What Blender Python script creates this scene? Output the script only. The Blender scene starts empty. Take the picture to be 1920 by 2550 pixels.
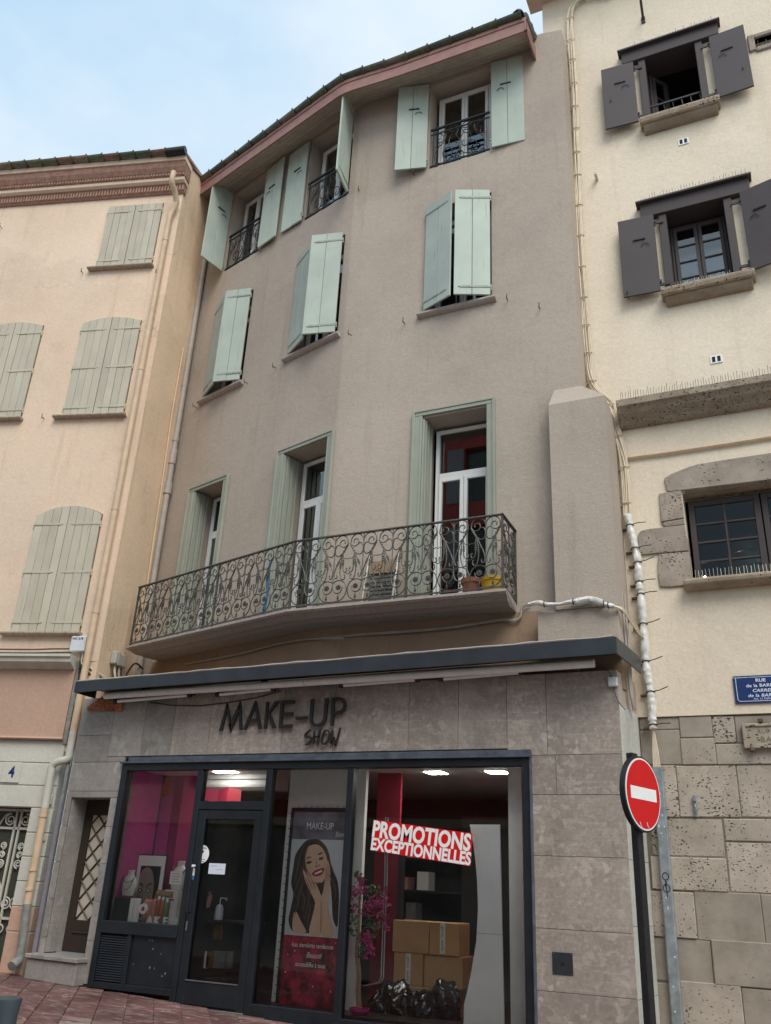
import bpy, bmesh, math, random
from mathutils import Vector, Matrix
random.seed(7)
sc = bpy.context.scene
COL = sc.collection
R = math.radians

# ------------------------------------------------------------------ camera
F_PX, PITCH, ROLL, YAW = 2143.6, R(23.683), R(2.8026), R(25.2804)   # solved from the photo's vanishing lines
CAM = Vector((0, 0, 1.6))
def _cam_axes():
    cp, sp = math.cos(PITCH), math.sin(PITCH)
    fw, up, ri = Vector((0, cp, sp)), Vector((0, -sp, cp)), Vector((1, 0, 0))
    c, s = math.cos(ROLL), math.sin(ROLL)
    ri, up = c*ri + s*up, -s*ri + c*up
    rz = Matrix.Rotation(YAW, 3, 'Z')
    return rz @ ri, rz @ up, rz @ fw
RI, UP, FW = _cam_axes()
cam_d = bpy.data.cameras.new('camera')
cam_d.sensor_fit = 'HORIZONTAL'; cam_d.sensor_width = 36; cam_d.lens = 36*F_PX/1920
cam_d.clip_start = 0.05; cam_d.clip_end = 2000
cam = bpy.data.objects.new('camera', cam_d); COL.objects.link(cam)
cam.matrix_world = Matrix(((RI.x, UP.x, -FW.x, CAM.x), (RI.y, UP.y, -FW.y, CAM.y), (RI.z, UP.z, -FW.z, CAM.z), (0, 0, 0, 1)))
sc.camera = cam
sc.render.resolution_x, sc.render.resolution_y = 771, 1024

# ------------------------------------------------------------------ sky, sun, exposure
SUN_EL, SUN_AZ = R(50), R(140)        # azimuth measured clockwise from +Y (north); the light comes from behind right
w = bpy.data.worlds.new('World'); sc.world = w; w.use_nodes = True
nt = w.node_tree; nt.nodes.clear()
out = nt.nodes.new('ShaderNodeOutputWorld'); bg = nt.nodes.new('ShaderNodeBackground')
sky = nt.nodes.new('ShaderNodeTexSky'); sky.sky_type = 'NISHITA'; sky.sun_disc = False
sky.sun_elevation = SUN_EL; sky.sun_rotation = SUN_AZ; sky.air_density = 1.2; sky.dust_density = 1.6; sky.ozone_density = 1.0
tc = nt.nodes.new('ShaderNodeTexCoord'); mp = nt.nodes.new('ShaderNodeMapping'); mp.inputs['Scale'].default_value = (1.2, 1.2, 2.2)
cn = nt.nodes.new('ShaderNodeTexNoise'); cn.inputs['Scale'].default_value = 2.3; cn.inputs['Detail'].default_value = 7; cn.inputs['Roughness'].default_value = .5
cr = nt.nodes.new('ShaderNodeValToRGB'); cr.color_ramp.elements[0].position = .38; cr.color_ramp.elements[1].position = .72
mx = nt.nodes.new('ShaderNodeMixRGB'); mx.inputs[0].default_value = .72      # thin high haze over the clear sky, whiter where clouds drift
cc_ = nt.nodes.new('ShaderNodeMixRGB'); cc_.inputs[1].default_value = (4.5, 6.6, 8.4, 1); cc_.inputs[2].default_value = (8.6, 9.2, 9.5, 1)
sh = nt.nodes.new('ShaderNodeMath'); sh.operation = 'MULTIPLY_ADD'; sh.inputs[1].default_value = .85; sh.inputs[2].default_value = .05
nt.links.new(tc.outputs['Generated'], mp.inputs[0]); nt.links.new(mp.outputs[0], cn.inputs['Vector'])
nt.links.new(cn.outputs['Fac'], cr.inputs[0]); nt.links.new(cr.outputs[0], sh.inputs[0]); nt.links.new(sh.outputs[0], cc_.inputs[0]); nt.links.new(cc_.outputs[0], mx.inputs[2])
nt.links.new(sky.outputs[0], mx.inputs[1]); nt.links.new(mx.outputs[0], bg.inputs[0]); nt.links.new(bg.outputs[0], out.inputs[0])
bg.inputs[1].default_value = 0.10
sun_d = bpy.data.lights.new('sun', 'SUN'); sun_d.energy = 1.9; sun_d.angle = R(36); sun_d.color = (1, .955, .89)
sun = bpy.data.objects.new('sun', sun_d); COL.objects.link(sun); sun.location = (6, -6, 20)
_sd = Vector((math.sin(SUN_AZ)*math.cos(SUN_EL), math.cos(SUN_AZ)*math.cos(SUN_EL), math.sin(SUN_EL)))
sun.rotation_euler = _sd.to_track_quat('Z', 'Y').to_euler()
sc.view_settings.view_transform = 'Standard'; sc.view_settings.look = 'None'; sc.view_settings.gamma = 1
sc.view_settings.use_curve_mapping = False; sc.view_settings.exposure = 0.47

# ------------------------------------------------------------------ pixel -> place helpers (photo pixels, 1920 x 2550)
def ray(x, y): return FW + RI*((x-960)/F_PX) - UP*((y-1275)/F_PX)
def hit(x, y, P, n):
    d = ray(x, y); return CAM + d*((Vector(P)-CAM).dot(n)/d.dot(n))
SLOPE = -0.042
def gz(X): return SLOPE*X                         # the street falls gently to the right
class Frame:                                      # a vertical plane: u along it (to the right), d out of it (to the street), z up
    def __init__(s, P, ang):
        s.o = Vector((P[0], P[1], 0)); s.t = Vector((math.cos(ang), math.sin(ang), 0)); s.n = Vector((math.sin(ang), -math.cos(ang), 0)); s.a = ang
    def P(s, u, d, z): return s.o + s.t*u + s.n*d + Vector((0, 0, z))
    def px(s, x, y, d=0.0):
        h = hit(x, y, s.o + s.n*d, s.n); return (h-s.o).dot(s.t), h.z
    def inv(s, p): q = Vector(p)-s.o; return q.dot(s.t), q.dot(s.n), p[2]
YS, YR, YC = 9.5, 9.75, 10.2
KX = -5.57
FS = Frame((0, YS), 0); FR = Frame((0, YR), 0); FC = Frame((0, YC), 0)
FL = Frame((KX, YR), R(25.2804-41.283)); FA = Frame((-9.40, 9.55), R(25.2804-9.434))

# ------------------------------------------------------------------ mesh helpers
WL = {}                                            # world location of every object made
class MB:
    def __init__(s): s.v = []; s.f = []; s.smooth = False
    def add(s, vs, fs):
        k = len(s.v); s.v += [Vector(p) for p in vs]; s.f += [tuple(i+k for i in f) for f in fs]; return s
    def hexa(s, p): return s.add(p, [(0,3,2,1),(4,5,6,7),(0,1,5,4),(1,2,6,5),(2,3,7,6),(3,0,4,7)])
    def box(s, fr, u0, u1, d0, d1, z0, z1):        # z0/z1 may be pairs (left,right)
        a0, b0 = z0 if isinstance(z0, tuple) else (z0, z0); a1, b1 = z1 if isinstance(z1, tuple) else (z1, z1)
        P = fr.P
        return s.hexa([P(u0,d1,a0),P(u1,d1,b0),P(u1,d0,b0),P(u0,d0,a0),P(u0,d1,a1),P(u1,d1,b1),P(u1,d0,b1),P(u0,d0,a1)])
    def prism(s, fr, poly, d0, d1):                # poly of (u,z), counter-clockwise seen from the street
        n = len(poly); vs = [fr.P(u, d1, z) for u, z in poly] + [fr.P(u, d0, z) for u, z in poly]
        return s.add(vs, [tuple(range(n)), tuple(range(2*n-1, n-1, -1))] + [(i, i+n, (i+1) % n+n, (i+1) % n) for i in range(n)])
    def profile(s, fr, prof, u0, u1):              # prof of (d,z) swept along u, closed
        n = len(prof); vs = [fr.P(u0, d, z) for d, z in prof] + [fr.P(u1, d, z) for d, z in prof]
        return s.add(vs, [tuple(range(n)), tuple(range(2*n-1, n-1, -1))] + [(i, (i+1) % n, (i+1) % n+n, i+n) for i in range(n)])
    def tube(s, pts, r, k=6, caps=True, closed=False):
        pts = [Vector(p) for p in pts]; n = len(pts)
        rr = r if isinstance(r, (list, tuple)) else [r]*n
        T = []
        for i in range(n):
            a = pts[i-1] if (i > 0 or closed) else pts[i]; b = pts[(i+1) % n] if (i < n-1 or closed) else pts[i]
            t = b-a; T.append(t.normalized() if t.length > 1e-9 else Vector((0, 0, 1)))
        ref = Vector((0, 0, 1)) if abs(T[0].z) < .9 else Vector((1, 0, 0))
        N = T[0].cross(ref).normalized(); base = len(s.v); vs = []
        for i in range(n):
            N = (N - T[i]*N.dot(T[i]))
            N = N.normalized() if N.length > 1e-6 else T[i].orthogonal().normalized()
            B = T[i].cross(N)
            for j in range(k):
                a = 2*math.pi*j/k; vs.append(pts[i] + (N*math.cos(a) + B*math.sin(a))*rr[i])
        fs = []
        for i in range(n if closed else n-1):
            for j in range(k):
                a, b = i*k+j, i*k+(j+1) % k; c, d = ((i+1) % n)*k+(j+1) % k, ((i+1) % n)*k+j
                fs.append((a, b, c, d))
        if caps and not closed: fs += [tuple(range(k-1, -1, -1)), tuple((n-1)*k+j for j in range(k))]
        s.smooth = True
        return s.add(vs, fs)
    def lathe(s, c, prof, k=16, ax=Vector((0, 0, 1))):   # prof of (r,h) about axis ax at c
        ax = ax.normalized(); N = ax.orthogonal().normalized(); B = ax.cross(N); c = Vector(c); n = len(prof)
        vs = [c + ax*h + (N*math.cos(2*math.pi*j/k) + B*math.sin(2*math.pi*j/k))*r for r, h in prof for j in range(k)]
        fs = [(i*k+j, i*k+(j+1) % k, (i+1)*k+(j+1) % k, (i+1)*k+j) for i in range(n-1) for j in range(k)]
        fs += [tuple(range(k-1, -1, -1)), tuple((n-1)*k+j for j in range(k))]
        s.smooth = True
        return s.add(vs, fs)
    def quad(s, a, b, c, d): return s.add([a, b, c, d], [(0, 1, 2, 3)])
    def mesh(s, name, mat, origin, bevel=0, smooth=None):
        me = bpy.data.meshes.new(name); me.from_pydata([v-origin for v in s.v], [], s.f)
        if bevel:
            bm = bmesh.new(); bm.from_mesh(me); bmesh.ops.remove_doubles(bm, verts=bm.verts, dist=1e-5)
            bmesh.ops.recalc_face_normals(bm, faces=bm.faces)
            bmesh.ops.bevel(bm, geom=[e for e in bm.edges if e.is_manifold and e.calc_face_angle(0) > .5], offset=bevel, segments=1, affect='EDGES', clamp_overlap=True)
            bm.to_mesh(me); bm.free()
        if mat: me.materials.append(mat)
        sm = s.smooth if smooth is None else smooth
        if sm:
            me.polygons.foreach_set('use_smooth', [True]*len(me.polygons))
            try: me.set_sharp_from_angle(angle=R(40))
            except Exception: pass
        return me
    def build(s, name, mat, parent=None, bevel=0, smooth=None, origin=None):
        if origin is None:
            if parent is not None: origin = WL[parent]
            else:
                n = len(s.v); origin = Vector((sum(v.x for v in s.v)/n, sum(v.y for v in s.v)/n, min(v.z for v in s.v)))
        me = s.mesh(name, mat, origin, bevel, smooth)
        o = bpy.data.objects.new(name, me); COL.objects.link(o)
        if parent is not None:
            o.parent = parent; o.location = origin - WL[parent]
        else: o.location = origin
        WL[o] = origin.copy()
        return o
def tag(o, label=None, cat=None, group=None, kind=None):
    if label: o['label'] = label
    if cat: o['category'] = cat
    if group: o['group'] = group
    if kind: o['kind'] = kind
    return o
def thing(name, loc, label, cat, group=None):
    o = bpy.data.objects.new(name, None); COL.objects.link(o); o.location = Vector(loc); o.empty_display_size = .1
    WL[o] = Vector(loc); return tag(o, label, cat, group)
def inst(me, name, mat4, parent):                  # a copy that shares mesh data; mat4 is in world space
    o = bpy.data.objects.new(name, me); COL.objects.link(o); o.parent = parent
    o.matrix_local = Matrix.Translation(-WL[parent]) @ mat4 if parent else mat4
    WL[o] = mat4.translation.copy(); return o
def fmat(fr, u, d, z, sx=1, sy=1, sz=1):           # local x->u, y->into wall (-n), z->z
    p = fr.P(u, d, z); m = Matrix(((fr.t.x*sx, -fr.n.x*sy, 0, p.x), (fr.t.y*sx, -fr.n.y*sy, 0, p.y), (0, 0, sz, p.z), (0, 0, 0, 1)))
    return m
def text_mb(txt, fr, u, z, d, size, depth=.002, sx=1.0, shear=0.0, bold=0.0, align='CENTER', rot=0.0, space=1.0):
    cu = bpy.data.curves.new('lettering', 'FONT'); cu.body = txt; cu.size = size; cu.extrude = 0; cu.align_x = align
    cu.offset = bold; cu.shear = shear; cu.resolution_u = 3; cu.space_character = space
    ob = bpy.data.objects.new('lettering', cu); COL.objects.link(ob)
    bpy.context.view_layer.update()
    me = bpy.data.meshes.new_from_object(ob.evaluated_get(bpy.context.evaluated_depsgraph_get()))
    bpy.data.objects.remove(ob); bpy.data.curves.remove(cu)
    mb = MB(); c, s_ = math.cos(rot), math.sin(rot)
    mb.add([fr.P(u + (v.co.x*sx*c - v.co.y*s_), d, z + (v.co.x*sx*s_ + v.co.y*c)) for v in me.vertices], [tuple(p.vertices) for p in me.polygons])
    bpy.data.meshes.remove(me)
    return mb
def spiral(cx, cz, r0, r1, a0, turns, n=22):       # points (x,z) from radius r0 at angle a0 winding to r1
    return [(cx + (r0+(r1-r0)*i/n)*math.cos(a0+turns*2*math.pi*i/n), cz + (r0+(r1-r0)*i/n)*math.sin(a0+turns*2*math.pi*i/n)) for i in range(n+1)]
def bez(p0, p1, p2, p3, n=10):
    o = []
    for i in range(n+1):
        t = i/n; a = (1-t)**3; b = 3*(1-t)**2*t; c = 3*(1-t)*t*t; d = t**3
        o.append(tuple(a*p0[k]+b*p1[k]+c*p2[k]+d*p3[k] for k in range(len(p0))))
    return o
def smoothpts(pts, n=6):                           # Catmull-Rom through 2D/3D points
    o = []; P = [pts[0]]+list(pts)+[pts[-1]]
    for i in range(1, len(P)-2):
        for j in range(n):
            t = j/n
            o.append(tuple(.5*(2*P[i][k]+(P[i+1][k]-P[i-1][k])*t+(2*P[i-1][k]-5*P[i][k]+4*P[i+1][k]-P[i+2][k])*t*t+(3*P[i][k]-P[i-1][k]-3*P[i+1][k]+P[i+2][k])*t**3) for k in range(len(pts[0]))))
    o.append(tuple(pts[-1])); return o

# ------------------------------------------------------------------ materials
MATS = {}
def N(nt, t, **kw):
    n = nt.nodes.new(t)
    for k, v in kw.items(): setattr(n, k, v)
    return n
def base_mat(name, rough=.8, metal=0.0, spec=.5):
    m = bpy.data.materials.new(name); m.use_nodes = True; nt = m.node_tree; b = nt.nodes['Principled BSDF']
    b.inputs['Roughness'].default_value = rough; b.inputs['Metallic'].default_value = metal
    b.inputs['Specular IOR Level'].default_value = spec
    MATS[name] = m; return m, nt, b
def pos(nt, scale=(1, 1, 1)):
    g = N(nt, 'ShaderNodeNewGeometry'); mp = N(nt, 'ShaderNodeMapping'); mp.inputs['Scale'].default_value = scale
    nt.links.new(g.outputs['Position'], mp.inputs[0]); return mp.outputs[0]
def noise(nt, vec, scale, detail=4, rough=.55):
    n = N(nt, 'ShaderNodeTexNoise'); n.inputs['Scale'].default_value = scale; n.inputs['Detail'].default_value = detail; n.inputs['Roughness'].default_value = rough
    nt.links.new(vec, n.inputs['Vector']); return n.outputs['Fac']
def ramp(nt, fac, stops):
    r = N(nt, 'ShaderNodeValToRGB'); e = r.color_ramp.elements
    while len(e) < len(stops): e.new(.5)
    for i, (p, c) in enumerate(stops):
        e[i].position = p; e[i].color = (c[0], c[1], c[2], 1) if not isinstance(c, (int, float)) else (c, c, c, 1)
    nt.links.new(fac, r.inputs[0]); return r.outputs[0]
def mixc(nt, a, b, fac, mode='MIX'):
    m = N(nt, 'ShaderNodeMixRGB', blend_type=mode)
    for i, v in ((0, fac), (1, a), (2, b)):
        if isinstance(v, (int, float)): m.inputs[i].default_value = v if i == 0 else (v, v, v, 1)
        elif isinstance(v, tuple): m.inputs[i].default_value = (v[0], v[1], v[2], 1)
        else: nt.links.new(v, m.inputs[i])
    return m.outputs[0]
def bump(nt, b, h, strength=.3, dist=.01, prev=None):
    bp = N(nt, 'ShaderNodeBump'); bp.inputs['Strength'].default_value = strength; bp.inputs['Distance'].default_value = dist
    nt.links.new(h, bp.inputs['Height'])
    if prev is not None: nt.links.new(prev, bp.inputs['Normal'])
    nt.links.new(bp.outputs[0], b.inputs['Normal']); return bp.outputs[0]
def c_(r, g, b):                                   # sRGB 0..255 -> linear
    f = lambda v: ((v/255+.055)/1.055)**2.4 if v > 10 else v/255/12.92
    return (f(r), f(g), f(b))
def plain(name, col, rough=.6, metal=0.0, var=.12, nscale=8, bmp=0.0, bscale=60, spec=.5, rnd=0.0):
    m, nt, b = base_mat(name, rough, metal, spec); p = pos(nt)
    f = noise(nt, p, nscale, 5)
    lo = tuple(c*(1-var) for c in col); hi = tuple(min(1, c*(1+var)) for c in col)
    c = ramp(nt, f, [(.3, lo), (.7, hi)])
    if rnd:
        oi = N(nt, 'ShaderNodeObjectInfo'); v = ramp(nt, oi.outputs['Random'], [(0, 1-rnd), (1, 1+rnd)]); c = mixc(nt, c, v, 1.0, 'MULTIPLY')
    nt.links.new(c, b.inputs['Base Color'])
    if bmp: bump(nt, b, noise(nt, p, bscale, 3), bmp, .004)
    return m
def plaster(name, col, stain=(.75, .72, .68), stain_amt=.5, grain=55, gs=.5, streak=True, tint=None, crack=0.0):
    m, nt, b = base_mat(name, .92, 0, .2); p = pos(nt)
    big = ramp(nt, noise(nt, p, .55, 6, .6), [(.28, tuple(c*.87 for c in col)), (.5, col), (.75, tuple(min(1, c*1.07) for c in col))])
    if tint: big = mixc(nt, big, tint, ramp(nt, noise(nt, pos(nt, (1, 1, .5)), .9, 5), [(.45, 0.0), (.8, .75)]))
    fine = ramp(nt, noise(nt, p, 26, 5, .7), [(.25, .88), (.75, 1.08)])
    c = mixc(nt, big, fine, 1.0, 'MULTIPLY')
    if streak:
        st = noise(nt, pos(nt, (3.2, 3.2, .22)), 1.6, 6, .65)
        c = mixc(nt, c, stain, ramp(nt, st, [(.56, 0.0), (.85, stain_amt)]), 'MULTIPLY')
        bl = noise(nt, p, 1.7, 7, .7)
        c = mixc(nt, c, tuple(x*1.0 for x in stain), ramp(nt, bl, [(.58, 0.0), (.8, stain_amt*.7)]), 'MULTIPLY')
    wob = N(nt, 'ShaderNodeTexNoise'); wob.inputs['Scale'].default_value = 2.2; wob.inputs['Detail'].default_value = 5; nt.links.new(p, wob.inputs['Vector'])
    ck = N(nt, 'ShaderNodeTexVoronoi', feature='DISTANCE_TO_EDGE'); ck.inputs['Scale'].default_value = .55; nt.links.new(mixc(nt, p, wob.outputs['Color'], .45), ck.inputs['Vector'])
    cm_ = mixc(nt, ramp(nt, ck.outputs['Distance'], [(.0, crack), (.004, 0.0)]), ramp(nt, noise(nt, p, .8, 3), [(.5, 0.0), (.6, 1.0)]), 1.0, 'MULTIPLY'); c = mixc(nt, c, tuple(x*.62 for x in col), cm_ if crack else 0.0)
    vp_ = N(nt, 'ShaderNodeTexVoronoi', feature='F1'); vp_.inputs['Scale'].default_value = .42; nt.links.new(mixc(nt, p, wob.outputs['Color'], .6), vp_.inputs['Vector'])
    c = mixc(nt, c, ramp(nt, vp_.outputs['Color'], [(.2, .95), (.8, 1.05)]), 1.0, 'MULTIPLY')
    nt.links.new(c, b.inputs['Base Color'])
    h1 = noise(nt, p, grain, 3, .6); h2 = noise(nt, p, 9, 3)
    n1 = bump(nt, b, h2, .25, .02); bump(nt, b, h1, gs, .006, n1)
    return m
def painted_wood(name, col, wear=(.3, .27, .22), amt=.6, rnd=.06):
    m, nt, b = base_mat(name, .62, 0, .35)
    oi = N(nt, 'ShaderNodeObjectInfo')
    g = N(nt, 'ShaderNodeNewGeometry'); ad = N(nt, 'ShaderNodeVectorMath', operation='ADD'); cmb = N(nt, 'ShaderNodeCombineXYZ')
    mul = N(nt, 'ShaderNodeMath', operation='MULTIPLY'); mul.inputs[1].default_value = 37
    nt.links.new(oi.outputs['Random'], mul.inputs[0])
    for i in range(3): nt.links.new(mul.outputs[0], cmb.inputs[i])
    nt.links.new(g.outputs['Position'], ad.inputs[0]); nt.links.new(cmb.outputs[0], ad.inputs[1])
    mp = N(nt, 'ShaderNodeMapping'); mp.inputs['Scale'].default_value = (14, 14, .8); nt.links.new(ad.outputs[0], mp.inputs[0])
    grain = noise(nt, mp.outputs[0], 2.2, 6, .6)
    soft = noise(nt, ad.outputs[0], 2.0, 4)
    c = ramp(nt, soft, [(.3, tuple(x*.9 for x in col)), (.7, tuple(min(1, x*1.06) for x in col))])
    v = ramp(nt, oi.outputs['Random'], [(0, 1-rnd), (1, 1+rnd)]); c = mixc(nt, c, v, 1.0, 'MULTIPLY')
    c = mixc(nt, c, wear, ramp(nt, grain, [(.61, 0.0), (.72, amt)]))
    nt.links.new(c, b.inputs['Base Color']); bump(nt, b, grain, .25, .004)
    return m
def marble(name, c0, c1, c2, scale=9, gloss=.45):
    m, nt, b = base_mat(name, gloss, 0, .4)
    oi = N(nt, 'ShaderNodeObjectInfo'); g = N(nt, 'ShaderNodeNewGeometry'); ad = N(nt, 'ShaderNodeVectorMath', operation='ADD')
    sc_ = N(nt, 'ShaderNodeVectorMath', operation='SCALE'); sc_.inputs['Scale'].default_value = 3.0
    cm = N(nt, 'ShaderNodeCombineXYZ'); [nt.links.new(oi.outputs['Random'], cm.inputs[i]) for i in range(3)]
    nt.links.new(cm.outputs[0], sc_.inputs[0]); nt.links.new(g.outputs['Position'], ad.inputs[0]); nt.links.new(sc_.outputs[0], ad.inputs[1])
    v = ad.outputs[0]
    nz = N(nt, 'ShaderNodeTexNoise'); nz.inputs['Scale'].default_value = 5; nz.inputs['Detail'].default_value = 4; nt.links.new(v, nz.inputs['Vector'])
    dv = mixc(nt, v, nz.outputs['Color'], .22)
    vo = N(nt, 'ShaderNodeTexVoronoi', feature='F1'); vo.inputs['Scale'].default_value = scale*1.4; nt.links.new(dv, vo.inputs['Vector'])
    ve = N(nt, 'ShaderNodeTexVoronoi', feature='DISTANCE_TO_EDGE'); ve.inputs['Scale'].default_value = scale*1.4; nt.links.new(dv, ve.inputs['Vector'])
    cell = ramp(nt, vo.outputs['Color'], [(.1, c0), (.55, c1), (.95, c2)])
    mud = ramp(nt, noise(nt, v, 24, 8, .75), [(.3, c0), (.56, c1), (.74, c2)])
    mask = ramp(nt, noise(nt, v, 1.1, 4), [(.38, .15), (.6, 1.0)])
    edge = ramp(nt, ve.outputs['Distance'], [(.01, .0), (.15, .68)])
    c = mixc(nt, mud, cell, edge); c = mixc(nt, mud, c, mask)
    mp2 = N(nt, 'ShaderNodeMapping'); mp2.inputs['Rotation'].default_value = (0, R(38), 0); mp2.inputs['Scale'].default_value = (1.2, 1, 26); nt.links.new(g.outputs['Position'], mp2.inputs[0])
    c = mixc(nt, c, c2, ramp(nt, noise(nt, mp2.outputs[0], 1.4, 5, .6), [(.56, 0.0), (.74, .38)]))          # saw marks left in the stone
    c = mixc(nt, c, c2, ramp(nt, noise(nt, g.outputs['Position'], .9, 4), [(.56, 0.0), (.8, .5)]))             # chalky bloom
    rv = ramp(nt, oi.outputs['Random'], [(0, .86), (1, 1.12)]); c = mixc(nt, c, rv, 1.0, 'MULTIPLY')
    dirt = ramp(nt, noise(nt, pos(nt, (2, 2, .5)), 1.3, 6), [(.5, 1.0), (.8, .72)]); c = mixc(nt, c, dirt, 1.0, 'MULTIPLY')
    pits = ramp(nt, noise(nt, v, 38, 2), [(.72, 1.0), (.78, .45)]); c = mixc(nt, c, pits, 1.0, 'MULTIPLY')
    nt.links.new(c, b.inputs['Base Color']); bump(nt, b, noise(nt, v, 60, 3), .12, .003)
    return m
def travertine(name, c0, c1, holes=.6, rnd=.12, hs=22):
    m, nt, b = base_mat(name, .85, 0, .25)
    oi = N(nt, 'ShaderNodeObjectInfo'); g = N(nt, 'ShaderNodeNewGeometry'); ad = N(nt, 'ShaderNodeVectorMath', operation='ADD')
    sc_ = N(nt, 'ShaderNodeVectorMath', operation='SCALE'); sc_.inputs['Scale'].default_value = 9.0
    cm = N(nt, 'ShaderNodeCombineXYZ'); [nt.links.new(oi.outputs['Random'], cm.inputs[i]) for i in range(3)]
    nt.links.new(cm.outputs[0], sc_.inputs[0]); nt.links.new(g.outputs['Position'], ad.inputs[0]); nt.links.new(sc_.outputs[0], ad.inputs[1])
    v = ad.outputs[0]
    c = ramp(nt, noise(nt, v, 3.2, 7, .62), [(.3, c0), (.68, c1)])
    rv = ramp(nt, oi.outputs['Random'], [(0, 1-rnd), (1, 1+rnd)]); c = mixc(nt, c, rv, 1.0, 'MULTIPLY')
    mp = N(nt, 'ShaderNodeMapping'); mp.inputs['Scale'].default_value = (1, 1, 1.6); nt.links.new(v, mp.inputs[0])
    h = noise(nt, mp.outputs[0], hs, 3, .5); where = noise(nt, v, 2.1, 3)
    # threshold rises where the stone is dense
    mm = N(nt, 'ShaderNodeMath', operation='MULTIPLY_ADD'); mm.inputs[1].default_value = .32; nt.links.new(where, mm.inputs[0]); nt.links.new(h, mm.inputs[2])
    rr = N(nt, 'ShaderNodeMath', operation='MULTIPLY_ADD'); rr.inputs[1].default_value = .16; nt.links.new(oi.outputs['Random'], rr.inputs[0]); nt.links.new(mm.outputs[0], rr.inputs[2])
    hole = ramp(nt, rr.outputs[0], [(.865-.1*(holes-.6), 0.0), (.905-.1*(holes-.6), 1.0)])
    c = mixc(nt, c, tuple(x*.22 for x in c0), hole)
    nt.links.new(c, b.inputs['Base Color'])
    n1 = bump(nt, b, noise(nt, v, 30, 4), .3, .006)
    inv = N(nt, 'ShaderNodeMath', operation='SUBTRACT'); inv.inputs[0].default_value = 1; nt.links.new(hole, inv.inputs[1])
    bump(nt, b, inv.outputs[0], .8, .015, n1)
    return m
def glass(name, tint=(.9, .95, .95), ior=1.5, rough=.0, boost=1.0):
    m = bpy.data.materials.new(name); m.use_nodes = True; nt = m.node_tree; nt.nodes.clear()
    o = N(nt, 'ShaderNodeOutputMaterial'); t = N(nt, 'ShaderNodeBsdfTransparent'); g = N(nt, 'ShaderNodeBsdfGlossy'); x = N(nt, 'ShaderNodeMixShader'); f = N(nt, 'ShaderNodeFresnel')
    t.inputs[0].default_value = (*tint, 1); g.inputs['Roughness'].default_value = rough; f.inputs[0].default_value = ior
    ml = N(nt, 'ShaderNodeMath', operation='MULTIPLY'); ml.inputs[1].default_value = boost; ml.use_clamp = True
    nt.links.new(f.outputs[0], ml.inputs[0]); nt.links.new(ml.outputs[0], x.inputs[0])
    nt.links.new(t.outputs[0], x.inputs[1]); nt.links.new(g.outputs[0], x.inputs[2]); nt.links.new(x.outputs[0], o.inputs[0])
    MATS[name] = m; return m
def emit(name, col, s):
    m, nt, b = base_mat(name, .5); b.inputs['Base Color'].default_value = (*col, 1); b.inputs['Emission Color'].default_value = (*col, 1); b.inputs['Emission Strength'].default_value = s; return m

def veined(name, c0, c1, c2):
    m, nt, b = base_mat(name, .55, 0, .35); oi = N(nt, 'ShaderNodeObjectInfo'); g = N(nt, 'ShaderNodeNewGeometry'); ad = N(nt, 'ShaderNodeVectorMath', operation='ADD')
    sc_ = N(nt, 'ShaderNodeVectorMath', operation='SCALE'); sc_.inputs['Scale'].default_value = 7.0; cm = N(nt, 'ShaderNodeCombineXYZ'); [nt.links.new(oi.outputs['Random'], cm.inputs[i]) for i in range(3)]
    nt.links.new(cm.outputs[0], sc_.inputs[0]); nt.links.new(g.outputs['Position'], ad.inputs[0]); nt.links.new(sc_.outputs[0], ad.inputs[1])
    mp = N(nt, 'ShaderNodeMapping'); mp.inputs['Rotation'].default_value = (0, 0, R(-38)); mp.inputs['Scale'].default_value = (1.6, 5.5, 1); nt.links.new(ad.outputs[0], mp.inputs[0])
    c = ramp(nt, noise(nt, ad.outputs[0], 4, 6, .65), [(.3, c0), (.7, c1)])
    v = noise(nt, mp.outputs[0], 2.6, 7, .62); c = mixc(nt, c, c2, ramp(nt, v, [(.55, 0.0), (.60, .75), (.64, .1)]))
    mp3 = N(nt, 'ShaderNodeMapping'); mp3.inputs['Rotation'].default_value = (0, 0, R(-62)); mp3.inputs['Scale'].default_value = (.5, 2.6, 1); nt.links.new(g.outputs['Position'], mp3.inputs[0]); c = mixc(nt, c, c2, ramp(nt, noise(nt, mp3.outputs[0], 1.5, 7, .65), [(.54, 0.0), (.70, .55)]))
    c = mixc(nt, c, ramp(nt, oi.outputs['Random'], [(0, .82), (1, 1.15)]), 1.0, 'MULTIPLY')
    c = mixc(nt, c, ramp(nt, noise(nt, pos(nt), 1.2, 6, .7), [(.35, .68), (.65, 1.08)]), 1.0, 'MULTIPLY')
    nt.links.new(c, b.inputs['Base Color']); bump(nt, b, noise(nt, ad.outputs[0], 45, 3), .15, .003); return m
def glazed_mat(name, cols):
    m, nt, b = base_mat(name, .35); oi = N(nt, 'ShaderNodeObjectInfo'); p = pos(nt); n = len(cols)
    c = ramp(nt, oi.outputs['Random'], [(i/n, c) for i, c in enumerate(cols)]); [x for x in nt.nodes if x.type == 'VALTORGB'][-1].color_ramp.interpolation = 'CONSTANT'
    c = mixc(nt, c, ramp(nt, noise(nt, p, 16, 5), [(.3, .55), (.7, 1.25)]), 1.0, 'MULTIPLY'); nt.links.new(c, b.inputs['Base Color']); bump(nt, b, noise(nt, p, 30, 3), .2, .004); return m
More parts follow.
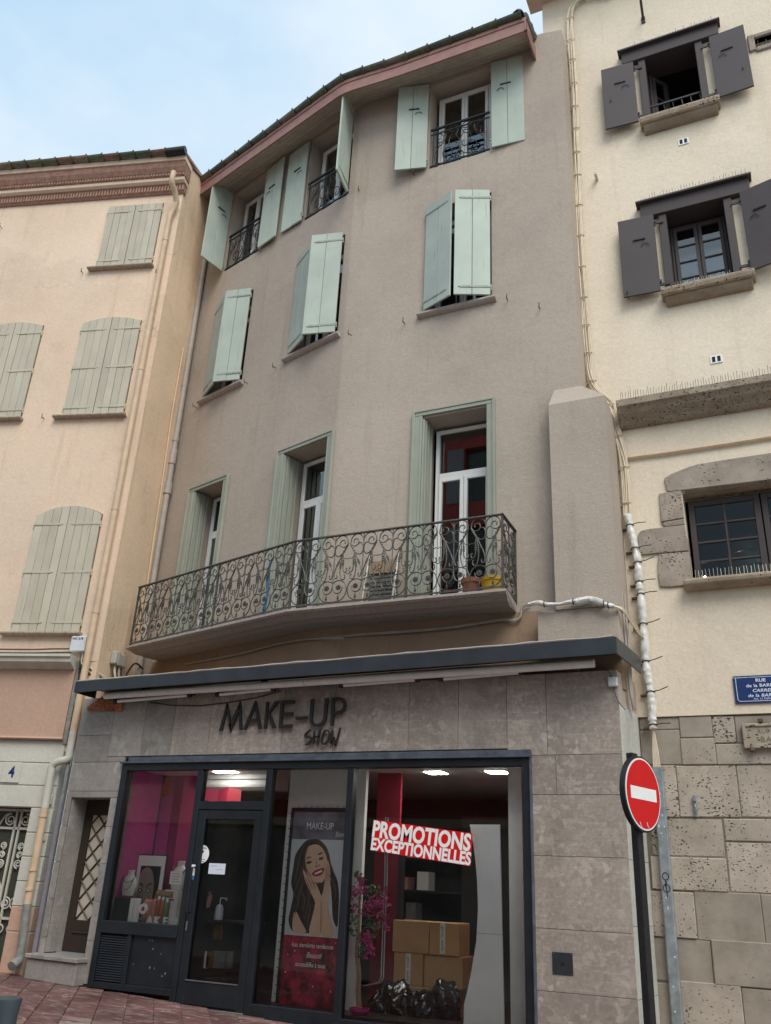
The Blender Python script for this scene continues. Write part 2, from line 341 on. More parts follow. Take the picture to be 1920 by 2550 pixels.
M = dict(
 wall=plaster('taupe_render', (.415, .347, .287), (.70, .71, .67), .75, 55, .75),
 wallA=plaster('peach_render', (.75, .57, .425), (.72, .65, .58), .85, 45, .28, tint=(.70, .60, .47), crack=.6),
 wallAside=plaster('ochre_render', (.78, .58, .40), (.66, .60, .54), .9, 45, .3, tint=(.66, .52, .36), crack=.7),
 wallC=plaster('cream_render', (.735, .63, .49), (.80, .75, .68), .6, 42, .4),
 whiteA=plaster('offwhite_render', (.60, .585, .51), (.80, .78, .72), .5, 40, .22),
 pinkA=plaster('rose_render', (.56, .37, .27), (.75, .7, .66), .6, 40, .2),
 salmon=plaster('salmon_board', (.50, .335, .25), (.85, .82, .78), .4, 40, .1),
 brownwall=plaster('brown_underwall', (.33, .225, .15), (.6, .55, .5), .8, 50, .4),
 eave=plain('rosy_eave_paint', (.30, .155, .128), .6, var=.15, bmp=.1),
 cornice=plain('terracotta_cornice', (.34, .19, .14), .85, var=.25, nscale=14, bmp=.4, bscale=40),
 soffit=plain('taupe_soffit_boards', (.43, .35, .28), .8, var=.12, rnd=.06),
 gutter=glazed_mat('glazed_gutter', [(.075, .085, .052), (.11, .105, .075), (.07, .08, .055), (.15, .125, .095), (.085, .095, .05)]),
 gutterA=glazed_mat('mixed_glazed_gutter', [(.10, .115, .06), (.18, .095, .065), (.085, .10, .06), (.20, .15, .10), (.12, .125, .07), (.15, .085, .06)]),
 green=painted_wood('green_shutter_paint', (.425, .48, .41), (.22, .22, .18), .55),
 greengrey=painted_wood('weathered_green_paint', (.37, .42, .375), (.20, .20, .17), .75),
 casing=painted_wood('sage_casing_paint', (.31, .325, .262), (.30, .29, .23), .35),
 shutA=painted_wood('khaki_shutter_paint', (.50, .455, .355), (.2, .19, .15), .5),
 shutC=painted_wood('aubergine_shutter_paint', (.070, .056, .057), (.05, .042, .045), .3, .04),
 beamC=painted_wood('aubergine_beam_paint', (.058, .045, .044), (.03, .025, .026), .6, .04),
 hinge=plain('painted_hinge', (.30, .32, .26), .6, var=.3, nscale=30),
 rust=plain('rusty_iron', (.12, .075, .05), .8, var=.4, nscale=40),
 iron=plain('wrought_iron', (.085, .080, .068), .5, .35, var=.3, nscale=30),
 ironb=plain('black_iron', (.018, .018, .02), .45, .3, var=.3, nscale=30),
 white=plain('white_upvc', (.72, .72, .70), .35, var=.04),
 sill=plain('taupe_sill', (.37, .31, .27), .85, var=.15, nscale=20, bmp=.3),
 sillA=plain('stone_sill', (.36, .28, .21), .9, var=.25, nscale=20, bmp=.4),
 stone=travertine('lintel_stone', (.24, .195, .155), (.40, .335, .275), .45, .12, 34),
 stoneb=travertine('ashlar_stone', (.285, .24, .19), (.43, .372, .305), .18, .2, 36),
 ledge=travertine('ledge_stone', (.22, .17, .125), (.36, .295, .23), .1, .02, 38),
 sillC=travertine('pitted_sill_stone', (.24, .18, .125), (.40, .32, .24), .5, .1, 32),
 mortar=plain('dark_joint', (.15, .125, .10), .95, var=.3),
 ashjoint=plain('ashlar_joint', (.19, .16, .125), .95, var=.3),
 marble=marble('breccia_cladding', (.225, .188, .156), (.345, .293, .250), (.58, .51, .45), 12),
 marbleg=marble('grey_cladding', (.215, .195, .175), (.30, .275, .248), (.43, .40, .365), 6),
 marblel=marble('pale_marble', (.42, .41, .36), (.55, .54, .48), (.66, .65, .6), 4),
 fascia=plain('slate_blue_sheet', (.027, .033, .041), .45, .1, var=.3, nscale=3),
 frame=plain('anthracite_frame', (.013, .017, .022), .38, .1, var=.25, nscale=5),
 bluegrey=plain('worn_bluegrey_flashing', (.085, .10, .125), .5, .2, var=.3, nscale=10),
 awn=plain('white_awning_tube', (.82, .81, .79), .45, var=.08),
 black=plain('black_letters', (.012, .010, .010), .55, var=.1),
 dark=plain('dark_interior', (.02, .018, .018), .8, var=.3),
 pvc=plain('cream_pipe', (.60, .44, .29), .55, var=.12, nscale=6),
 pvcg=plain('grey_taupe_pipe', (.36, .31, .265), .5, var=.12, nscale=6),
 pvcw=plain('offwhite_pipe', (.55, .53, .45), .5, var=.1, nscale=6),
 cast=plain('grey_cast_pipe', (.22, .22, .20), .7, var=.25, nscale=12),
 purple=plain('lilac_grey_conduit', (.20, .18, .20), .5, var=.1),
 cable=plain('cream_cable', (.62, .52, .38), .55, var=.1, rnd=.1),
 cabled=plain('dark_cable', (.04, .032, .03), .55, var=.2),
 sleeve=plain('white_plastic_sleeve', (.66, .64, .59), .32, var=.1, nscale=14, bmp=.5, bscale=18),
 tie=plain('black_tie', (.015, .013, .012), .5),
 boxw=plain('pale_plastic_box', (.58, .61, .62), .45, var=.06),
 boxg=plain('grey_plastic_box', (.38, .36, .31), .55, var=.12),
 galv=plain('galvanised_trunking', (.27, .30, .315), .5, .35, var=.28, nscale=9),
 red=plain('sign_red', (.60, .008, .010), .4, var=.05, spec=.25),
 swhite=plain('sign_white', (.82, .82, .80), .35, var=.04),
 navy=plain('sign_blue', (.012, .035, .13), .25, var=.08),
 pale=plain('sign_lettering', (.66, .72, .82), .35, var=.03),
 plateStone=travertine('name_stone', (.30, .25, .19), (.40, .345, .27), .45, .03),
 yellow=plain('yellow_pot', (.62, .36, .02), .45, var=.12),
 terracotta=plain('terracotta_pot', (.30, .10, .05), .7, var=.15),
 brick=plain('broken_brick', (.34, .13, .06), .95, var=.5, nscale=18, bmp=1.0, bscale=30),
 paverR=veined('red_marble_paving', (.135, .058, .050), (.19, .10, .09), (.42, .32, .29)),
 paverG=veined('grey_marble_paving', (.19, .165, .155), (.26, .225, .21), (.42, .38, .36)),
 ground=plain('paved_bed', (.30, .275, .25), .95, var=.3, bmp=.4),
 doorwood=painted_wood('dark_brown_door', (.035, .025, .018), (.08, .06, .045), .5),
 frost=plain('frosted_cream_glass', (.50, .46, .38), .3, var=.1, nscale=3),
 lattice=plain('bronze_lattice', (.045, .03, .02), .5, .4),
 ironw=plain('white_ironwork', (.52, .50, .43), .55, var=.1),
 doorg=plain('olive_door_glass', (.055, .062, .045), .22, var=.2),
 magenta=plain('magenta_wall', (.36, .03, .17), .7, var=.1), crimson=plain('crimson_wall', (.26, .012, .03), .7, var=.1),
 intwhite=plain('interior_white', (.74, .73, .71), .7, var=.05), intfloor=plain('interior_floor', (.03, .022, .02), .4, var=.3, nscale=4),
 card=plain('cardboard', (.40, .235, .105), .85, var=.1, nscale=5), tape=plain('paper_tape', (.55, .53, .48), .5),
 bagm=plain('black_bag_plastic', (.006, .006, .007), .2, var=.2, bmp=1.0, bscale=16), chrome=plain('chrome_tube', (.55, .55, .57), .22, .9),
 paper=plain('white_paper', (.85, .86, .86), .6, var=.03), bust=plain('white_bust', (.62, .62, .60), .55, var=.04), pinkbust=plain('pink_bust', (.55, .25, .25), .6),
 petal=plain('magenta_petal', (.36, .045, .16), .6, var=.3, rnd=.3), leaf=plain('artificial_leaf', (.07, .13, .055), .6, var=.3), bark=plain('pale_stick', (.28, .19, .12), .8, var=.25, nscale=20),
 potp=plain('magenta_pot', (.36, .01, .13), .4), skin=plain('printed_skin', (.72, .48, .34), .5, var=.06, nscale=6), skinb=plain('printed_grey_skin', (.30, .24, .20), .5, var=.12, nscale=6),
 hair=plain('printed_hair', (.045, .028, .026), .45, var=.6, nscale=14), hairlight=plain('printed_hair_light', (.12, .075, .06), .45), skinshade=plain('printed_skin_shade', (.42, .24, .16), .5), lips=plain('printed_lips', (.36, .012, .02), .4), ink=plain('printed_ink', (.012, .010, .012), .5),
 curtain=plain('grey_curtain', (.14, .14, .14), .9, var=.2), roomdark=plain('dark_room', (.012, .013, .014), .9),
 oppbase=plain('bounce_shopfronts', (.36, .34, .31), .7, var=.4, nscale=1.2), redhouse=plaster('red_render', (.40, .09, .075), (.8, .75, .7), .4), greyshut=painted_wood('grey_shutter_paint', (.22, .22, .23)),
 steel=plain('brushed_steel', (.32, .32, .30), .35, .8, var=.15), bollard=plain('bollard_paint', (.055, .075, .085), .45, .2, var=.15),
 glass=glass('shop_glass', (.97, .985, .98), 1.34, 0, 1.0), wglass=glass('window_glass', (.5, .55, .56), 1.55, .0, 3.2), cglass=glass('old_pane_glass', (.6, .64, .62), 1.5, .01, .6),
 lamp=emit('lit_panel', (1, .96, .9), 40.0), bulb=emit('lit_bulb', (1, .9, .7), 60.0), blue=plain('blue_hose', (.03, .16, .42), .5),
 grad1=plain('poster_top_print', (.16, .15, .20), .4, var=.5, nscale=5), posterred=plain('poster_bottom_print', (.32, .018, .045), .4, var=.9, nscale=9), postgrey=plain('poster_pale_print', (.62, .66, .70), .45, var=.05),
 green2=plain('green_bottle', (.12, .22, .1), .3), amber=plain('amber_bottle', (.36, .11, .06), .25), gold=plain('gold_foil', (.55, .32, .12), .25, .8, var=.4, nscale=30), pinkb=plain('pink_bottle', (.5, .22, .2), .3),
)
# ------------------------------------------------------------------ ground
g = MB(); XW = 400
g.add([(-XW, -XW, gz(-XW)*0+gz(-30)-.02*0-.012), (XW, -XW, gz(30)-.012), (XW, XW, gz(30)-.012), (-XW, XW, gz(-30)-.012)], [(0, 1, 2, 3)])
g = MB(); xs = [-XW, -30, 30, XW]; zz = [gz(-30), gz(-30), gz(30), gz(30)]
for i in range(3): g.quad(Vector((xs[i], -XW, zz[i]-.03)), Vector((xs[i+1], -XW, zz[i+1]-.03)), Vector((xs[i+1], XW, zz[i+1]-.03)), Vector((xs[i], XW, zz[i]-.03)))
ground = tag(g.build('ground', M['ground'], origin=Vector((0, 0, 0))), kind='structure')
pv = bpy.data.objects.new('pavement', None); COL.objects.link(pv); WL[pv] = Vector((0, 0, 0)); tag(pv, kind='structure')
# marble slabs laid in diagonal bands of two colours; only the patch the camera can see is laid out singly
ang = R(38); pc, ps = math.cos(ang), math.sin(ang); sw, sl, gap = .30, .62, .0018
rr = random.Random(3)
def paver(w, l, m):
    mb = MB(); t = .026
    mb.hexa([Vector((gap, gap, -t)), Vector((w-gap, gap, -t)), Vector((w-gap, l-gap, -t)), Vector((gap, l-gap, -t)), Vector((gap, gap, 0)), Vector((w-gap, gap, 0)), Vector((w-gap, l-gap, 0)), Vector((gap, l-gap, 0))])
    return mb.mesh('paving_slab', m, Vector((0, 0, 0)), bevel=.003)
pmR, pmG = paver(sw, sl, M['paverR']), paver(sw, sl, M['paverG'])
SL = Matrix(((1, 0, 0, 0), (0, 1, 0, 0), (SLOPE, 0, 1, 0), (0, 0, 0, 1)))
rest = MB(); far = []
for i in range(-48, 48):
    off = (i*.31) % sl
    for j in range(-30, 30):
        x0, y0 = i*sw, j*sl+off
        cx, cy = (x0+sw/2)*pc-(y0+sl/2)*ps-6, (x0+sw/2)*ps+(y0+sl/2)*pc+7
        if not (-13.5 < cx < .5 and 5.2 < cy < 10.4): continue
        if cy > 9.75 and cx > -9.3: continue
        if (Vector((cx, cy, 0))-FA.o).dot(FA.n) < -.15: continue
        me = pmG if (rr.random() < .05) else pmR
        m4 = SL @ Matrix.Translation((-6, 7, rr.uniform(-.002, .002))) @ Matrix.Rotation(ang, 4, 'Z') @ Matrix.Translation((x0, y0, 0))
        o = bpy.data.objects.new('paving_slab', me); COL.objects.link(o); o.parent = pv; o.matrix_local = m4

# ------------------------------------------------------------------ walls with openings
def wall_mb(mb, fr, u0, u1, z0, z1, ops, thick=.4, ends=True):
    us = sorted(set([u0, u1] + [v for o in ops for v in (o[0], o[1]) if u0 < v < u1])); zs = sorted(set([z0, z1] + [v for o in ops for v in (o[2], o[3]) if z0 < v < z1]))
    inside = lambda u, z: not any(o[0] < u < o[1] and o[2] < z < o[3] for o in ops)
    nu, nz = len(us)-1, len(zs)-1
    on = [[inside((us[i]+us[i+1])/2, (zs[j]+zs[j+1])/2) for j in range(nz)] for i in range(nu)]
    P = fr.P
    for i in range(nu):
        for j in range(nz):
            if not on[i][j]: continue
            a, b, c, d = us[i], us[i+1], zs[j], zs[j+1]
            mb.quad(P(a, 0, c), P(b, 0, c), P(b, 0, d), P(a, 0, d)); mb.quad(P(b, -thick, c), P(a, -thick, c), P(a, -thick, d), P(b, -thick, d))
            if i == 0 or not on[i-1][j]: mb.quad(P(a, -thick, c), P(a, 0, c), P(a, 0, d), P(a, -thick, d))
            if i == nu-1 or not on[i+1][j]: mb.quad(P(b, 0, c), P(b, -thick, c), P(b, -thick, d), P(b, 0, d))
            if j == 0 or not on[i][j-1]: mb.quad(P(a, -thick, c), P(b, -thick, c), P(b, 0, c), P(a, 0, c))
            if j == nz-1 or not on[i][j+1]: mb.quad(P(a, 0, d), P(b, 0, d), P(b, -thick, d), P(a, -thick, d))
    return mb

house = thing('house', (-5.2, 9.75, .2), 'taupe four-storey town house with sage shutters, iron balcony and shop below', 'house')
Z1, Z1b = 4.87, 7.70          # first-floor door-windows
Z2, Z2b = 9.50, 11.50         # second floor
Z3, Z3b = 12.36, 14.24        # top floor
RU = (-4.13, -3.07); LM = (-1.09, -.02); LLf = (-3.26, -2.27)
CW = .125                      # casing width on the first floor
opsR = [(RU[0]+.04, RU[1]-.08, Z1, Z1b), (RU[0], RU[1], Z2, Z2b), (RU[0], RU[1], Z3, Z3b)]
opsL = [(-.95, -.02, Z1, Z1b-.03), (LM[0], LM[1], Z2, Z2b), (LM[0], LM[1], Z3, Z3b), (-3.13, -2.36, Z1, Z1b-.06), (LLf[0], LLf[1], Z2, Z2b-.06), (LLf[0], LLf[1], Z3-.05, Z3b)]
XR = -1.87; UK = .13; KR = FL.P(UK, 0, 0)
LEND = -4.5
XB = -4.40                                          # the two planes run into each other in a soft bend
bend = [Vector((p[0], p[1], 0)) for p in bez(tuple(FL.P(UK-.02, 0, 0))[:2], tuple(FL.P(UK+.05, 0, 0))[:2], (XB-.45, YR-.004), (XB, YR), 14)]
mb = MB(); wall_mb(mb, FR, XB, XR, 4.0, 14.42, opsR, .45)
wall_mb(mb, FL, LEND, UK-.02, 4.0, 14.42, opsL, .45)
h0, h1 = Vector((0, 0, 4.0)), Vector((0, 0, 14.42))
for a, b in zip(bend, bend[1:]): mb.quad(a+h0, b+h0, b+h1, a+h1)
wall = mb.build('wall', M['wall'], house)
PATH = [FL.P(-4.05, 0, 0), FL.P(-2, 0, 0)] + bend + [Vector((-3.6, YR, 0)), Vector((-2.30, YR, 0))]
NRM = []
for i, p in enumerate(PATH):
    t = (PATH[min(i+1, len(PATH)-1)]-PATH[max(i-1, 0)]).normalized(); NRM.append(Vector((t.y, -t.x, 0)))
def swept(prof):                                    # prof of (d,z) carried along the bent facade line
    mb = MB(); n = len(prof)
    for p, q in zip(PATH, NRM): mb.v += [p+q*d+Vector((0, 0, z)) for d, z in prof]
    for i in range(len(PATH)-1):
        for j in range(n): mb.f.append((i*n+j, i*n+(j+1) % n, (i+1)*n+(j+1) % n, (i+1)*n+j))
    mb.f.append(tuple(range(n))); mb.f.append(tuple((len(PATH)-1)*n+j for j in reversed(range(n)))); return mb
def along(d):                                       # polyline of the line moved out by d
    return [p+q*d for p, q in zip(PATH, NRM)]
mb = MB(); mb.prism(FR, [(-2.32, 14.42), (XR, 14.42), (XR, 14.52), (-2.2, 14.60), (-2.32, 14.60)], -.45, -.0); mb.build('parapet', M['wall'], house)
# return wall on the right, buttress with its weathered cap
mb = MB(); P = FR.P
bx0, bx1, bf = -2.245, -1.53, .25
mb.hexa([P(bx0, .0, 4.656), P(bx0, bf, 4.656), P(bx1, bf, 4.656), P(bx1, -.5, 4.656)] + [P(bx0, .0, 7.40), P(bx0, bf, 7.40), P(bx1, bf, 7.40), P(bx1, -.5, 7.40)])
mb.add([P(bx0, bf, 7.40), P(bx1, bf, 7.40), P(bx1, -.5, 7.40), P(bx0+.02, 0, 7.76), P(XR, 0, 7.76), P(XR, -.5, 7.76), P(bx0, 0, 7.40)], [(0, 1, 4, 3), (1, 2, 5, 4), (0, 3, 6)])
mb.build('buttress', M['wall'], house)
mb = MB(); mb.box(FR, -2.47, -1.545, -.3, .235, 4.17, 4.655); mb.build('buttress_plinth', M['wall'], house, bevel=.006)
# lower, brownish strip between balcony and shop fascia is the same wall in a darker brown; shop ceiling slab sits behind it
mb = MB(); mb.box(FR, -9.0, -1.56, -.5, .06, 3.75, 4.165); mb.build('plinth_course', M['brownwall'], house)
mb = MB(); mb = MB()
for a, b in zip(PATH[1:-1], PATH[2:-1]):
    t_ = (b-a).normalized(); q_ = Vector((t_.y, -t_.x, 0))*.01; mb.quad(a+q_+Vector((0, 0, 4.17)), b+q_+Vector((0, 0, 4.17)), b+q_+Vector((0, 0, 4.74)), a+q_+Vector((0, 0, 4.74)))
mb.box(FR, -3.6, -2.47, .004, .012, 4.17, 4.74); mb.box(FL, -3.6, -2, .004, .014, 4.17, 4.74); mb.build('underbalcony_panel', M['brownwall'], house)

# ------------------------------------------------------------------ eave: soffit boards, fascia, gutter sections, roof
OV = .55; ZF0, ZF1 = 14.02, 14.29
nb = 5
for i in range(nb):
    d0, d1 = OV*i/nb+.003, OV*(i+1)/nb-.003; zf_ = lambda d: 14.33-(14.33-ZF0-.03)*d/OV
    swept([(d0, zf_(d0)), (d1, zf_(d1)), (d1, zf_(d1)+.025), (d0, zf_(d0)+.025)]).build('soffit_board', M['soffit'], house)
swept([(OV, ZF0), (OV+.03, ZF0), (OV+.03, ZF1-.06), (OV+.045, ZF1-.058), (OV+.045, ZF1+.015), (OV, ZF1+.015)]).build('fascia_board', M['eave'], house)
mb = MB(); mb.box(FR, -2.33, -2.30, -.02, OV+.044, ZF0, ZF1-.002); mb.build('fascia_end', M['eave'], house, bevel=.004)
# glazed gutter sections, each slipped into the next
def gut_mesh(L, mat, r0=.075, r1=.062):
    mb = MB(); k = 7; vs = []
    for i, (x, r) in enumerate(((0, r0), (.03, r0), (.036, r1), (L+.03, r1-.012))):
        for j in range(k+1):
            a = math.pi+math.pi*j/k; vs.append(Vector((x, math.cos(a)*r, math.sin(a)*r)))
    fs = [(i*(k+1)+j, i*(k+1)+j+1, (i+1)*(k+1)+j+1, (i+1)*(k+1)+j) for i in range(3) for j in range(k)]
    n = len(vs); vs2 = [Vector((v.x, v.y*.84, v.z*.84)) for v in vs]; mb.add(vs+vs2, fs+[tuple(x+n for x in reversed(f)) for f in fs])
    for i in range(3):
        for j in (0, k):
            a, b = i*(k+1)+j, (i+1)*(k+1)+j; mb.f.append((a, b, b+n, a+n))
    for j in range(k): mb.f.append((j+1, j, j+n, j+1+n)); q = 3*(k+1)+j; mb.f.append((q, q+1, q+1+n, q+n))
    mb.smooth = True
    return mb.mesh('gutter_section', mat, Vector((0, 0, 0)))
gl = .385; gmR = gut_mesh(gl, M['gutter'], .098, .078)
def gutters(fr, ua, ub, d, z, me, L, parent, flip=False):
    n = max(1, round((ub-ua)/L)); s = (ub-ua)/n/L
    for i in range(n):
        m4 = fmat(fr, ua+i*(ub-ua)/n if not flip else ua+(i+1)*(ub-ua)/n, d, z+random.uniform(-.004, .004), s*(-1 if flip else 1)) @ Matrix.Rotation(random.uniform(-.012, .012), 4, 'Y')
        inst(me, 'gutter_section', m4, parent)
gline = along(OV+.05); seg = [(gline[i+1]-gline[i]).length for i in range(len(gline)-1)]; LT = sum(seg)-.06; ng = round(LT/gl)
def gat(s):
    for i, l in enumerate(seg):
        if s <= l or i == len(seg)-1: return gline[i]+(gline[i+1]-gline[i])*(s/l)
        s -= l
for i in range(ng):
    a, b = gat(LT*(i+1)/ng), gat(LT*i/ng); t = (a-b); f_ = Frame((a.x, a.y), math.atan2(t.y, t.x))
    inst(gmR, 'gutter_section', fmat(f_, 0, 0, ZF1+.09+random.uniform(-.004, .004), -t.length/gl) @ Matrix.Rotation(random.uniform(-.012, .012), 4, 'Y'), house)
rf = MB(); tz = math.tan(R(17))
def meet(d):
    o = FL.o+FL.n*d; s = (YR-d-o.y)/FL.t.y; return (o+FL.t*s).x, s
mo = meet(OV)
for fr, u0, u1 in ((FR, mo[0], -2.32), (FL, -4.1, mo[1])):
    rf.hexa([fr.P(u0, OV-.12, 14.345), fr.P(u1, OV-.12, 14.345), fr.P(u1, -4, 14.33+4.5*tz), fr.P(u0, -4, 14.33+4.5*tz), fr.P(u0, OV-.12, 14.39), fr.P(u1, OV-.12, 14.39), fr.P(u1, -4, 14.38+4.5*tz), fr.P(u0, -4, 14.38+4.5*tz)])
roof = rf.build('roof', M['cornice'], house)
mb = MB()
for k in range(4): mb.tube([FR.P(-2.36+.012*math.sin(k), OV-.02-.23*k, 14.42+.06*k), FR.P(-2.35, OV-.30-.23*k, 14.46+.075*k)], [.085, .07], 8)
mb.build('verge_tile', M['gutter'], roof)
mb = MB(); mb.tube([FR.P(-2.42, OV+.06, 14.36), FR.P(-2.42, OV+.02, 14.47)], [.10, .075], 10); mb.build('gutter_outlet', M['ironb'], house)

# ------------------------------------------------------------------ windows of the house
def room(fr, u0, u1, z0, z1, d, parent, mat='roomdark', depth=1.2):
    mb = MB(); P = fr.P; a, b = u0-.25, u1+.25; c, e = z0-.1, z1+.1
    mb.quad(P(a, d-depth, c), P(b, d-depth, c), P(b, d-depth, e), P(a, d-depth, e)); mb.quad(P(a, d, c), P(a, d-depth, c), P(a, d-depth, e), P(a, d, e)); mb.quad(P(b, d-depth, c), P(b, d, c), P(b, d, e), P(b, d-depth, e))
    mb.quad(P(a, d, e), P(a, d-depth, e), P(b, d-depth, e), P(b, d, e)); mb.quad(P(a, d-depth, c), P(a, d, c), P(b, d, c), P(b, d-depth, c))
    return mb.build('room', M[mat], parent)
def casement(fr, u0, u1, z0, z1, d, parent, mat='white', transom=None, fw=.055, leaves=2, gl='wglass', bars=0):
    win = MB()
    win.box(fr, u0, u0+fw, d-.06, d, z0, z1); win.box(fr, u1-fw, u1, d-.06, d, z0, z1); win.box(fr, u0+fw, u1-fw, d-.06, d, z1-fw, z1); win.box(fr, u0+fw, u1-fw, d-.06, d, z0, z0+fw)
    top = z1-fw
    if transom: win.box(fr, u0+fw, u1-fw, d-.06, d, transom-.045, transom+.045); top = transom-.045
    w = win.build('window', M[mat], parent, bevel=.006)
    if transom:
        p = MB(); p.box(fr, u0+fw+.001, u1-fw-.001, d-.036, d-.03, transom+.046, z1-fw-.001); p.build('pane', M[gl], w)
    n = leaves; wd = (u1-u0-2*fw)/n; lf = .05
    for i in range(n):
        a, b = u0+fw+i*wd+.003, u0+fw+(i+1)*wd-.003; c, e = z0+fw+.003, top-.003
        s = MB(); s.box(fr, a, a+lf, d-.03, d+.018, c, e); s.box(fr, b-lf, b, d-.03, d+.018, c, e); s.box(fr, a+lf, b-lf, d-.03, d+.018, e-lf, e); s.box(fr, a+lf, b-lf, d-.03, d+.018, c, c+lf)
        for k in range(bars): zc = c+lf+(e-c-2*lf)*(k+1)/(bars+1); s.box(fr, a+lf, b-lf, d-.02, d+.012, zc-.012, zc+.012)
        s.build('sash', M[mat], w, bevel=.006)
        p = MB(); p.box(fr, a+lf, b-lf, d-.012, d-.006, c+lf, e-lf); p.build('pane', M[gl], w)
    return w
def strips(fr, u0, u1, d, z0, z1, parent, mat='curtain', n=9):
    c = MB()
    for i in range(n*4):
        t0, t1 = i/(n*4), (i+1)/(n*4); f = lambda t: d+.03*math.sin(t*n*2*math.pi)
        c.quad(fr.P(u0+(u1-u0)*t0, f(t0), z0), fr.P(u0+(u1-u0)*t1, f(t1), z0), fr.P(u0+(u1-u0)*t1, f(t1), z1), fr.P(u0+(u1-u0)*t0, f(t0), z1))
    return c.build('curtain', M[mat], parent, smooth=True)
for fr, (u0, u1), off in ((FR, RU, 0), (FL, LM, 0), (FL, LLf, -.05)):
    room(fr, u0, u1, Z3, Z3b, -.46, house); casement(fr, u0+.06, u1-.06, Z3+off+.02, Z3b-.10, -.24, house)
    c = strips(fr, u0+.1, u0+.45, -.40, Z3, Z3b-.1, house, 'blue' if False else 'curtain')
    room(fr, u0, u1, Z2, Z2b, -.46, house); casement(fr, u0+.06, u1-.06, Z2+off+.02, Z2b-.10, -.26, house)
def first_floor(fr, u0, u1, ztop, o0, o1, otop, blue):
    # sage casing nailed round the opening: head and two sides, each with a raised outer bead
    for a, b, s in ((u0, o0, -1), (o1, u1, 1)):
        m_ = MB(); m_.box(fr, a, b, .002, .035, Z1, ztop-.085); 
        if s < 0: m_.box(fr, a-.012, a+.028, .002, .05, Z1, ztop); m_.box(fr, b-.03, b-.008, .034, .044, Z1, ztop-.10)
        else: m_.box(fr, b-.028, b+.012, .002, .05, Z1, ztop); m_.box(fr, a+.008, a+.03, .034, .044, Z1, ztop-.10)
        m_.build('casing_side', M['casing'], house, bevel=.004)
    m_ = MB(); m_.box(fr, u0+.03, u1-.03, .002, .038, ztop-.085, ztop); m_.box(fr, u0+.03, u1-.03, .036, .05, ztop-.03, ztop-.002); m_.build('casing_head', M['casing'], house, bevel=.004)
    # folded shutters packed into the left reveal
    fs = bpy.data.objects.new('folded_shutter', None); COL.objects.link(fs); fs.parent = house; WL[fs] = WL[house].copy(); fs.location = (0, 0, 0)
    for k in range(6):
        d1 = .03-.05*k; p = MB(); p.box(fr, o0+.004+.012*(k % 2), o0+.034+.012*(k % 2), d1-.046, d1-.004, Z1+.02, otop-.03); p.build('slat_panel', M['casing'], fs, bevel=.003)
    mm = MB(); mm.box(fr, o0+.045, o0+.058, -.2, -.05, Z1+.9, Z1+.93); mm.box(fr, o0+.045, o0+.055, -.22, -.03, Z1+1.04, Z1+1.05); mm.build('latch', M['casing'], fs)
    room(fr, o0, o1, Z1, otop, -.46, house, depth=1.6)
    casement(fr, o0+.07, o1-.02, Z1+.02, otop-.05, -.34, house, transom=Z1+2.05)
    strips(fr, o0+.1, o0+.35, -.43, Z1, otop-.1, house); 
    if blue: strips(fr, o1-.4, o1-.1, -.43, Z1, otop-.1, house)
first_floor(FR, -4.227, -3.04, 7.81, -4.09, -3.15, Z1b, False)
first_floor(FL, -1.10, .10, 7.76, -.95, -.02, Z1b-.03, True)
first_floor(FL, -3.28, -2.256, 7.70, -3.13, -2.36, Z1b-.06, True)
# ------------------------------------------------------------------ sills of the second floor
for fr, u0, u1, z in ((FR, -4.22, -3.0, Z2), (FL, -1.2, .06, Z2), (FL, -3.38, -2.2, Z2-.03)):
    m_ = MB(); m_.profile(fr, [(-.1, z), (.085, z-.012), (.085, z-.045), (.06, z-.07), (.02, z-.085), (-.1, z-.085)], u0, u1); m_.build('window_sill', M['sill'], house, bevel=.004)

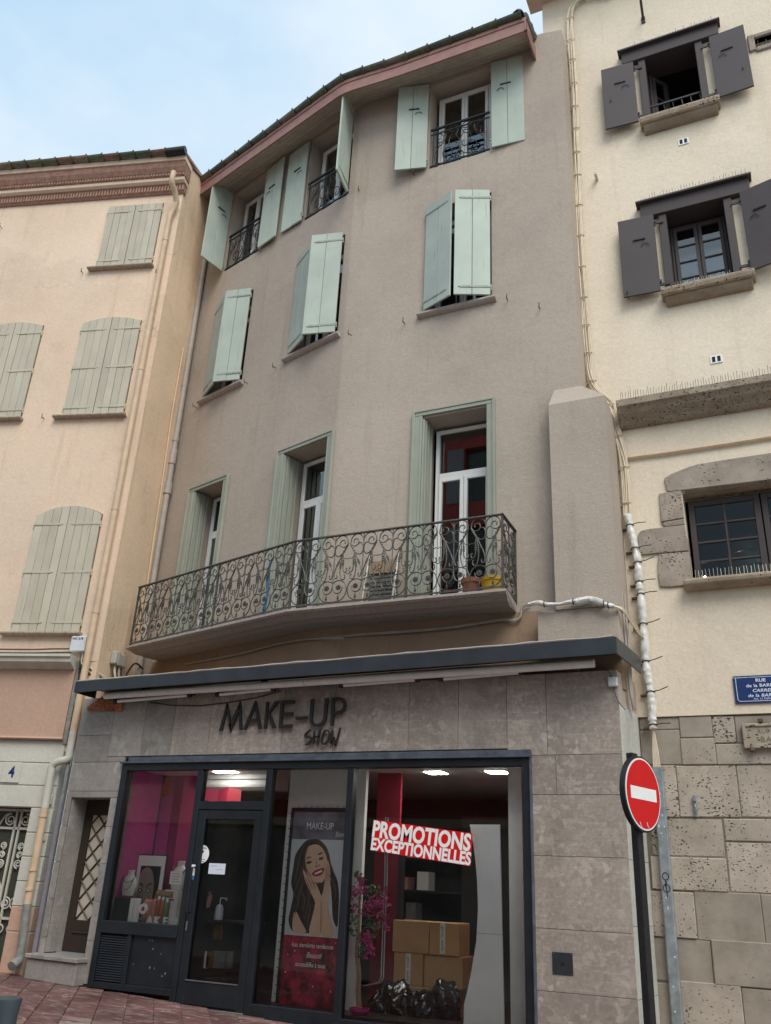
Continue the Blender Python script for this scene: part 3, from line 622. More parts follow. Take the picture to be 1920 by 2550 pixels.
# ------------------------------------------------------------------ shutters
def shutter(parent, fr, hu, z0, z1, w, deg, side, mat, n=3, hd=.045, straps=True, inner=False, name='shutter', strapmat='hinge', arch=None, nst=2, vents=False, hook=True):
    # side 'L': hinge on its left edge (closed: runs to the right).  deg = 0 closed, 180 folded back on the wall
    a = R(deg); sg = 1 if side == 'L' else -1
    t = fr.t*(sg*math.cos(a)) + fr.n*math.sin(a); nn = Vector((t.y, -t.x, 0))*sg       # nn = face that looks out when closed
    H = fr.P(hu, hd, 0)
    class L_: pass
    lf = L_(); lf.P = lambda u, d, z: H + t*u + nn*d + Vector((0, 0, z))
    if sg < 0:
        q = lf.P; lf.P = q
    root = bpy.data.objects.new(name, None); COL.objects.link(root); root.parent = parent; WL[root] = lf.P(0, 0, z0); root.location = WL[root]-WL[parent]
    th = .03
    for i in range(n):
        a0, a1 = w*i/n+.003, w*(i+1)/n-.003
        if arch:
            zt = lambda u: z1+arch*(1-((w-u)/w)**2)
            pts = [(a0, z0), (a1, z0)] + [(a1-(a1-a0)*k/3, zt(a1-(a1-a0)*k/3)) for k in range(4)]
        else: pts = [(a0, z0+random.uniform(0, .004)), (a1, z0+random.uniform(0, .004)), (a1, z1), (a0, z1)]
        if sg < 0: pts = pts[::-1]
        b_ = MB(); e_ = random.uniform(-.003, .003); b_.prism(lf, pts, -th/2+e_, th/2+e_); b_.build('plank', M[mat], root, bevel=.004)
    if straps:
        for k in range(nst):
            zc = z0+.14+(z1-z0-.30)*k/max(1, nst-1); o = th/2 if not inner else -th/2; s = 1 if not inner else -1
            b_ = MB(); e0, e1 = sorted((o, o+s*.008)); b_.box(lf, -.01, w*.80, e0, e1, zc-.016, zc+.016)
            b_.add([lf.P(w*.80, e0, zc-.016), lf.P(w*.80, e0, zc+.016), lf.P(w*.88, e0, zc), lf.P(w*.80, e1, zc-.016), lf.P(w*.80, e1, zc+.016), lf.P(w*.88, e1, zc)], [(0, 1, 2), (3, 5, 4), (0, 3, 4, 1), (1, 4, 5, 2), (2, 5, 3, 0)])
            for q in range(5): b_.lathe(lf.P(w*(.08+.16*q), max(abs(e0), abs(e1))*s, zc), [(.006, 0), (.004, .004)], 6, nn*s)
            b_.tube([lf.P(-.008, 0, zc-.05), lf.P(-.008, 0, zc+.05)], .012, 6); b_.tube([lf.P(-.008, 0, zc), lf.P(-.012, -.04, zc)], .010, 6)
            b_.build('strap_hinge', M[strapmat], root)
    if hook:      # espagnolette bar keeper and a small drop handle on the inside face
        b_ = MB(); zc = z0+(z1-z0)*.70
        b_.box(lf, w*.28, w*.62, -th/2-.010, -th/2, zc-.008, zc+.008)
        for q in range(5): b_.box(lf, w*(.31+.065*q), w*(.335+.065*q), -th/2-.022, -th/2-.008, zc-.012, zc+.012)
        b_.build('keeper_bar', M['ironb'], root)
        b_ = MB(); hp = [lf.P(w*(.30 if mat != 'x' else .3)+.09*math.cos(q*math.pi/6)*.6, -th/2-.012, zc-.13+.05*math.sin(q*math.pi/6)) for q in range(7)]
        b_.tube(hp, .005, 5); b_.build('drop_handle', M['ironb'], root)
    return root
def fit(fr, hpx, hpb, fpx, hd=.045):            # hinge top/bottom pixels and free-edge top pixel -> hinge u, z0, z1, width, opening
    u, z1 = fr.px(*hpx, hd); u2, z0 = fr.px(*hpb, hd); f = hit(fpx[0], fpx[1], (0, 0, z1), Vector((0, 0, 1)))
    fu, fd, _ = fr.inv(f); return (u+u2)/2, z0, z1, fu, fd-hd
def put(fr, hpx, hpb, fpx, side, mat, z=None, wid=None, **k):
    u, z0, z1, fu, fd = fit(fr, hpx, hpb, fpx)
    hu = k.pop('hu', u)
    if z: z0, z1 = z
    du = (fu-hu) if side == 'L' else (hu-fu)
    w = wid or math.hypot(du, fd); deg = math.degrees(math.atan2(fd, du))
    print('SHUT', side, 'hu %.2f z %.2f-%.2f w %.2f (%.2f) deg %.0f' % (hu, z0, z1, math.hypot(du, fd), w, deg))
    deg = k.pop('deg', deg)
    return shutter(house, fr, hu, z0, z1, w, deg, side, mat, **k)
W3, W2 = .53, .535
# second floor, ajar
put(FR, (1063, 523), (1055, 784), (1129, 478), 'L', 'greengrey', (Z2+.02, Z2b), W2, n=2, hu=RU[0]+.01, hook=False)
put(FR, (1226, 473), (1226, 745), (1139, 474), 'R', 'green', (Z2+.02, Z2b), W2, n=2, hu=RU[1]-.01, hook=False)
put(FL, (746, 652), (724, 887), (781, 605), 'L', 'greengrey', (Z2+.02, Z2b), W2, n=2, hu=LM[0]+.01, hook=False)
put(FL, (859, 580), (845, 821), (783, 590), 'R', 'green', (Z2+.02, Z2b), W2, n=2, hu=LM[1]-.01, hook=False)
put(FL, (544, 776), (509, 998), (565, 740), 'L', 'greengrey', (Z2, Z2b-.06), .49, n=2, hu=LLf[0]+.01, hook=False)
put(FL, (630, 720), (603, 949), (568, 730), 'R', 'green', (Z2, Z2b-.06), .5, n=2, hu=LLf[1]-.01, hook=False)
# top floor, folded back or standing out
put(FR, (1063, 205), (1060, 419), (991, 211), 'L', 'green', (Z3+.0, Z3b+.0), W3, n=2, hu=RU[0]-.02, straps=True)
put(FR, (1226, 150), (1230, 367), (1304, 130), 'R', 'green', (Z3+.0, Z3b+.0), W3, n=2, hu=RU[1]+.02)
put(FL, (766, 350), (750, 565), (718, 384), 'L', 'green', (Z3, Z3b), W3, n=2, hu=LM[0]-.02)
put(FL, (879, 285), (868, 471), (849, 209), 'R', 'green', (Z3, Z3b), W3, n=2, hu=LM[1]+.0)
put(FL, (575, 515), (552, 683), (521, 468), 'L', 'green', (Z3-.05, Z3b-.02), W3, n=2, hu=LLf[0]-.02)
put(FL, (664, 433), (640, 632), (705, 399), 'R', 'green', (Z3-.05, Z3b-.02), W3, n=2, hu=LLf[1]+.02)
# ------------------------------------------------------------------ balcony: slab on a moulded cornice
BD = .56; ZB = 4.80
def lpt(fr, u, d, z): return fr.P(u, d, z)
def bal_path(d):       # plan polyline of the balcony edge at distance d
    uk = UK - .0 + d*math.tan(R(8.0)); xk = FL.P(0, 0, 0)
    a = FL.P(-3.42, d, 0)
    # meet of the two offset lines
    den = FL.t.y; y = YR-d; s = (y-(FL.o+FL.n*d).y)/den; k = FL.o+FL.n*d+FL.t*s
    return [FL.P(-3.42-.10*(d > .5), d, 0), k, Vector((-2.785+.02*(d > .5), YR-d, 0))]
prof = [(.0, 4.74), (.30, 4.74), (.37, 4.755), (.44, 4.755), (.50, 4.785), (.53, 4.80), (.565, 4.80), (.60, 4.825), (.60, 4.855), (.0, 4.855)]
mb = MB(); n = len(prof); rows = [bal_path(d) for d, z in prof]
endR = [-2.785+.05*max(0, (d-.3)/.3) for d, z in prof]; endL = [-3.42-.08*max(0, (d-.3)/.3) for d, z in prof]
for i, (d, z) in enumerate(prof):
    p = rows[i]; mb.v += [FL.P(endL[i], d, z), Vector((p[1].x, p[1].y, z)), Vector((endR[i], YR-d, z))]
for i in range(n):
    j = (i+1) % n
    for k in range(2): mb.f.append((i*3+k, i*3+k+1, j*3+k+1, j*3+k))
mb.f.append(tuple(i*3 for i in range(n))); mb.f.append(tuple(i*3+2 for i in reversed(range(n))))
slab = mb.build('balcony_slab', M['sill'], house)
# ------------------------------------------------------------------ balcony railing
rl_loc = Vector((-5.5, 9.2, 4.86))
rail = bpy.data.objects.new('balcony_railing', None); COL.objects.link(rail); rail.parent = house; WL[rail] = rl_loc; rail.location = rl_loc-WL[house]
UW, UH = .405, .905
def unit_mesh():
    mb = MB(); th = .0078
    def T(pts, r=th, k=5): mb.tube([Vector((x*UW, 0, z*UH)) for x, z in pts], r, k)
    for s in (-1, 1):
        S = lambda pts: [(s*x, z) for x, z in pts]
        T(S([(0.0, .90)] + [(-.235+.235*math.cos(t)*(1-.115*t/1.9/math.pi*1.9), .885+.105*math.sin(t)*(1-.0)) for t in [q*math.pi/12 for q in range(0, 13)]] + [(-.29+ (.18-.135*q/20)*math.cos(math.pi+q*math.pi/9), .875+(.08-.058*q/20)*math.sin(math.pi+q*math.pi/9)) for q in range(1, 21)]))
        T(S(smoothpts([(-.17, .845), (-.08, .845), (-.02, .80), (-.012, .745), (-.04, .70), (-.11, .675), (-.20, .685), (-.27, .715)], 4)))
        T(S(smoothpts([(-.46, .86), (-.40, .80), (-.34, .75), (-.29, .71)], 4)), .011)                      # husk
        T(S(smoothpts([(-.27, .71), (-.19, .62), (-.11, .54), (-.045, .46), (-.03, .40), (-.07, .345), (-.125, .35), (-.135, .385), (-.11, .395)], 4)))
        T(S(smoothpts([(-.285, .70), (-.245, .60), (-.225, .50), (-.235, .41), (-.28, .33), (-.355, .315), (-.405, .345), (-.40, .39), (-.365, .385)], 4)))
        T(S(smoothpts([(-.31, .70), (-.315, .60), (-.315, .52), (-.34, .45), (-.40, .42), (-.455, .445), (-.45, .485), (-.415, .475)], 4)))
        T(S(smoothpts([(-.33, .655), (-.38, .625), (-.44, .635), (-.5, .62)], 4)), .005)
        T(S(smoothpts([(-.43, .42), (-.47, .40), (-.5, .405)], 3)), .005)
        for (x0, z0, x1, z1) in ((-.165, .59, -.12, .545), (-.238, .56, -.226, .50), (-.315, .60, -.315, .54)):     # strung beads
            for q in range(3):
                t = q/2; T(S([(x0+(x1-x0)*t, z0+(z1-z0)*t+.008), (x0+(x1-x0)*t, z0+(z1-z0)*t-.008)]), .0145, 6)
        for q in range(3): T(S([(-.43+.05*q, .83-.04*q), (-.415+.05*q, .815-.04*q)]), .0155, 6)
        T(S(smoothpts([(0, .27), (-.07, .295), (-.19, .31), (-.33, .295), (-.44, .245), (-.485, .17), (-.45, .09), (-.34, .03), (-.18, .006), (0, .0)], 5)))
        T(S([(0, .27)] + smoothpts([(-.01, .21), (-.05, .155), (-.13, .125), (-.24, .125), (-.32, .165), (-.34, .21)], 4)))
        for q in range(8):                                                                                        # rosette
            a = q*math.pi/4; cx, cz = -.205*UW*s, .205*UH
            mb.lathe(Vector((cx+.026*math.cos(a), -.004, cz+.026*math.sin(a))), [(.0135, 0), (.011, .006), (.003, .009)], 6, Vector((0, -1, 0)))
        mb.lathe(Vector((cx, -.004, cz)), [(.013, 0), (.010, .012), (.003, .016)], 8, Vector((0, -1, 0)))
        mb.lathe(Vector((cx, .004, cz)), [(.03, 0), (.03, .006)], 10, Vector((0, 1, 0)))
        mb.lathe(Vector((cx, 0, .105*UH)), [(.005, 0), (.005, -.02), (.012, -.025), (.009, -.045), (.017, -.05), (.004, -.075)][::-1], 6)
        mb.tube([Vector((cx, 0, .105*UH)), Vector((cx, 0, .13*UH))], .004, 5)
    T([(0, 1.0), (0, .25)], .0065)
    return mb.mesh('scroll_panel', M['iron'], Vector((0, 0, 0)))
um = unit_mesh(); ZR0 = 4.905
def rail_run(A, B, n, posts):
    A, B = Vector((A[0], A[1], 0)), Vector((B[0], B[1], 0)); t = (B-A); L = t.length; t.normalize(); nrm = Vector((t.y, -t.x, 0))
    fr = Frame((A.x, A.y), math.atan2(t.y, t.x)); w = L/n
    for i in range(n): inst(um, 'scroll_panel', fmat(fr, (i+.5)*w, 0, ZR0, w/UW), rail)
    h = MB(); h.profile(fr, [(-.022, 5.805), (-.018, 5.822), (.018, 5.822), (.022, 5.805)][::-1], -.02, L+.02); h.build('handrail', M['iron'], rail)
    h = MB(); h.box(fr, 0, L, -.008, .008, 4.886, 4.904); h.build('bottom_rail', M['iron'], rail)
    for p in posts:
        h = MB(); h.box(fr, p*w-.012, p*w+.012, -.012, .012, 4.857, 5.805); h.build('railing_post', M['iron'], rail)
    for i in range(0, n, 2):
        h = MB(); h.box(fr, (i+1.0)*w-.006, (i+1.0)*w+.006, -.006, .006, 4.857, 4.886); h.build('railing_foot', M['iron'], rail)
pk = bal_path(BD)[1]; pl = FL.P(-3.44, BD, 0)
rail_run(pl, pk, 9, (0, 5, 9)); rail_run(pk, (-2.785, YR-BD), 7, (4, 7)); rail_run((-2.785, YR-BD), (-2.785, YR-.01), 1, (1,))
# things on the balcony
pot = thing('flower_pot', FR.P(-3.02, .22, 4.856), 'yellow pot with a terracotta pot beside it behind the right end of the balcony railing', 'pot')
m_ = MB(); m_.lathe(FR.P(-3.02, .22, 4.856), [(.10, 0), (.135, .22), (.148, .225), (.148, .27), (.13, .27), (.125, .24), (.01, .24)], 18); m_.build('rim_pot', M['yellow'], pot)
m_ = MB(); m_.lathe(FR.P(-3.30, .16, 4.856), [(.09, 0), (.125, .24), (.14, .245), (.14, .30), (.12, .30), (.01, .27)], 18)
tag(m_.build('flower_pot', M['terracotta']), 'dark red clay pot left of the yellow pot on the balcony', 'pot')
ch = thing('balcony_chair', FR.P(-4.55, .12, 4.856), 'folding slatted chair standing against the wall behind the balcony railing', 'chair')
for k in range(7): m_ = MB(); m_.box(FR, -4.75, -4.35, .05+.0*k, .07, 5.02+k*.055, 5.055+k*.055); m_.build('slat', M['curtain'], ch, bevel=.003)
for u in (-4.78, -4.35): m_ = MB(); m_.tube([FR.P(u, .25, 4.857), FR.P(u, .05, 5.72)], .012, 6); m_.build('leg', M['pvcw'], ch)
for u in (-4.77, -4.36): m_ = MB(); m_.tube([FR.P(u, .03, 4.857), FR.P(u, .16, 5.32)], .011, 6); m_.build('leg', M['pvcw'], ch)
m_ = MB(); m_.box(FR, -4.78, -4.35, .035, .065, 5.42, 5.60); m_.build('backrest', M['bark'], ch, bevel=.005)
m_ = MB(); m_.tube([FL.P(-.72, .3, 4.857), FL.P(-.70, .28, 5.3), FL.P(-.69, .3, 5.78)], .016, 6); tag(m_.build('broom_handle', M['blue']), 'blue pole leaning behind the balcony railing beside the middle door-window', 'pole')
# ------------------------------------------------------------------ small guards at the top-floor windows
def guard(fr, u0, u1, z0, z1, d):
    w, h = u1-u0, z1-z0
    root = bpy.data.objects.new('window_guard', None); COL.objects.link(root); root.parent = house; WL[root] = fr.P((u0+u1)/2, d, z0); root.location = WL[root]-WL[house]
    for z, t in ((z1, .016), (z1-.11, .009), (z0+.02, .012)):
        m_ = MB(); m_.box(fr, u0, u1, d-t, d+t, z-t, z+t); m_.build('guard_rail', M['ironb'], root)
    for u in (u0+.05, u1-.05): m_ = MB(); m_.box(fr, u-.007, u+.007, d-.007, d+.007, z0, z1-.016); m_.build('guard_post', M['ironb'], root)
    m_ = MB(); cu = (u0+u1)/2; H = h-.13; W = w/2-.06
    def T(pts, r=.0075): m_.tube([fr.P(cu+x*W, d, z0+.02+z*H) for x, z in pts], r, 5)
    for s in (-1, 1):
        S = lambda pts: [(s*x, z) for x, z in pts]
        T(S(spiral(.30, .62, .10, .36, 1.2, -1.0, 14)[:1] + smoothpts([(.10, .80), (.22, .86), (.36, .78), (.42, .6), (.36, .42), (.22, .34), (.10, .40), (.09, .50), (.17, .53)], 4)))
        T(S(smoothpts([(.06, .95), (.14, .78), (.06, .68), (.0, .55), (-.02, .38), (.08, .22), (.2, .12), (.34, .10)], 4)))
        T(S(smoothpts([(.96, .98), (.80, .98), (.66, .90), (.62, .78), (.70, .68), (.80, .70), (.82, .78), (.76, .82)], 4)))
        T(S(smoothpts([(.80, .70), (.74, .58), (.60, .70), (.54, .84), (.56, .94)], 4)))
        T(S(smoothpts([(.74, .60), (.86, .48), (.95, .30), (.96, .14)], 4)))
        T(S(smoothpts([(.96, .55), (.86, .62), (.80, .56), (.84, .50), (.90, .53)], 4)))
        T(S(smoothpts([(.34, .10), (.28, .26), (.36, .42), (.52, .44), (.64, .34), (.62, .2), (.5, .16), (.44, .24), (.52, .28)], 4)))
        T(S(smoothpts([(.34, .10), (.52, .02), (.72, .02), (.88, .08), (.96, .02)], 4)))
        T(S(smoothpts([(.08, 1.02), (.2, 1.10), (.36, 1.08), (.40, 1.0), (.32, .96), (.28, 1.02)], 4)))
        T(S(smoothpts([(.05, .98), (.18, .92), (.32, .92), (.44, .99)], 4)))
        T(S(smoothpts([(.02, .24), (.12, .16), (.16, .06), (.06, .03), (.03, .10), (.1, .12)], 4)))
        T(S([(.93, .98), (.93, .02)]), .006)
    m_.build('scrollwork', M['ironb'], root)
    return root
guard(FR, RU[0]+.02, RU[1]-.02, Z3+.02, 13.2, .0); guard(FL, LM[0]+.02, LM[1]-.02, Z3+.02, 13.2, .0); guard(FL, LLf[0]+.02, LLf[1]-.02, Z3-.03, 13.15, .0)
# shutter stays and small hooks on the wall
def wall_hook(fr, u, z, parent, mat='rust', L=.10, nm='shutter_stay'):
    m_ = MB(); m_.tube([fr.P(u, 0, z), fr.P(u, L*.7, z), fr.P(u+.012, L, z-.005), fr.P(u+.014, L, z+.04)], .007, 6); m_.tube([fr.P(u, L*.75, z-.035), fr.P(u, L*.75, z)], .006, 5); return m_.build(nm, M[mat], parent)
for fr, px in ((FR, (1265, 748)), (FR, (1008, 806)), (FR, (1345, 770)), (FR, (1032, 437)), (FR, (897, 478)), (FL, (876, 836)), (FL, (688, 917)), (FL, (617, 955)), (FL, (490, 1015)), (FL, (650, 627))):
    wall_hook(fr, *fr.px(*px), house)

# ------------------------------------------------------------------ shop: breccia cladding, slab by slab
def S(x, y, d=0): return FS.px(x, y, d)
UL, UF0, UF1, UC = -9.12, S(311, 1890)[0], S(1322, 2000)[0], -1.595
ZT = 3.92; ZLIN = 3.10
zj = [S(1440, 1879)[1], S(1440, 1979)[1], S(1450, 2134)[1], S(1452, 2318)[1], S(1455, 2477)[1]]
zl = [S(240, 1831)[1], S(240, 1898)[1], S(230, 1970)[1]]
clad = bpy.data.objects.new('cladding', None); COL.objects.link(clad); clad.parent = house; WL[clad] = Vector((-5, YS, .2)); clad.location = WL[clad]-WL[house]
bk = MB()
def slabp(u0, u1, z0, z1, mat='marble', d=0, fr=FS, parent=None, nm='cladding_slab'):
    g_ = .0022; m_ = MB(); m_.box(fr, u0+g_, u1-g_, d-.028, d+random.uniform(-.0015, .0015), (z0 if not isinstance(z0, tuple) else z0), z1)
    m_.v = [v+Vector((0, 0, g_ if i % 8 < 4 else -g_)) for i, v in enumerate(m_.v)]
    return m_.build(nm, M[mat], parent or clad, bevel=.002)
vj = [UL] + [S(x, 1785)[0] for x in (284, 362, 435, 526, 705, 833, 1018, 1141, 1262, 1361)] + [UC]
vj2 = vj[:]
for i in range(len(vj)-1):
    if vj[i+1] <= UF0+.02: continue
    slabp(vj[i], vj[i+1], ZLIN if vj[i+1] < UF1 else zj[0], ZT, 'marble' if i > 2 else 'marbleg')
slabp(UL, vj[1], zl[0], ZT, 'marbleg')
slabp(UL, vj[1], zl[1], zl[0], 'marbleg')
slabp(vj[1], UF0, zl[1], ZLIN, 'marbleg') if UF0 > vj[1]+.05 else None
# side door in the left pier
DU0, DZ1 = S(180, 1986); DU1 = S(275, 1987)[0]; DZ0 = gz(DU0)+.30
print('side door', DU0, DU1, DZ0, DZ1, 'frame', UF0, UF1, 'zj', zj, 'zl', zl)
slabp(UL, UF0, zl[2], zl[1], 'marbleg')
slabp(DU0-.02, UF0, DZ1+.0, zl[2], 'marbleg')
nl = 5
for k in range(nl):
    a, b = gz(UL)+.02+(zl[2]-gz(UL)-.02)*k/nl, gz(UL)+.02+(zl[2]-gz(UL)-.02)*(k+1)/nl
    slabp(UL, DU0-.02, a, b, 'marbleg'); 
    slabp(DU1, UF0-.004, a-.03 if k == 0 else a, min(b, DZ1), 'marbleg')
# right pier
u1361, u1385 = S(1361, 1840)[0], S(1385, 1930)[0]
slabp(UF1, u1385, zj[1], zj[0]); slabp(u1385, UC, zj[1], zj[0])
zr = zj + [.10]
for k in range(1, 5): slabp(UF1, UC, zr[k+1], zr[k])
slabp(UF1, UC, gz(-2)+.005, .10)
# pale marble return of the corner, set slightly askew
RET = Frame((UC, YS), math.atan2(YC-YS-.02, .09)); LR = math.hypot(.09, YC-YS-.02)
for k, (a, b) in enumerate(((gz(-1.6)+.01, .75), (.75, 1.38), (1.38, 1.99), (1.99, 2.60), (2.60, 3.55))): slabp(.004, LR, a, b, 'marblel', -.002, RET)
slabp(.004, LR, 3.55, ZT, 'wall', -.012, RET)
# backing wall behind the slabs (dark bed in the joints)
m_ = MB(); wall_mb(m_, Frame((0, YS+.03), 0), UL, UC-.01, gz(UL)*0+.0, ZT, [(UF0-.01, UF1+.01, -.1, 3.07), (DU0-.03, DU1+.004, 0.0, DZ1+.03)], .22); m_.build('shop_wall', M['mortar'], house)
m_ = MB(); m_.box(FS, UC-.3, UC-.034, -.72, -.26, .02, ZT); m_.build('corner_pier', M['mortar'], house)
# door recess
m_ = MB(); m_.box(FS, DU0-.02, DU0, -.34, -.03, DZ0, DZ1); m_.box(FS, DU0, DU1, -.34, -.03, DZ1, DZ1+.02); m_.build('door_reveal', M['marbleg'], house)
m_ = MB(); d0 = -.30
dl = bpy.data.objects.new('side_door', None); COL.objects.link(dl); dl.parent = house; WL[dl] = FS.P(DU0, d0, DZ0); dl.location = WL[dl]-WL[house]
m_ = MB(); m_.box(FS, DU0, DU0+.13, d0-.05, d0, DZ0, DZ1); m_.box(FS, DU1-.09, DU1, d0-.05, d0, DZ0, DZ1); m_.box(FS, DU0+.13, DU1-.09, d0-.05, d0, DZ1-.2, DZ1); m_.box(FS, DU0+.13, DU1-.09, d0-.05, d0, DZ0, DZ0+.38); m_.box(FS, DU0+.14, DU1-.1, d0, d0+.015, DZ0+.22, DZ0+.245)
m_.build('door_leaf', M['doorwood'], dl, bevel=.006)
m_ = MB(); m_.box(FS, DU0+.13, DU1-.09, d0-.03, d0-.024, DZ0+.38, DZ1-.2); m_.build('frosted_pane', M['frost'], dl)
la, lb, lc, le = DU0+.13, DU1-.09, DZ0+.38, DZ1-.2; nx = 2; hw = (lb-la)/nx; hh = (le-lc)/5.5
m_ = MB()
for s in (1, -1):
    for k in range(-2, 9):
        zz0 = lc+k*hh
        p0, p1 = (la, zz0 if s > 0 else zz0+2*hh), (lb, zz0+2*hh if s > 0 else zz0)
        pts = []
        for t in [q/24 for q in range(25)]:
            u, z = p0[0]+(p1[0]-p0[0])*t, p0[1]+(p1[1]-p0[1])*t
            if lc <= z <= le: pts.append(FS.P(u, d0-.012, z))
        if len(pts) > 1: m_.tube([pts[0], pts[-1]], .011, 4)
m_.build('lattice', M['lattice'], dl)
# step in front of the side door
st = thing('door_step', FS.P(DU0, 0, gz(DU0)), 'stone step with a worn slab under the narrow brown side door', 'step')
m_ = MB(); m_.box(FS, DU0-.10, DU1+.05, -.30, .17, (gz(DU0), gz(DU1)), (DZ0-.065, DZ0-.075)); m_.build('step_block', M['marbleg'], st, bevel=.01)
m_ = MB(); m_.box(FS, DU0-.12, DU1+.07, -.30, .20, (DZ0-.064, DZ0-.074), (DZ0-.012, DZ0-.022)); m_.build('step_tread', M['marbleg'], st, bevel=.008)

# ------------------------------------------------------------------ slate fascia box with the awning gear under it
fb = thing('awning_box', (-5.2, 9.1, 3.9), 'slate blue sheet metal fascia box running across the shop front above the sign', 'fascia')
YF = 9.05; FF = Frame((0, YF), 0); ul, ur = -8.90, -1.505
zf = lambda u, b: (3.905 if b else 4.055)+(.075 if b else .11)*(u-ul)/(ur-ul)
jj = [ul, -6.4, -3.98, ur]
for i in range(3):
    m_ = MB(); m_.box(FF, jj[i]+.001, jj[i+1]-.001, -.02, 0, (zf(jj[i], 1), zf(jj[i+1], 1)), (zf(jj[i], 0), zf(jj[i+1], 0))); m_.build('fascia_sheet', M['fascia'], fb, bevel=.003)
m_ = MB(); FE = Frame((ur, YF), R(84)); m_.box(FE, .004, .95, -.018, 0, zf(ur, 1), zf(ur, 0)); m_.build('fascia_end', M['fascia'], fb, bevel=.003)
m_ = MB(); FE2 = Frame((ul, YF), R(90)); m_.box(FE2, .0, .42, 0.0, .018, zf(ul, 1), zf(ul, 0)); m_.build('fascia_end', M['fascia'], fb, bevel=.003)
m_ = MB(); m_.box(FF, ul+.02, ur-.02, -.62, -.021, (zf(ul, 0)-.03, zf(ur, 0)-.03), (zf(ul, 0)-.01, zf(ur, 0)-.01)); m_.build('fascia_top', M['frame'], fb)
m_ = MB(); n = 40
pts = [FF.P(ul+.02+(ur-ul-.04)*k/n, -.012+random.uniform(-.01, .004), zf(ul+(ur-ul)*k/n, 0)+.006+random.uniform(-.002, .008)) for k in range(n+1)]
m_.tube(pts, [random.uniform(.010, .018) for _ in pts], 6); m_.build('mortar_bead', M['pvcg'], fb)
# awning cassette and lamp battens
aw = thing('awning_cassette', FS.P(-5, .2, 3.72), 'long white rolled awning tube under the slate fascia box', 'awning')
ua, ub = S(262, 1733, .22)[0], S(1480, 1652, .22)[0]; za, zb = S(262, 1733, .22)[1], S(1478, 1652, .22)[1]
um_ = S(761, 1694, .22)[0]; zm = za+(zb-za)*(um_-ua)/(ub-ua)
for a, b, c, e in ((ua, um_-.004, za, zm), (um_+.004, ub, zm, zb)):
    m_ = MB(); m_.tube([FS.P(a, .22, c), FS.P(b, .22, e)], .047, 12); m_.build('awning_roll', M['awn'], aw)
for k, u in enumerate((-7.9, -6.0, -4.2, -2.0)):
    m_ = MB(); m_.box(FS, u-.03, u+.03, .0, .21, za+.0+.02*k/2, za+.1); m_.build('bracket', M['frame'], aw)
def batten(x0, y0, x1, y1, lab):
    (a, z0), (b, z1) = S(x0, y0, .12), S(x1, y1, .12); t = thing('lamp_batten', FS.P(a, .12, z0), lab, 'lamp', 'strip lamps under the fascia')
    m_ = MB(); m_.tube([FS.P(a+.06, .12, z0), FS.P(b-.06, .12, z1)], .022, 8); m_.build('tube', M['awn'], t)
    m_ = MB(); m_.box(FS, a, b, .03, .10, (z0+.012, z1+.012), (z0+.05, z1+.05)); m_.build('batten', M['frame'], t, bevel=.003)
    for u, z in ((a, z0), (b-.05, z1)): m_ = MB(); m_.tube([FS.P(u, .12, z), FS.P(u+.05, .12, z)], .032, 8); m_.build('lamp_holder', M['frame'], t)
batten(285, 1747, 476, 1731, 'leftmost strip lamp under the fascia box, beside the broken brick'); batten(538, 1730, 685, 1716, 'strip lamp above the letters MAKE under the fascia box')
batten(845, 1707, 1045, 1692, 'strip lamp right of the sign letters under the fascia box'); batten(1093, 1691, 1304, 1674, 'rightmost strip lamp under the fascia box')
m_ = MB(); random.seed(5)
vs = []
for i in range(9):
    for j in range(4): vs.append(FS.P(-9.0+.62*i/8, .012+.035*random.random()*(1 if 0 < j < 3 else .3), 3.74-.0+.20*j/3*(.35+.65*min(1, i/3)) - .03*(i/8)*(j == 0)))
m_.add(vs, [(i*4+j, (i+1)*4+j, (i+1)*4+j+1, i*4+j+1) for i in range(8) for j in range(3)]); m_.build('broken_brick_patch', M['brick'], house)
m_ = MB(); m_.tube([FS.P(*[S(x, y)[0], .01, S(x, y)[1]]) for x, y in ((375, 1750), (430, 1757), (500, 1758), (570, 1750), (640, 1738), (700, 1722))], .008, 5); tag(m_.build('sign_cable', M['cabled']), 'dark cable sagging across the stone above the word MAKE', 'cable')
# sign letters MAKE-UP, stand-off black letters drawn by strokes; from the photo's pixels on the cladding plane
LET = [[[(75, 475), (107, 475), (165, 200), (205, 410), (203, 492), (182, 400), (165, 140)]],]
def zpx(x, y): return 530+x/4.76, 1720+y/4.76
def letter(polys, nm, parent, d0=.035, d1=.06):
    m_ = MB()
    for pg in polys:
        pts = [S(*zpx(*p), d1) for p in pg]
        ar = sum(pts[i][0]*pts[(i+1) % len(pts)][1]-pts[(i+1) % len(pts)][0]*pts[i][1] for i in range(len(pts)))
        if ar < 0: pts = pts[::-1]
        m_.prism(FS, pts, d0, d1)
    return m_.build(nm, M['black'], parent)
sg = thing('shop_sign', FS.P(-6.2, .04, 3.2), 'black cut-out letters MAKE-UP SHOW fixed on the stone above the shop window', 'sign')
letter([[(70, 476), (105, 474), (178, 182), (167, 138)], [(167, 138), (158, 190), (203, 495), (218, 400)], [(203, 495), (320, 210), (322, 122), (190, 410)], [(322, 122), (307, 200), (310, 463), (343, 460), (328, 140)]], 'letter_m', sg)
letter([[(355, 462), (388, 460), (505, 178), (500, 112)], [(500, 112), (492, 190), (540, 452), (575, 450), (510, 120)], [(440, 335), (525, 332), (532, 362), (428, 366)]], 'letter_a', sg)
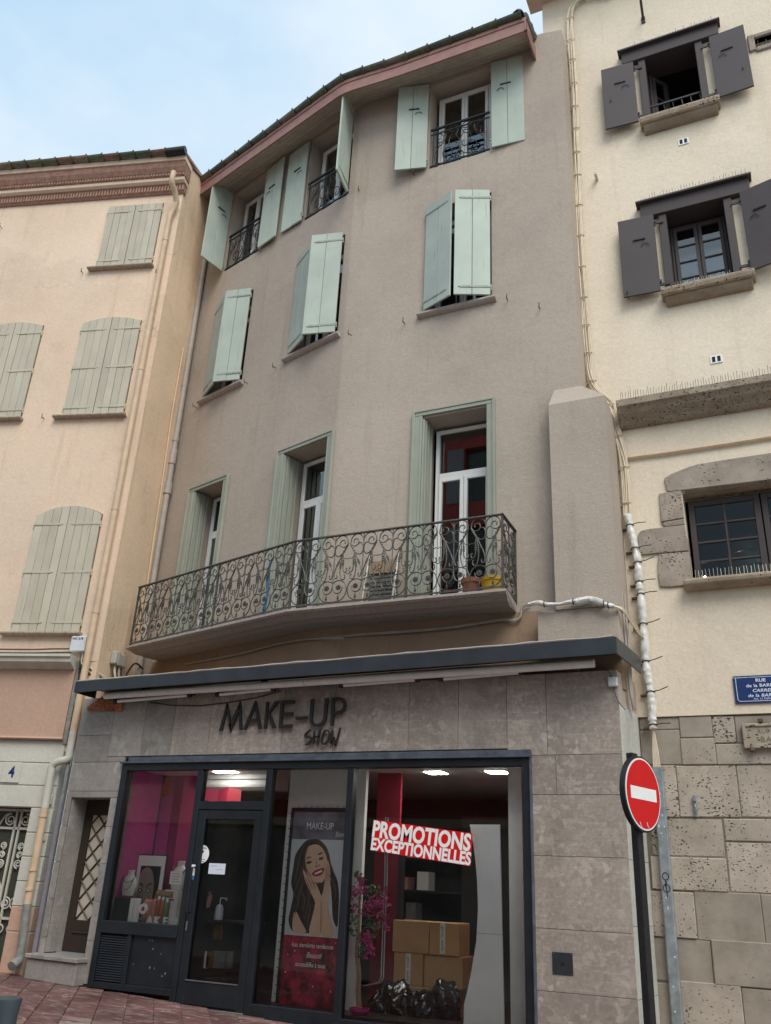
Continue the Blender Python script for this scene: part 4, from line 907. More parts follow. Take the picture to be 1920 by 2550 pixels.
letter([[(630, 130), (662, 128), (632, 448), (600, 450)], [(738, 122), (785, 120), (672, 268), (712, 443), (748, 443), (640, 270), (650, 240)][:3]+[(648, 268)], [(648, 268), (672, 262), (748, 443), (706, 444)]], 'letter_k', sg)
letter([[(803, 116), (838, 114), (812, 438), (777, 440)], [(836, 114), (965, 108), (962, 146), (834, 152)], [(828, 258), (948, 252), (945, 288), (825, 293)], [(815, 402), (938, 396), (935, 433), (812, 439)]], 'letter_e', sg)
letter([[(978, 308), (1115, 302), (1112, 336), (976, 342)]], 'hyphen', sg)
uo = [(1160, 96), (1142, 320), (1148, 370), (1165, 402), (1190, 420), (1230, 428), (1270, 420), (1310, 395), (1335, 355), (1345, 310), (1365, 86)]
ui = [(1325, 88), (1310, 300), (1300, 345), (1275, 378), (1235, 392), (1205, 388), (1185, 368), (1178, 335), (1180, 300), (1196, 94)]
uin = ui[::-1]; up = [[uo[i], uo[i+1], uin[min(i+1, 9)], uin[min(i, 9)]] for i in range(10)]
letter([q if q[2] != q[3] else q[:3] for q in up], 'letter_u', sg)
po = [(1440, 78), (1500, 74), (1545, 90), (1575, 130), (1580, 180), (1560, 235), (1520, 268), (1470, 278), (1432, 280)]
pi_ = [(1438, 112), (1490, 108), (1522, 122), (1542, 150), (1543, 185), (1528, 215), (1500, 235), (1465, 242), (1436, 244)]
letter([[(1408, 80), (1442, 78), (1424, 412), (1390, 414)]] + [[po[i], po[i+1], pi_[i+1], pi_[i]] for i in range(8)], 'letter_p', sg)
def brush(strokes, nm):
    m_ = MB()
    for pts, wd in strokes:
        sp = smoothpts(pts, 5); n = len(sp); Lp = []; Rp = []
        for i, (x, y) in enumerate(sp):
            a, b = sp[max(0, i-1)], sp[min(n-1, i+1)]; dx, dy = b[0]-a[0], b[1]-a[1]; l = math.hypot(dx, dy) or 1
            w = wd*(.75+.35*math.sin(i/(n-1)*math.pi)); Lp.append((x-dy/l*w, y+dx/l*w)); Rp.append((x+dy/l*w, y-dx/l*w))
        for i in range(n-1):
            q = [S(*zpx(*p), .055) for p in (Lp[i], Lp[i+1], Rp[i+1], Rp[i])]; ar = sum(q[k][0]*q[(k+1) % 4][1]-q[(k+1) % 4][0]*q[k][1] for k in range(4))
            m_.prism(FS, q if ar > 0 else q[::-1], .035, .055)
    return m_.build(nm, M['black'], sg)
brush([([(1160, 465), (1120, 490), (1092, 530), (1110, 550), (1150, 552), (1160, 580), (1130, 625), (1092, 640)], 12)], 'letter_s')
brush([([(1200, 480), (1195, 550), (1185, 630)], 10), ([(1270, 455), (1250, 540), (1238, 640)], 11), ([(1185, 558), (1265, 535)], 9)], 'letter_h')
brush([([(1370, 480), (1330, 470), (1295, 540), (1285, 610), (1315, 630), (1355, 590), (1380, 520), (1368, 478)], 10)], 'letter_o')
brush([([(1412, 468), (1405, 550), (1395, 625)], 11), ([(1395, 625), (1425, 560), (1432, 545)], 9), ([(1432, 545), (1440, 600), (1448, 655)], 9), ([(1448, 655), (1480, 540), (1508, 435)], 9)], 'letter_w')
# ------------------------------------------------------------------ peach house on the left
hA = thing('house', FA.P(-2, 0, .45), 'peach rendered house with khaki plank shutters and a terracotta cornice', 'house')
ZA0, ZA1 = 3.36, 14.15; UA = .30
CB = Frame((FA.P(UA, 0, 0).x, FA.P(UA, 0, 0).y), FA.a+R(90)-R(5.6))     # its flank, running back beside the taupe house
LB = 1.62
m_ = MB(); wall_mb(m_, FA, -7, UA, 4.5, ZA1, [], .3); m_.build('wall', M['wallA'], hA)
hz = hit(506, 470, CB.o, CB.n).z
print('A flank top z', hz, CB.inv(hit(506, 470, CB.o, CB.n)))
m_ = MB(); m_.prism(CB, [(.0, 3.2), (LB, 3.2), (LB, 14.72), (0, 14.22)], -.28, .0); m_.build('flank_wall', M['wallAside'], hA)
m_ = MB(); m_.prism(CB, [(-.1, 14.225), (LB, 14.725), (LB, 14.79), (-.1, 14.29)], -.3, .03); m_.build('verge', M['cornice'], hA)
# lower storey: salmon board between two mouldings, then channelled off-white courses
m_ = MB(); m_.box(FA, -7, -.02, -.3, .03, 3.38, 4.40); m_.build('sign_board', M['salmon'], hA)
m_ = MB(); m_.profile(FA, [(-.3, 4.36), (.05, 4.36), (.20, 4.44), (.21, 4.50), (.24, 4.51), (.24, 4.545), (-.3, 4.56)], -7, -.03); m_.build('moulding', M['pvcw'], hA)
m_ = MB(); m_.profile(FA, [(-.3, 3.345), (.06, 3.345), (.075, 3.36), (.06, 3.385), (-.3, 3.385)], -7, .0); m_.build('moulding', M['salmon'], hA)
zc = [FA.px(100, y)[1] for y in (1900, 1957, 2012)]; zc2 = [FA.px(70, y)[1] for y in (2012, 2073, 2133, 2195, 2258, 2322)]
DO0, DO1, DOZ = -1.35, -.30, 2.44
def course(u0, u1, z0, z1, mat): 
    m_ = MB(); m_.box(FA, u0, u1, -.25, .0, z0+.007, z1-.007); m_.build('course_block', M[mat], hA, bevel=.006)
zs = [3.345, zc[0], zc[1], zc[2]]
for k in range(3): course(-7, .02, zs[k+1], zs[k], 'whiteA')
zs = [zc[2]]+zc2[1:]+[.36]
for k in range(6):
    course(DO1, .03, zs[k+1], zs[k], 'whiteA' if k < 4 else 'pinkA'); course(-7, DO0, zs[k+1], zs[k], 'whiteA' if k < 4 else 'pinkA')
m_ = MB(); wall_mb(m_, Frame(FA.P(0, -.012, 0)[:2], FA.a), -7, .025, .2, 3.4, [(DO0, DO1, .1, DOZ)], .3); m_.build('wall_core', M['whiteA'], hA)
# door with ironwork
dA = bpy.data.objects.new('entrance_door', None); COL.objects.link(dA); dA.parent = hA; WL[dA] = FA.P(-.8, -.24, .45); dA.location = WL[dA]-WL[hA]
m_ = MB(); m_.box(FA, DO0, DO1, -.30, -.26, .40, DOZ); m_.build('door_glass', M['doorg'], dA)
m_ = MB()
for u in (DO0+.02, -1.0, -.62, -.55, DO1-.03): m_.box(FA, u-.014, u+.014, -.245, -.215, .42, DOZ-.02)
for z in (.44, 1.02, 2.16, DOZ-.04): m_.box(FA, DO0, DO1, -.245, -.215, z-.016, z+.016)
m_.build('door_frame', M['ironw'], dA)
m_ = MB()
def TA(pts, r=.011): m_.tube([FA.P(u, -.225, z) for u, z in pts], r, 6)
for s in (-1, 1):
    TA(spiral(-.585+s*.115, 2.27, .085, .02, math.pi/2 if s > 0 else math.pi/2, -s*1.7)); TA(smoothpts([(-.585+s*.115, 2.355), (-.585+s*.2, 2.33), (-.585+s*.27, 2.2)], 5))
    for cz, r in ((1.93, .05), (1.82, .045), (1.70, .06)): TA(spiral(-.80+s*.07, cz, r, .012, -math.pi/2, s*1.6, 18)); TA(spiral(-.40+s*.06, cz, r, .012, -math.pi/2, s*1.6, 18))
    TA(smoothpts([(-.80+s*.01, 1.60), (-.80+s*.10, 1.5), (-.80+s*.16, 1.35), (-.80+s*.05, 1.25)], 5)); TA(spiral(-.80+s*.10, 1.15, .09, .02, math.pi/2, s*1.6)); TA(spiral(-.46+s*.07, 1.2, .08, .02, math.pi/2, s*1.6))
    TA(spiral(-.80+s*.10, .86, .09, .02, math.pi/2, -s*1.5)); TA(spiral(-.46+s*.08, .9, .08, .02, math.pi/2, -s*1.5)); TA(smoothpts([(-.80, .98), (-.80+s*.13, .8), (-.80, .55)], 5))
tag(m_.build('scrollwork', M['ironw'], dA), kind='stuff')
# number plate
u0, z1 = FA.px(12, 1898); u1, z0 = FA.px(47, 1950)
pl_ = thing('number_plate', FA.P((u0+u1)/2, .0, z0), 'white square house number plate reading 4 above the ironwork door', 'number plate')
m_ = MB(); m_.box(FA, u0, u1, .001, .02, z0, z1); m_.build('plate', M['whiteA'], pl_, bevel=.006)
m_ = text_mb('4', FA, (u0+u1)/2+.01, z0+.075, .0225, .21, sx=.85, bold=.006); m_.build('digit', M['navy'], pl_)
m_ = MB(); a = FA.px(125, 1992); m_.box(FA, a[0]-.05, a[0]+.045, .001, .035, a[1]-.065, a[1]+.06); bl = m_.build('bell_box', M['whiteA'], bevel=.008); tag(bl, 'white doorbell box on the courses beside the drainpipe', 'doorbell')
m_ = MB(); m_.lathe(FA.P(a[0], .034, a[1]+.015), [(.018, 0), (.015, .008)], 12, FA.n); m_.build('button', M['boxw'], bl)
m_ = MB(); a = FA.px(110, 2087); m_.box(FA, a[0]-.035, a[0]+.03, .001, .02, a[1]-.04, a[1]+.04); tag(m_.build('junction_box', M['whiteA'], bevel=.005), 'tiny white junction box low on the courses beside the orange pipe', 'junction box')

# cornice, dentils, gutter
m_ = MB(); pf = [(-.05, 13.50), (.03, 13.50), (.05, 13.53), (.05, 13.66), (.07, 13.68), (.07, 13.685), (-.05, 13.685)]
m_.profile(FA, pf, -7, .33); m_.build('cornice_band', M['cornice'], hA)
m_ = MB(); m_.profile(FA, [(-.05, 13.69), (.10, 13.69), (.15, 13.72), (.16, 13.78), (-.05, 13.785)], -7, .345); m_.build('cornice_band', M['wallA'], hA)
m_ = MB(); m_.profile(FA, [(-.05, 13.79), (.165, 13.79), (.175, 13.85), (.20, 13.87), (.25, 13.95), (.27, 14.04), (.28, 14.06), (-.05, 14.06)], -7, .36); m_.build('cornice_band', M['cornice'], hA)
m_ = MB(); m_.profile(FA, [(-.05, 14.065), (.30, 14.065), (.31, 14.16), (-.05, 14.18)], -7, .37); m_.build('cornice_band', M['wallA'], hA)
m_ = MB()
for k in range(int(4.6/.058)): u = .325-k*.058; m_.box(FA, u-.036, u, .049, .082, 13.54, 13.66)
for k in range(int(4.6/.058)): u = .345-k*.058; m_.box(FA, u-.034, u, .16, .20, 13.80, 13.85)
tag(m_.build('dentil_row', M['cornice'], hA), kind='stuff')
gmA = gut_mesh(.34, M['gutterA'], .10, .078); gutters(FA, -5.4, .02, .36, 14.235, gmA, .31, hA, True)
m_ = MB(); m_.tube([FA.P(.0, .36, 14.20), FA.P(.38, .36, 14.22)], .085, 10); m_.build('gutter_outlet', M['ironb'], hA)
m_ = MB(); tzA = math.tan(R(16)); m_.hexa([FA.P(-7, .34, 14.19), FA.P(.36, .34, 14.19), FA.P(.36, -4, 14.19+4.3*tzA), FA.P(-7, -4, 14.19+4.3*tzA), FA.P(-7, .34, 14.25), FA.P(.36, .34, 14.25), FA.P(.36, -4, 14.25+4.3*tzA), FA.P(-7, -4, 14.25+4.3*tzA)]); m_.build('roof', M['cornice'], hA)
# closed shutters
def winA(u0, u1, z0, z1, arch, nst):
    m_ = MB(); n = 10; uc = (u0+u1)/2; hw_ = (u1-u0)/2
    pts = [(u0-.012, z0), (u1+.012, z0)] + [(u1+.012-(u1-u0+.024)*k/n, z1+.012+arch*(1-((1-2*k/n))**2)) for k in range(n+1)]
    m_.prism(FA, pts, -.02, .003); m_.build('painted_shadow_gap', M['mortar'], hA)  # dark plate colours in the shade round the closed leaves
    w = (u1-u0)/2-.003
    shutter(hA, FA, u0, z0+.01, z1, w, 0, 'L', 'shutA', n=4, hd=.0195, strapmat='shutA', arch=arch or None, nst=nst, hook=False)
    shutter(hA, FA, u1, z0+.01, z1, w, 0, 'R', 'shutA', n=4, hd=.0195, strapmat='shutA', arch=arch or None, nst=nst, hook=False)
    m_ = MB(); m_.profile(FA, [(-.05, z0+.0), (.10, z0-.005), (.11, z0-.03), (.09, z0-.055), (-.05, z0-.06)], u0-.14, u1+.05); m_.build('window_sill', M['sillA'], hA, bevel=.006)
winA(-1.13, -.06, 11.83, 13.29, 0, 2); winA(-1.14, -.05, 8.70, 10.60, .10, 3); winA(-2.99, -1.91, 8.70, 10.60, .10, 3); winA(-1.19, -.08, 4.93, 6.86, .16, 3)
for px in ((207, 681), (110, 1043), (316, 1040), (392, 683), (5, 569)): wall_hook(FA, *FA.px(*px), hA)
# drainpipe of the peach house
def pipe(name, fr, pts, r, mat, parent=None, label=None, cat='pipe', k=10, collars=()):
    m_ = MB(); P3 = []
    for x, y, d in pts: u, z = fr.px(x, y, d); P3.append(fr.P(u, d, z))
    m_.tube(P3, r, k)
    o = m_.build(name, M[mat], parent)
    if label: tag(o, label, cat)
    return o, P3
dp = thing('drainpipe', FA.P(.16, .1, .4), 'peach painted drainpipe running down the right edge of the peach house', 'drainpipe')
def fpts(fr, L): return [fr.P(*(lambda q: (q[0], d, q[1]))(fr.px(x, y, d))) for x, y, d in L]
P3 = [Vector(p) for p in smoothpts([tuple(p) for p in fpts(FA, [(433, 428, .36), (428, 452, .34), (436, 480, .2), (440, 505, .10)])], 6)]
u16 = .165
P3 += [FA.P(u16, .09, z) for z in (12.9, 8, 5, 3.45)]
m_ = MB(); m_.tube(P3, .052, 12); m_.build('pipe_run', M['pvc'], dp)
m_ = MB(); q0 = FA.P(u16, .09, 3.45); el = [tuple(q0), tuple(FA.P(u16, .09, 3.18)), tuple(FA.P(u16-.01, .10, 3.08)), tuple(FA.P(u16-.12, .12, 3.04)), tuple(FA.P(u16-.20, .12, 2.98)), tuple(FA.P(u16-.205, .12, 2.86)), tuple(FA.P(u16-.20, .11, 2.42))]
m_.tube(smoothpts(el, 5), .054, 12); m_.build('pipe_elbow', M['pvcw'], dp)
m_ = MB(); m_.tube([FA.P(u16-.20, .11, 2.42), FA.P(u16-.19, .10, 1.22)], .052, 12); m_.build('pipe_run', M['pvc'], dp)
m_ = MB(); m_.tube([FA.P(u16-.19, .10, 1.22), FA.P(u16-.15, .10, .62)], .056, 12); m_.tube([FA.P(u16-.15, .10, .62), FA.P(u16-.15, .12, .56), FA.P(u16-.16, .24, .50)], .062, 12); m_.build('cast_shoe', M['cast'], dp)
for z in (12.3, 9.5, 6.9, 5.2): m_ = MB(); m_.tube([FA.P(u16, .09, z), FA.P(u16, .09, z+.05)], .058, 12); m_.build('collar', M['pvc'], dp)
for z in (2.30, 1.62, 1.38): m_ = MB(); m_.tube([FA.P(u16-.197, .11, z), FA.P(u16-.197, .11, z+.03)], .06, 12); m_.build('clamp', M['pvc'], dp)
# taupe downpipe in the inner corner
gp = thing('drainpipe', FL.P(-3.83, .1, 4.9), 'taupe downpipe with thick collars in the corner beside the left balcony end', 'drainpipe')
m_ = MB(); m_.tube([FL.P(-3.83, .12, 14.1), FL.P(-3.83, .1, 13.6), FL.P(-3.82, .1, 4.2)], .055, 12); m_.build('pipe_run', M['pvcg'], gp)
m_ = MB(); m_.tube([FL.P(-3.98, .35, 14.05), FL.P(-3.95, .25, 13.7), FL.P(-3.85, .12, 13.35)], [.12, .10, .06], 12); m_.build('pipe_hopper', M['pvcg'], gp)
for z, r, h in ((8.75, .066, .10), (8.30, .072, .30), (7.72, .078, .22), (9.9, .062, .05)): m_ = MB(); m_.tube([FL.P(-3.83, .1, z), FL.P(-3.83, .1, z+h)], r, 12); m_.build('collar', M['pvcg'], gp)
# thin painted conduit on the flank
def CBp(x, y, d): h = hit(x, y, CB.o+CB.n*d, CB.n); return h
m_ = MB(); m_.tube([CBp(457, 866, .03), CBp(430, 1020, .03), CBp(400, 1230, .03), CBp(365, 1465, .03)], .017, 6); tag(m_.build('conduit', M['pvc']), 'thin ochre conduit on the flank wall beside the taupe downpipe', 'conduit')
# junction boxes and the wiring at the foot of the flank
a0 = FA.px(187, 1588, .05); a1 = FA.px(220, 1620, .05)
jb = thing('junction_box', FA.P(-.02, .02, a1[1]), 'pale plastic junction box beside the drainpipe above the cream moulding', 'junction box')
m_ = MB(); m_.box(FA, -.15, .085, .004, .09, 4.62, 4.86); m_.build('box', M['boxw'], jb, bevel=.014)
m_ = text_mb('NO 218', FA, -.04, 4.80, .0925, .05, bold=.001); m_.build('lettering', M['ink'], jb)
c = CBp(290, 1645, .02); gu, gd, gz_ = CB.inv(c)
gb = thing('junction_box', CB.P(gu, 0, gz_-.1), 'grey plastic cable box on the ochre flank left of the balcony', 'junction box')
m_ = MB(); m_.box(CB, gu-.16, gu+.16, .004, .10, gz_-.09, gz_+.11); m_.build('box', M['boxg'], gb, bevel=.02)
m_ = MB(); m_.box(CB, gu-.10, gu-.05, .102, .112, gz_-.09, gz_+.11); m_.build('lid_ridge', M['boxg'], gb)
random.seed(11)
wr = thing('cable_bundle', CB.P(gu, .05, gz_-.5), 'tangle of black and white cables hanging under the grey cable box', 'cables')
for k in range(7):
    a = gu-.12+.04*k; m_ = MB(); m_.tube(smoothpts([tuple(CB.P(a, .05, gz_-.08)), tuple(CB.P(a+random.uniform(-.02, .02), .07, gz_-.22)), tuple(CB.P(a+.06+random.uniform(-.04, .06), .10, gz_-.36)), tuple(CB.P(a+.10+random.uniform(-.03, .1), .14, gz_-.44))], 5), .011, 5); m_.build('cable', M['cable' if k % 3 else 'cabled'], wr)
for k in range(4):
    m_ = MB(); m_.tube(smoothpts([tuple(FA.P(.05, .06, 4.62)), tuple(FA.P(.12, .05+.02*k, 4.45-.02*k)), tuple(CB.P(.15+.05*k, .05, 4.30-.05*k)), tuple(CB.P(.45, .06, 4.22-.03*k)), tuple(CB.P(gu-.05+.05*k, .08, gz_-.40))], 5), .012, 5); m_.build('cable', M['cabled' if k % 2 else 'cable'], wr)
m_ = MB(); m_.tube(smoothpts([tuple(CB.P(gu+.1, .1, gz_-.40)), tuple(CB.P(gu+.22, .12, gz_-.12)), tuple(CB.P(gu+.42, .1, gz_+.06)), tuple(CB.P(gu+.7, .08, gz_+.04))], 6), .016, 5); m_.build('cable', M['cabled'], wr)
m_ = MB(); m_.tube([FA.P(-5, .05, 4.66), FA.P(-.75, .045, 4.655), FA.P(-.45, .05, 4.665), FA.P(-.13, .05, 4.67)], .013, 5); tag(m_.build('wall_cable', M['rust']), 'brown cable clipped along the top of the cream moulding', 'cable')
m_ = MB(); m_.tube([FA.P(-5, .05, 4.60), FA.P(-.8, .045, 4.60), FA.P(-.13, .05, 4.615)], .011, 5); tag(m_.build('wall_cable', M['cabled']), 'dark cable just above the cream moulding, lower of the two', 'cable')
# conduits and grey strip in the gap between the two ground floors
gpw = thing('conduit', FS.P(-9.16, .02, .4), 'lilac grey conduit in the gap left of the stone cladding', 'conduit')
m_ = MB(); m_.tube([FS.P(-9.17, .03, 2.55), FS.P(-9.15, .03, .42)], .03, 8); m_.build('tube', M['purple'], gpw)
m_ = MB(); m_.tube([FS.P(-9.17, .02, 3.0), FS.P(-9.17, .02, 2.55)], .024, 8); m_.build('sleeve', M['cast'], gpw)
cr_ = thing('cable_bundle', FS.P(-9.2, .0, 2.5), 'dark tangled cables hanging in the gap between salmon board and stone cladding', 'cables')
for k in range(5):
    m_ = MB(); m_.tube(smoothpts([tuple(FA.P(.02+.03*k, .04, 4.5-.1*k)), tuple(FA.P(.05+.02*k, .02, 4.0)), tuple(FS.P(-9.22+.02*k, -.03, 3.4)), tuple(FS.P(-9.2+random.uniform(-.04, .04), -.02, 3.0)), tuple(FS.P(-9.2+random.uniform(-.03, .03), -.01, 2.5))], 5), .011, 5); m_.build('cable', M['cabled' if k % 2 else 'cast'], cr_)
m_ = MB(); m_.box(FA, -.01, .05, -.3, .02, 3.3, 4.5); m_.build('edge_strip', M['cast'], hA)
# bollard at the near kerb
d = ray(12, 2484); t = 4.3; bp = CAM+d*t; bz = gz(bp.x)
print('bollard', bp, bz)
bo = thing('bollard', (bp.x, bp.y, bz), 'dark teal ringed bollard cut off by the lower left corner', 'bollard')
H_ = bp.z-bz; r_ = .085
m_ = MB(); m_.lathe((bp.x, bp.y, bz), [(r_*.8, 0), (r_*.82, H_-.30), (r_*.80, H_-.29), (r_*.84, H_-.24), (r_*.82, H_-.23), (r_*.87, H_-.17), (r_*.85, H_-.16), (r_*.91, H_-.10), (r_*.89, H_-.09), (r_, H_-.012), (r_*.97, H_), (0.001, H_+.004)], 24); m_.build('post', M['bollard'], bo)
m_ = MB(); m_.lathe((bp.x, bp.y, bz-.01), [(r_*1.25, 0), (r_*1.25, .03), (r_*.85, .05)], 24); m_.build('base_ring', M['bollard'], bo)
# ------------------------------------------------------------------ cream house on the right
hC = thing('house', FC.P(.6, 0, 0), 'cream rendered house with aubergine shutters above a pitted ashlar base', 'house')
C = lambda x, y, d=0: FC.px(x, y, d)
W1 = (-.72, .11, 12.40, 13.80); W2 = (-.66, .19, 9.22, 10.66); W3 = (-.79, 1.05, 5.08, 6.27)
v0 = C(1878, 99); v1 = C(1935, 118)
WV = (v0[0], v0[0]+.5, C(1878, 122)[1], v0[1])
m_ = MB(); wall_mb(m_, FC, -2.27, 5, 3.53, 17.5, [W1, W2, W3, WV], .35); m_.build('wall', M['wallC'], hC)
m_ = MB(); m_.box(FC, -2.5, 5, -.1, .45, 15.9, 16.0); m_.build('eave_board', M['soffit'], hC)
for k in range(3): m_ = MB(); m_.box(FC, -2.36+.02*k, 5, .1-.0*k, .46, 16.0+.05*k, 16.05+.05*k); m_.build('eave_course', M['cornice'], hC)
# ashlar base
z7 = [(610, 968, 932, 1080), (932, 968, 1197, 1143), (1197, 968, 1380, 1187), (1380, 965, 1900, 1187), (620, 1080, 950, 1360), (945, 1143, 1225, 1360), (1225, 1187, 1900, 1358), (640, 1362, 920, 1780), (920, 1362, 1405, 1780), (1405, 1358, 1900, 1780)]
z6 = [(860, 636, 1350, 895), (1350, 640, 1790, 795), (860, 898, 1375, 1125), (1375, 798, 1790, 1140), (860, 1128, 1160, 1440), (1160, 1132, 1610, 1470), (1610, 1145, 1900, 1480), (860, 1442, 1275, 1740), (1275, 1460, 1800, 1770), (860, 1740, 1060, 2100), (1060, 1740, 1480, 2100), (1480, 1780, 1900, 2100)]
rects = [(1400+a/3.204, 1480+b/3.204, 1400+c/3.204, 1480+e/3.204) for a, b, c, e in z7] + [(1300+a/2.687, 1800+b/2.687, 1300+c/2.687, 1800+e/2.687) for a, b, c, e in z6]
bs = MB(); bs.box(FC, -1.62, 5, -.3, -.03, gz(-1.5)-.1, 3.55); bs.build('base_core', M['ashjoint'], hC)
random.seed(21); ulast = []
for k, (a, b, c, e) in enumerate(rects):
    u0 = max(C(a, (b+e)/2)[0], -1.56); u1 = C(c, (b+e)/2)[0]; z1 = min(C((a+min(c, 1920))/2, b)[1], 3.525); z0 = C((a+min(c, 1920))/2, e)[1]
    m_ = MB(); m_.box(FC, u0+.0025, u1-.0025, -.15, -.014+random.uniform(-.012, .010), z0+.003, z1-.003); m_.build('ashlar_block', M['stoneb'], hC, bevel=.009)
    if c > 1910: ulast.append((u1, z0, z1))
for (u1, z0, z1) in ulast:
    u = u1
    while u < 2.6:
        w = random.uniform(.5, .9); m_ = MB(); m_.box(FC, u+.003, u+w-.003, -.15, -.014+random.uniform(-.012, .010), z0+.003, z1-.003); m_.build('ashlar_block', M['stoneb'], hC, bevel=.009); u += w
zb_ = C(1700, 1800+2100/2.687)[1]
u = -1.56
while u < 2.5:
    w = random.uniform(.5, .9); m_ = MB(); m_.box(FC, u+.003, u+w-.003, -.15, -.014+random.uniform(-.012, .010), gz(u)-.1, zb_-.004); m_.build('ashlar_block', M['stoneb'], hC, bevel=.009); u += w
# timber-framed windows
def spikes(fr, u0, u1, z, d, parent, L=.13, step=.04, mat='iron'):
    m_ = MB(); n = int((u1-u0)/step); 
    for k in range(n):
        u = u0+(u1-u0)*(k+.5)/n; m_.tube([fr.P(u, d, z-.004), fr.P(u+random.uniform(-.008, .008), d+random.choice((-.03, 0, .03)), z+L*random.uniform(.85, 1.05))], .003, 3)
    m_.box(fr, u0, u1, d-.012, d+.012, z-.004, z+.004); m_.smooth = False
    return tag(m_.build('bird_spikes', M[mat], parent), kind='stuff')
def timber(W, lu0, lu1, lz0, lz1, open_leaf):
    u0, u1, z0, z1 = W
    m_ = MB(); m_.box(FC, lu0+.05, lu1-.04, -.38, .10, lz0, lz1-.035); m_.build('lintel_beam', M['beamC'], hC, bevel=.008)
    m_ = MB(); m_.box(FC, lu0, lu1, -.05, .16, lz1-.034, lz1); m_.build('drip_board', M['beamC'], hC, bevel=.004)
    for a, b in ((u0-.06, u0+.045), (u1-.045, u1+.06)): m_ = MB(); m_.box(FC, a, b, -.25, .07, z0+.02, lz0); m_.build('jamb_post', M['beamC'], hC, bevel=.006)
    room(FC, u0, u1, z0, z1, -.36, hC)
    spikes(FC, lu0+.05, lu1-.05, lz1, .08, hC)
timber(W1, -1.067, .464, 13.73, 14.0, True); timber(W2, -1.006, .543, 10.58, 10.85, False)
casement(FC, W2[0]+.05, W2[1]-.05, W2[2]+.03, 10.55, -.24, hC, 'beamC', None, .04, 2, 'wglass', 3)
# upper window: one leaf swung inwards, the other out of sight
lo = Frame(FC.P(W1[0]+.07, -.24, 0)[:2], R(52)); casement(lo, 0, .40, W1[2]+.04, W1[3]-.06, 0, hC, 'beamC', None, .05, 1, 'cglass', 2)
m_ = MB(); m_.box(FC, W1[0]+.04, W1[1]-.04, -.05, -.03, 12.78, 12.81); bal = m_.build('window_bar', M['ironb'], hC)
for k in range(6): u = W1[0]+.12+.13*k; m_ = MB(); m_.tube([FC.P(u+.006*math.cos(q*1.2), -.04+.006*math.sin(q*1.2), W1[2]+.03+(.35)*q/9) for q in range(10)], .008, 5); m_.build('baluster', M['ironb' if k < 3 else 'iron'], bal)
def sillstone(u0, u1, z):
    for k, (p, e) in enumerate((([(-.1, z), (.20, z-.01), (.21, z-.05), (.19, z-.12), (-.1, z-.12)], 0), ([(-.1, z-.122), (.15, z-.122), (.12, z-.17), (.07, z-.215), (-.1, z-.215)], .04))):
        m_ = MB(); m_.profile(FC, p, u0+e, u1-e); m_.build('sill_stone', M['sillC'], hC, bevel=.012)
sillstone(-.83, .30, W1[2]+.01); sillstone(-.78, .40, W2[2]+.01)
spikes(FC, -.6, .15, W2[2]+.01, .10, hC, .09, .03, 'pvcw')
def putC(hpx, hpb, fpx, side, z):
    hd = .10; u = (FC.px(*hpx, hd)[0]+FC.px(*hpb, hd)[0])/2; zt = FC.px(*hpx, hd)[1]; f = hit(fpx[0], fpx[1], (0, 0, zt), Vector((0, 0, 1))); fu, fd, _ = FC.inv(f)
    du = (fu-u) if side == 'L' else (u-fu); dg = math.degrees(math.atan2(fd-hd, du)); w = math.hypot(du, fd-hd)
    print('SHUTC', side, u, z, w, dg); dg = max(150, min(178, dg)) if dg > 0 else 165
    s_ = shutter(hC, FC, u, z[0], z[1], .50, dg, side, 'shutC', n=1, hd=hd, strapmat='beamC', inner=False, straps=True)
    for zz_ in (z[0]+.12, z[1]-.14):
        m_ = MB(); sg = 1 if side == 'L' else -1; m_.box(FC, min(u, u+sg*.12), max(u, u+sg*.12), hd-.03, hd-.01, zz_-.02, zz_+.02); m_.build('hinge_arm', M['beamC'], hC)
putC((1576, 161), (1595, 322), (1513, 178), 'L', (12.42, 13.70)); putC((1764, 100), (1790, 256), (1832, 75), 'R', (12.42, 13.70))
putC((1628, 543), (1649, 743), (1558, 558), 'L', (9.24, 10.58)); putC((1840, 491), (1877, 697), (1915, 473), 'R', (9.24, 10.58))
for px in ((1524, 270), (1850, 190), (1565, 745)):
    u, z = C(*px); wall_hook(FC, u, z, hC, 'ironb', .16)
# small louvred opening with a stone surround, top right
u0, u1, z0, z1 = WV; F_ = .09
for a, b, c, e in ((u0-F_, u0, z0-F_*.6, z1+F_), (u0, u1, z0-F_, z0), (u0, u1, z1, z1+F_*.9)): m_ = MB(); m_.box(FC, a, b, -.1, .035, c, e); m_.build('surround_stone', M['stone'], hC, bevel=.012)
room(FC, u0, u1, z0, z1, -.2, hC, depth=.4); spikes(FC, u0+.02, u1, z0, .0, hC, .12, .05)
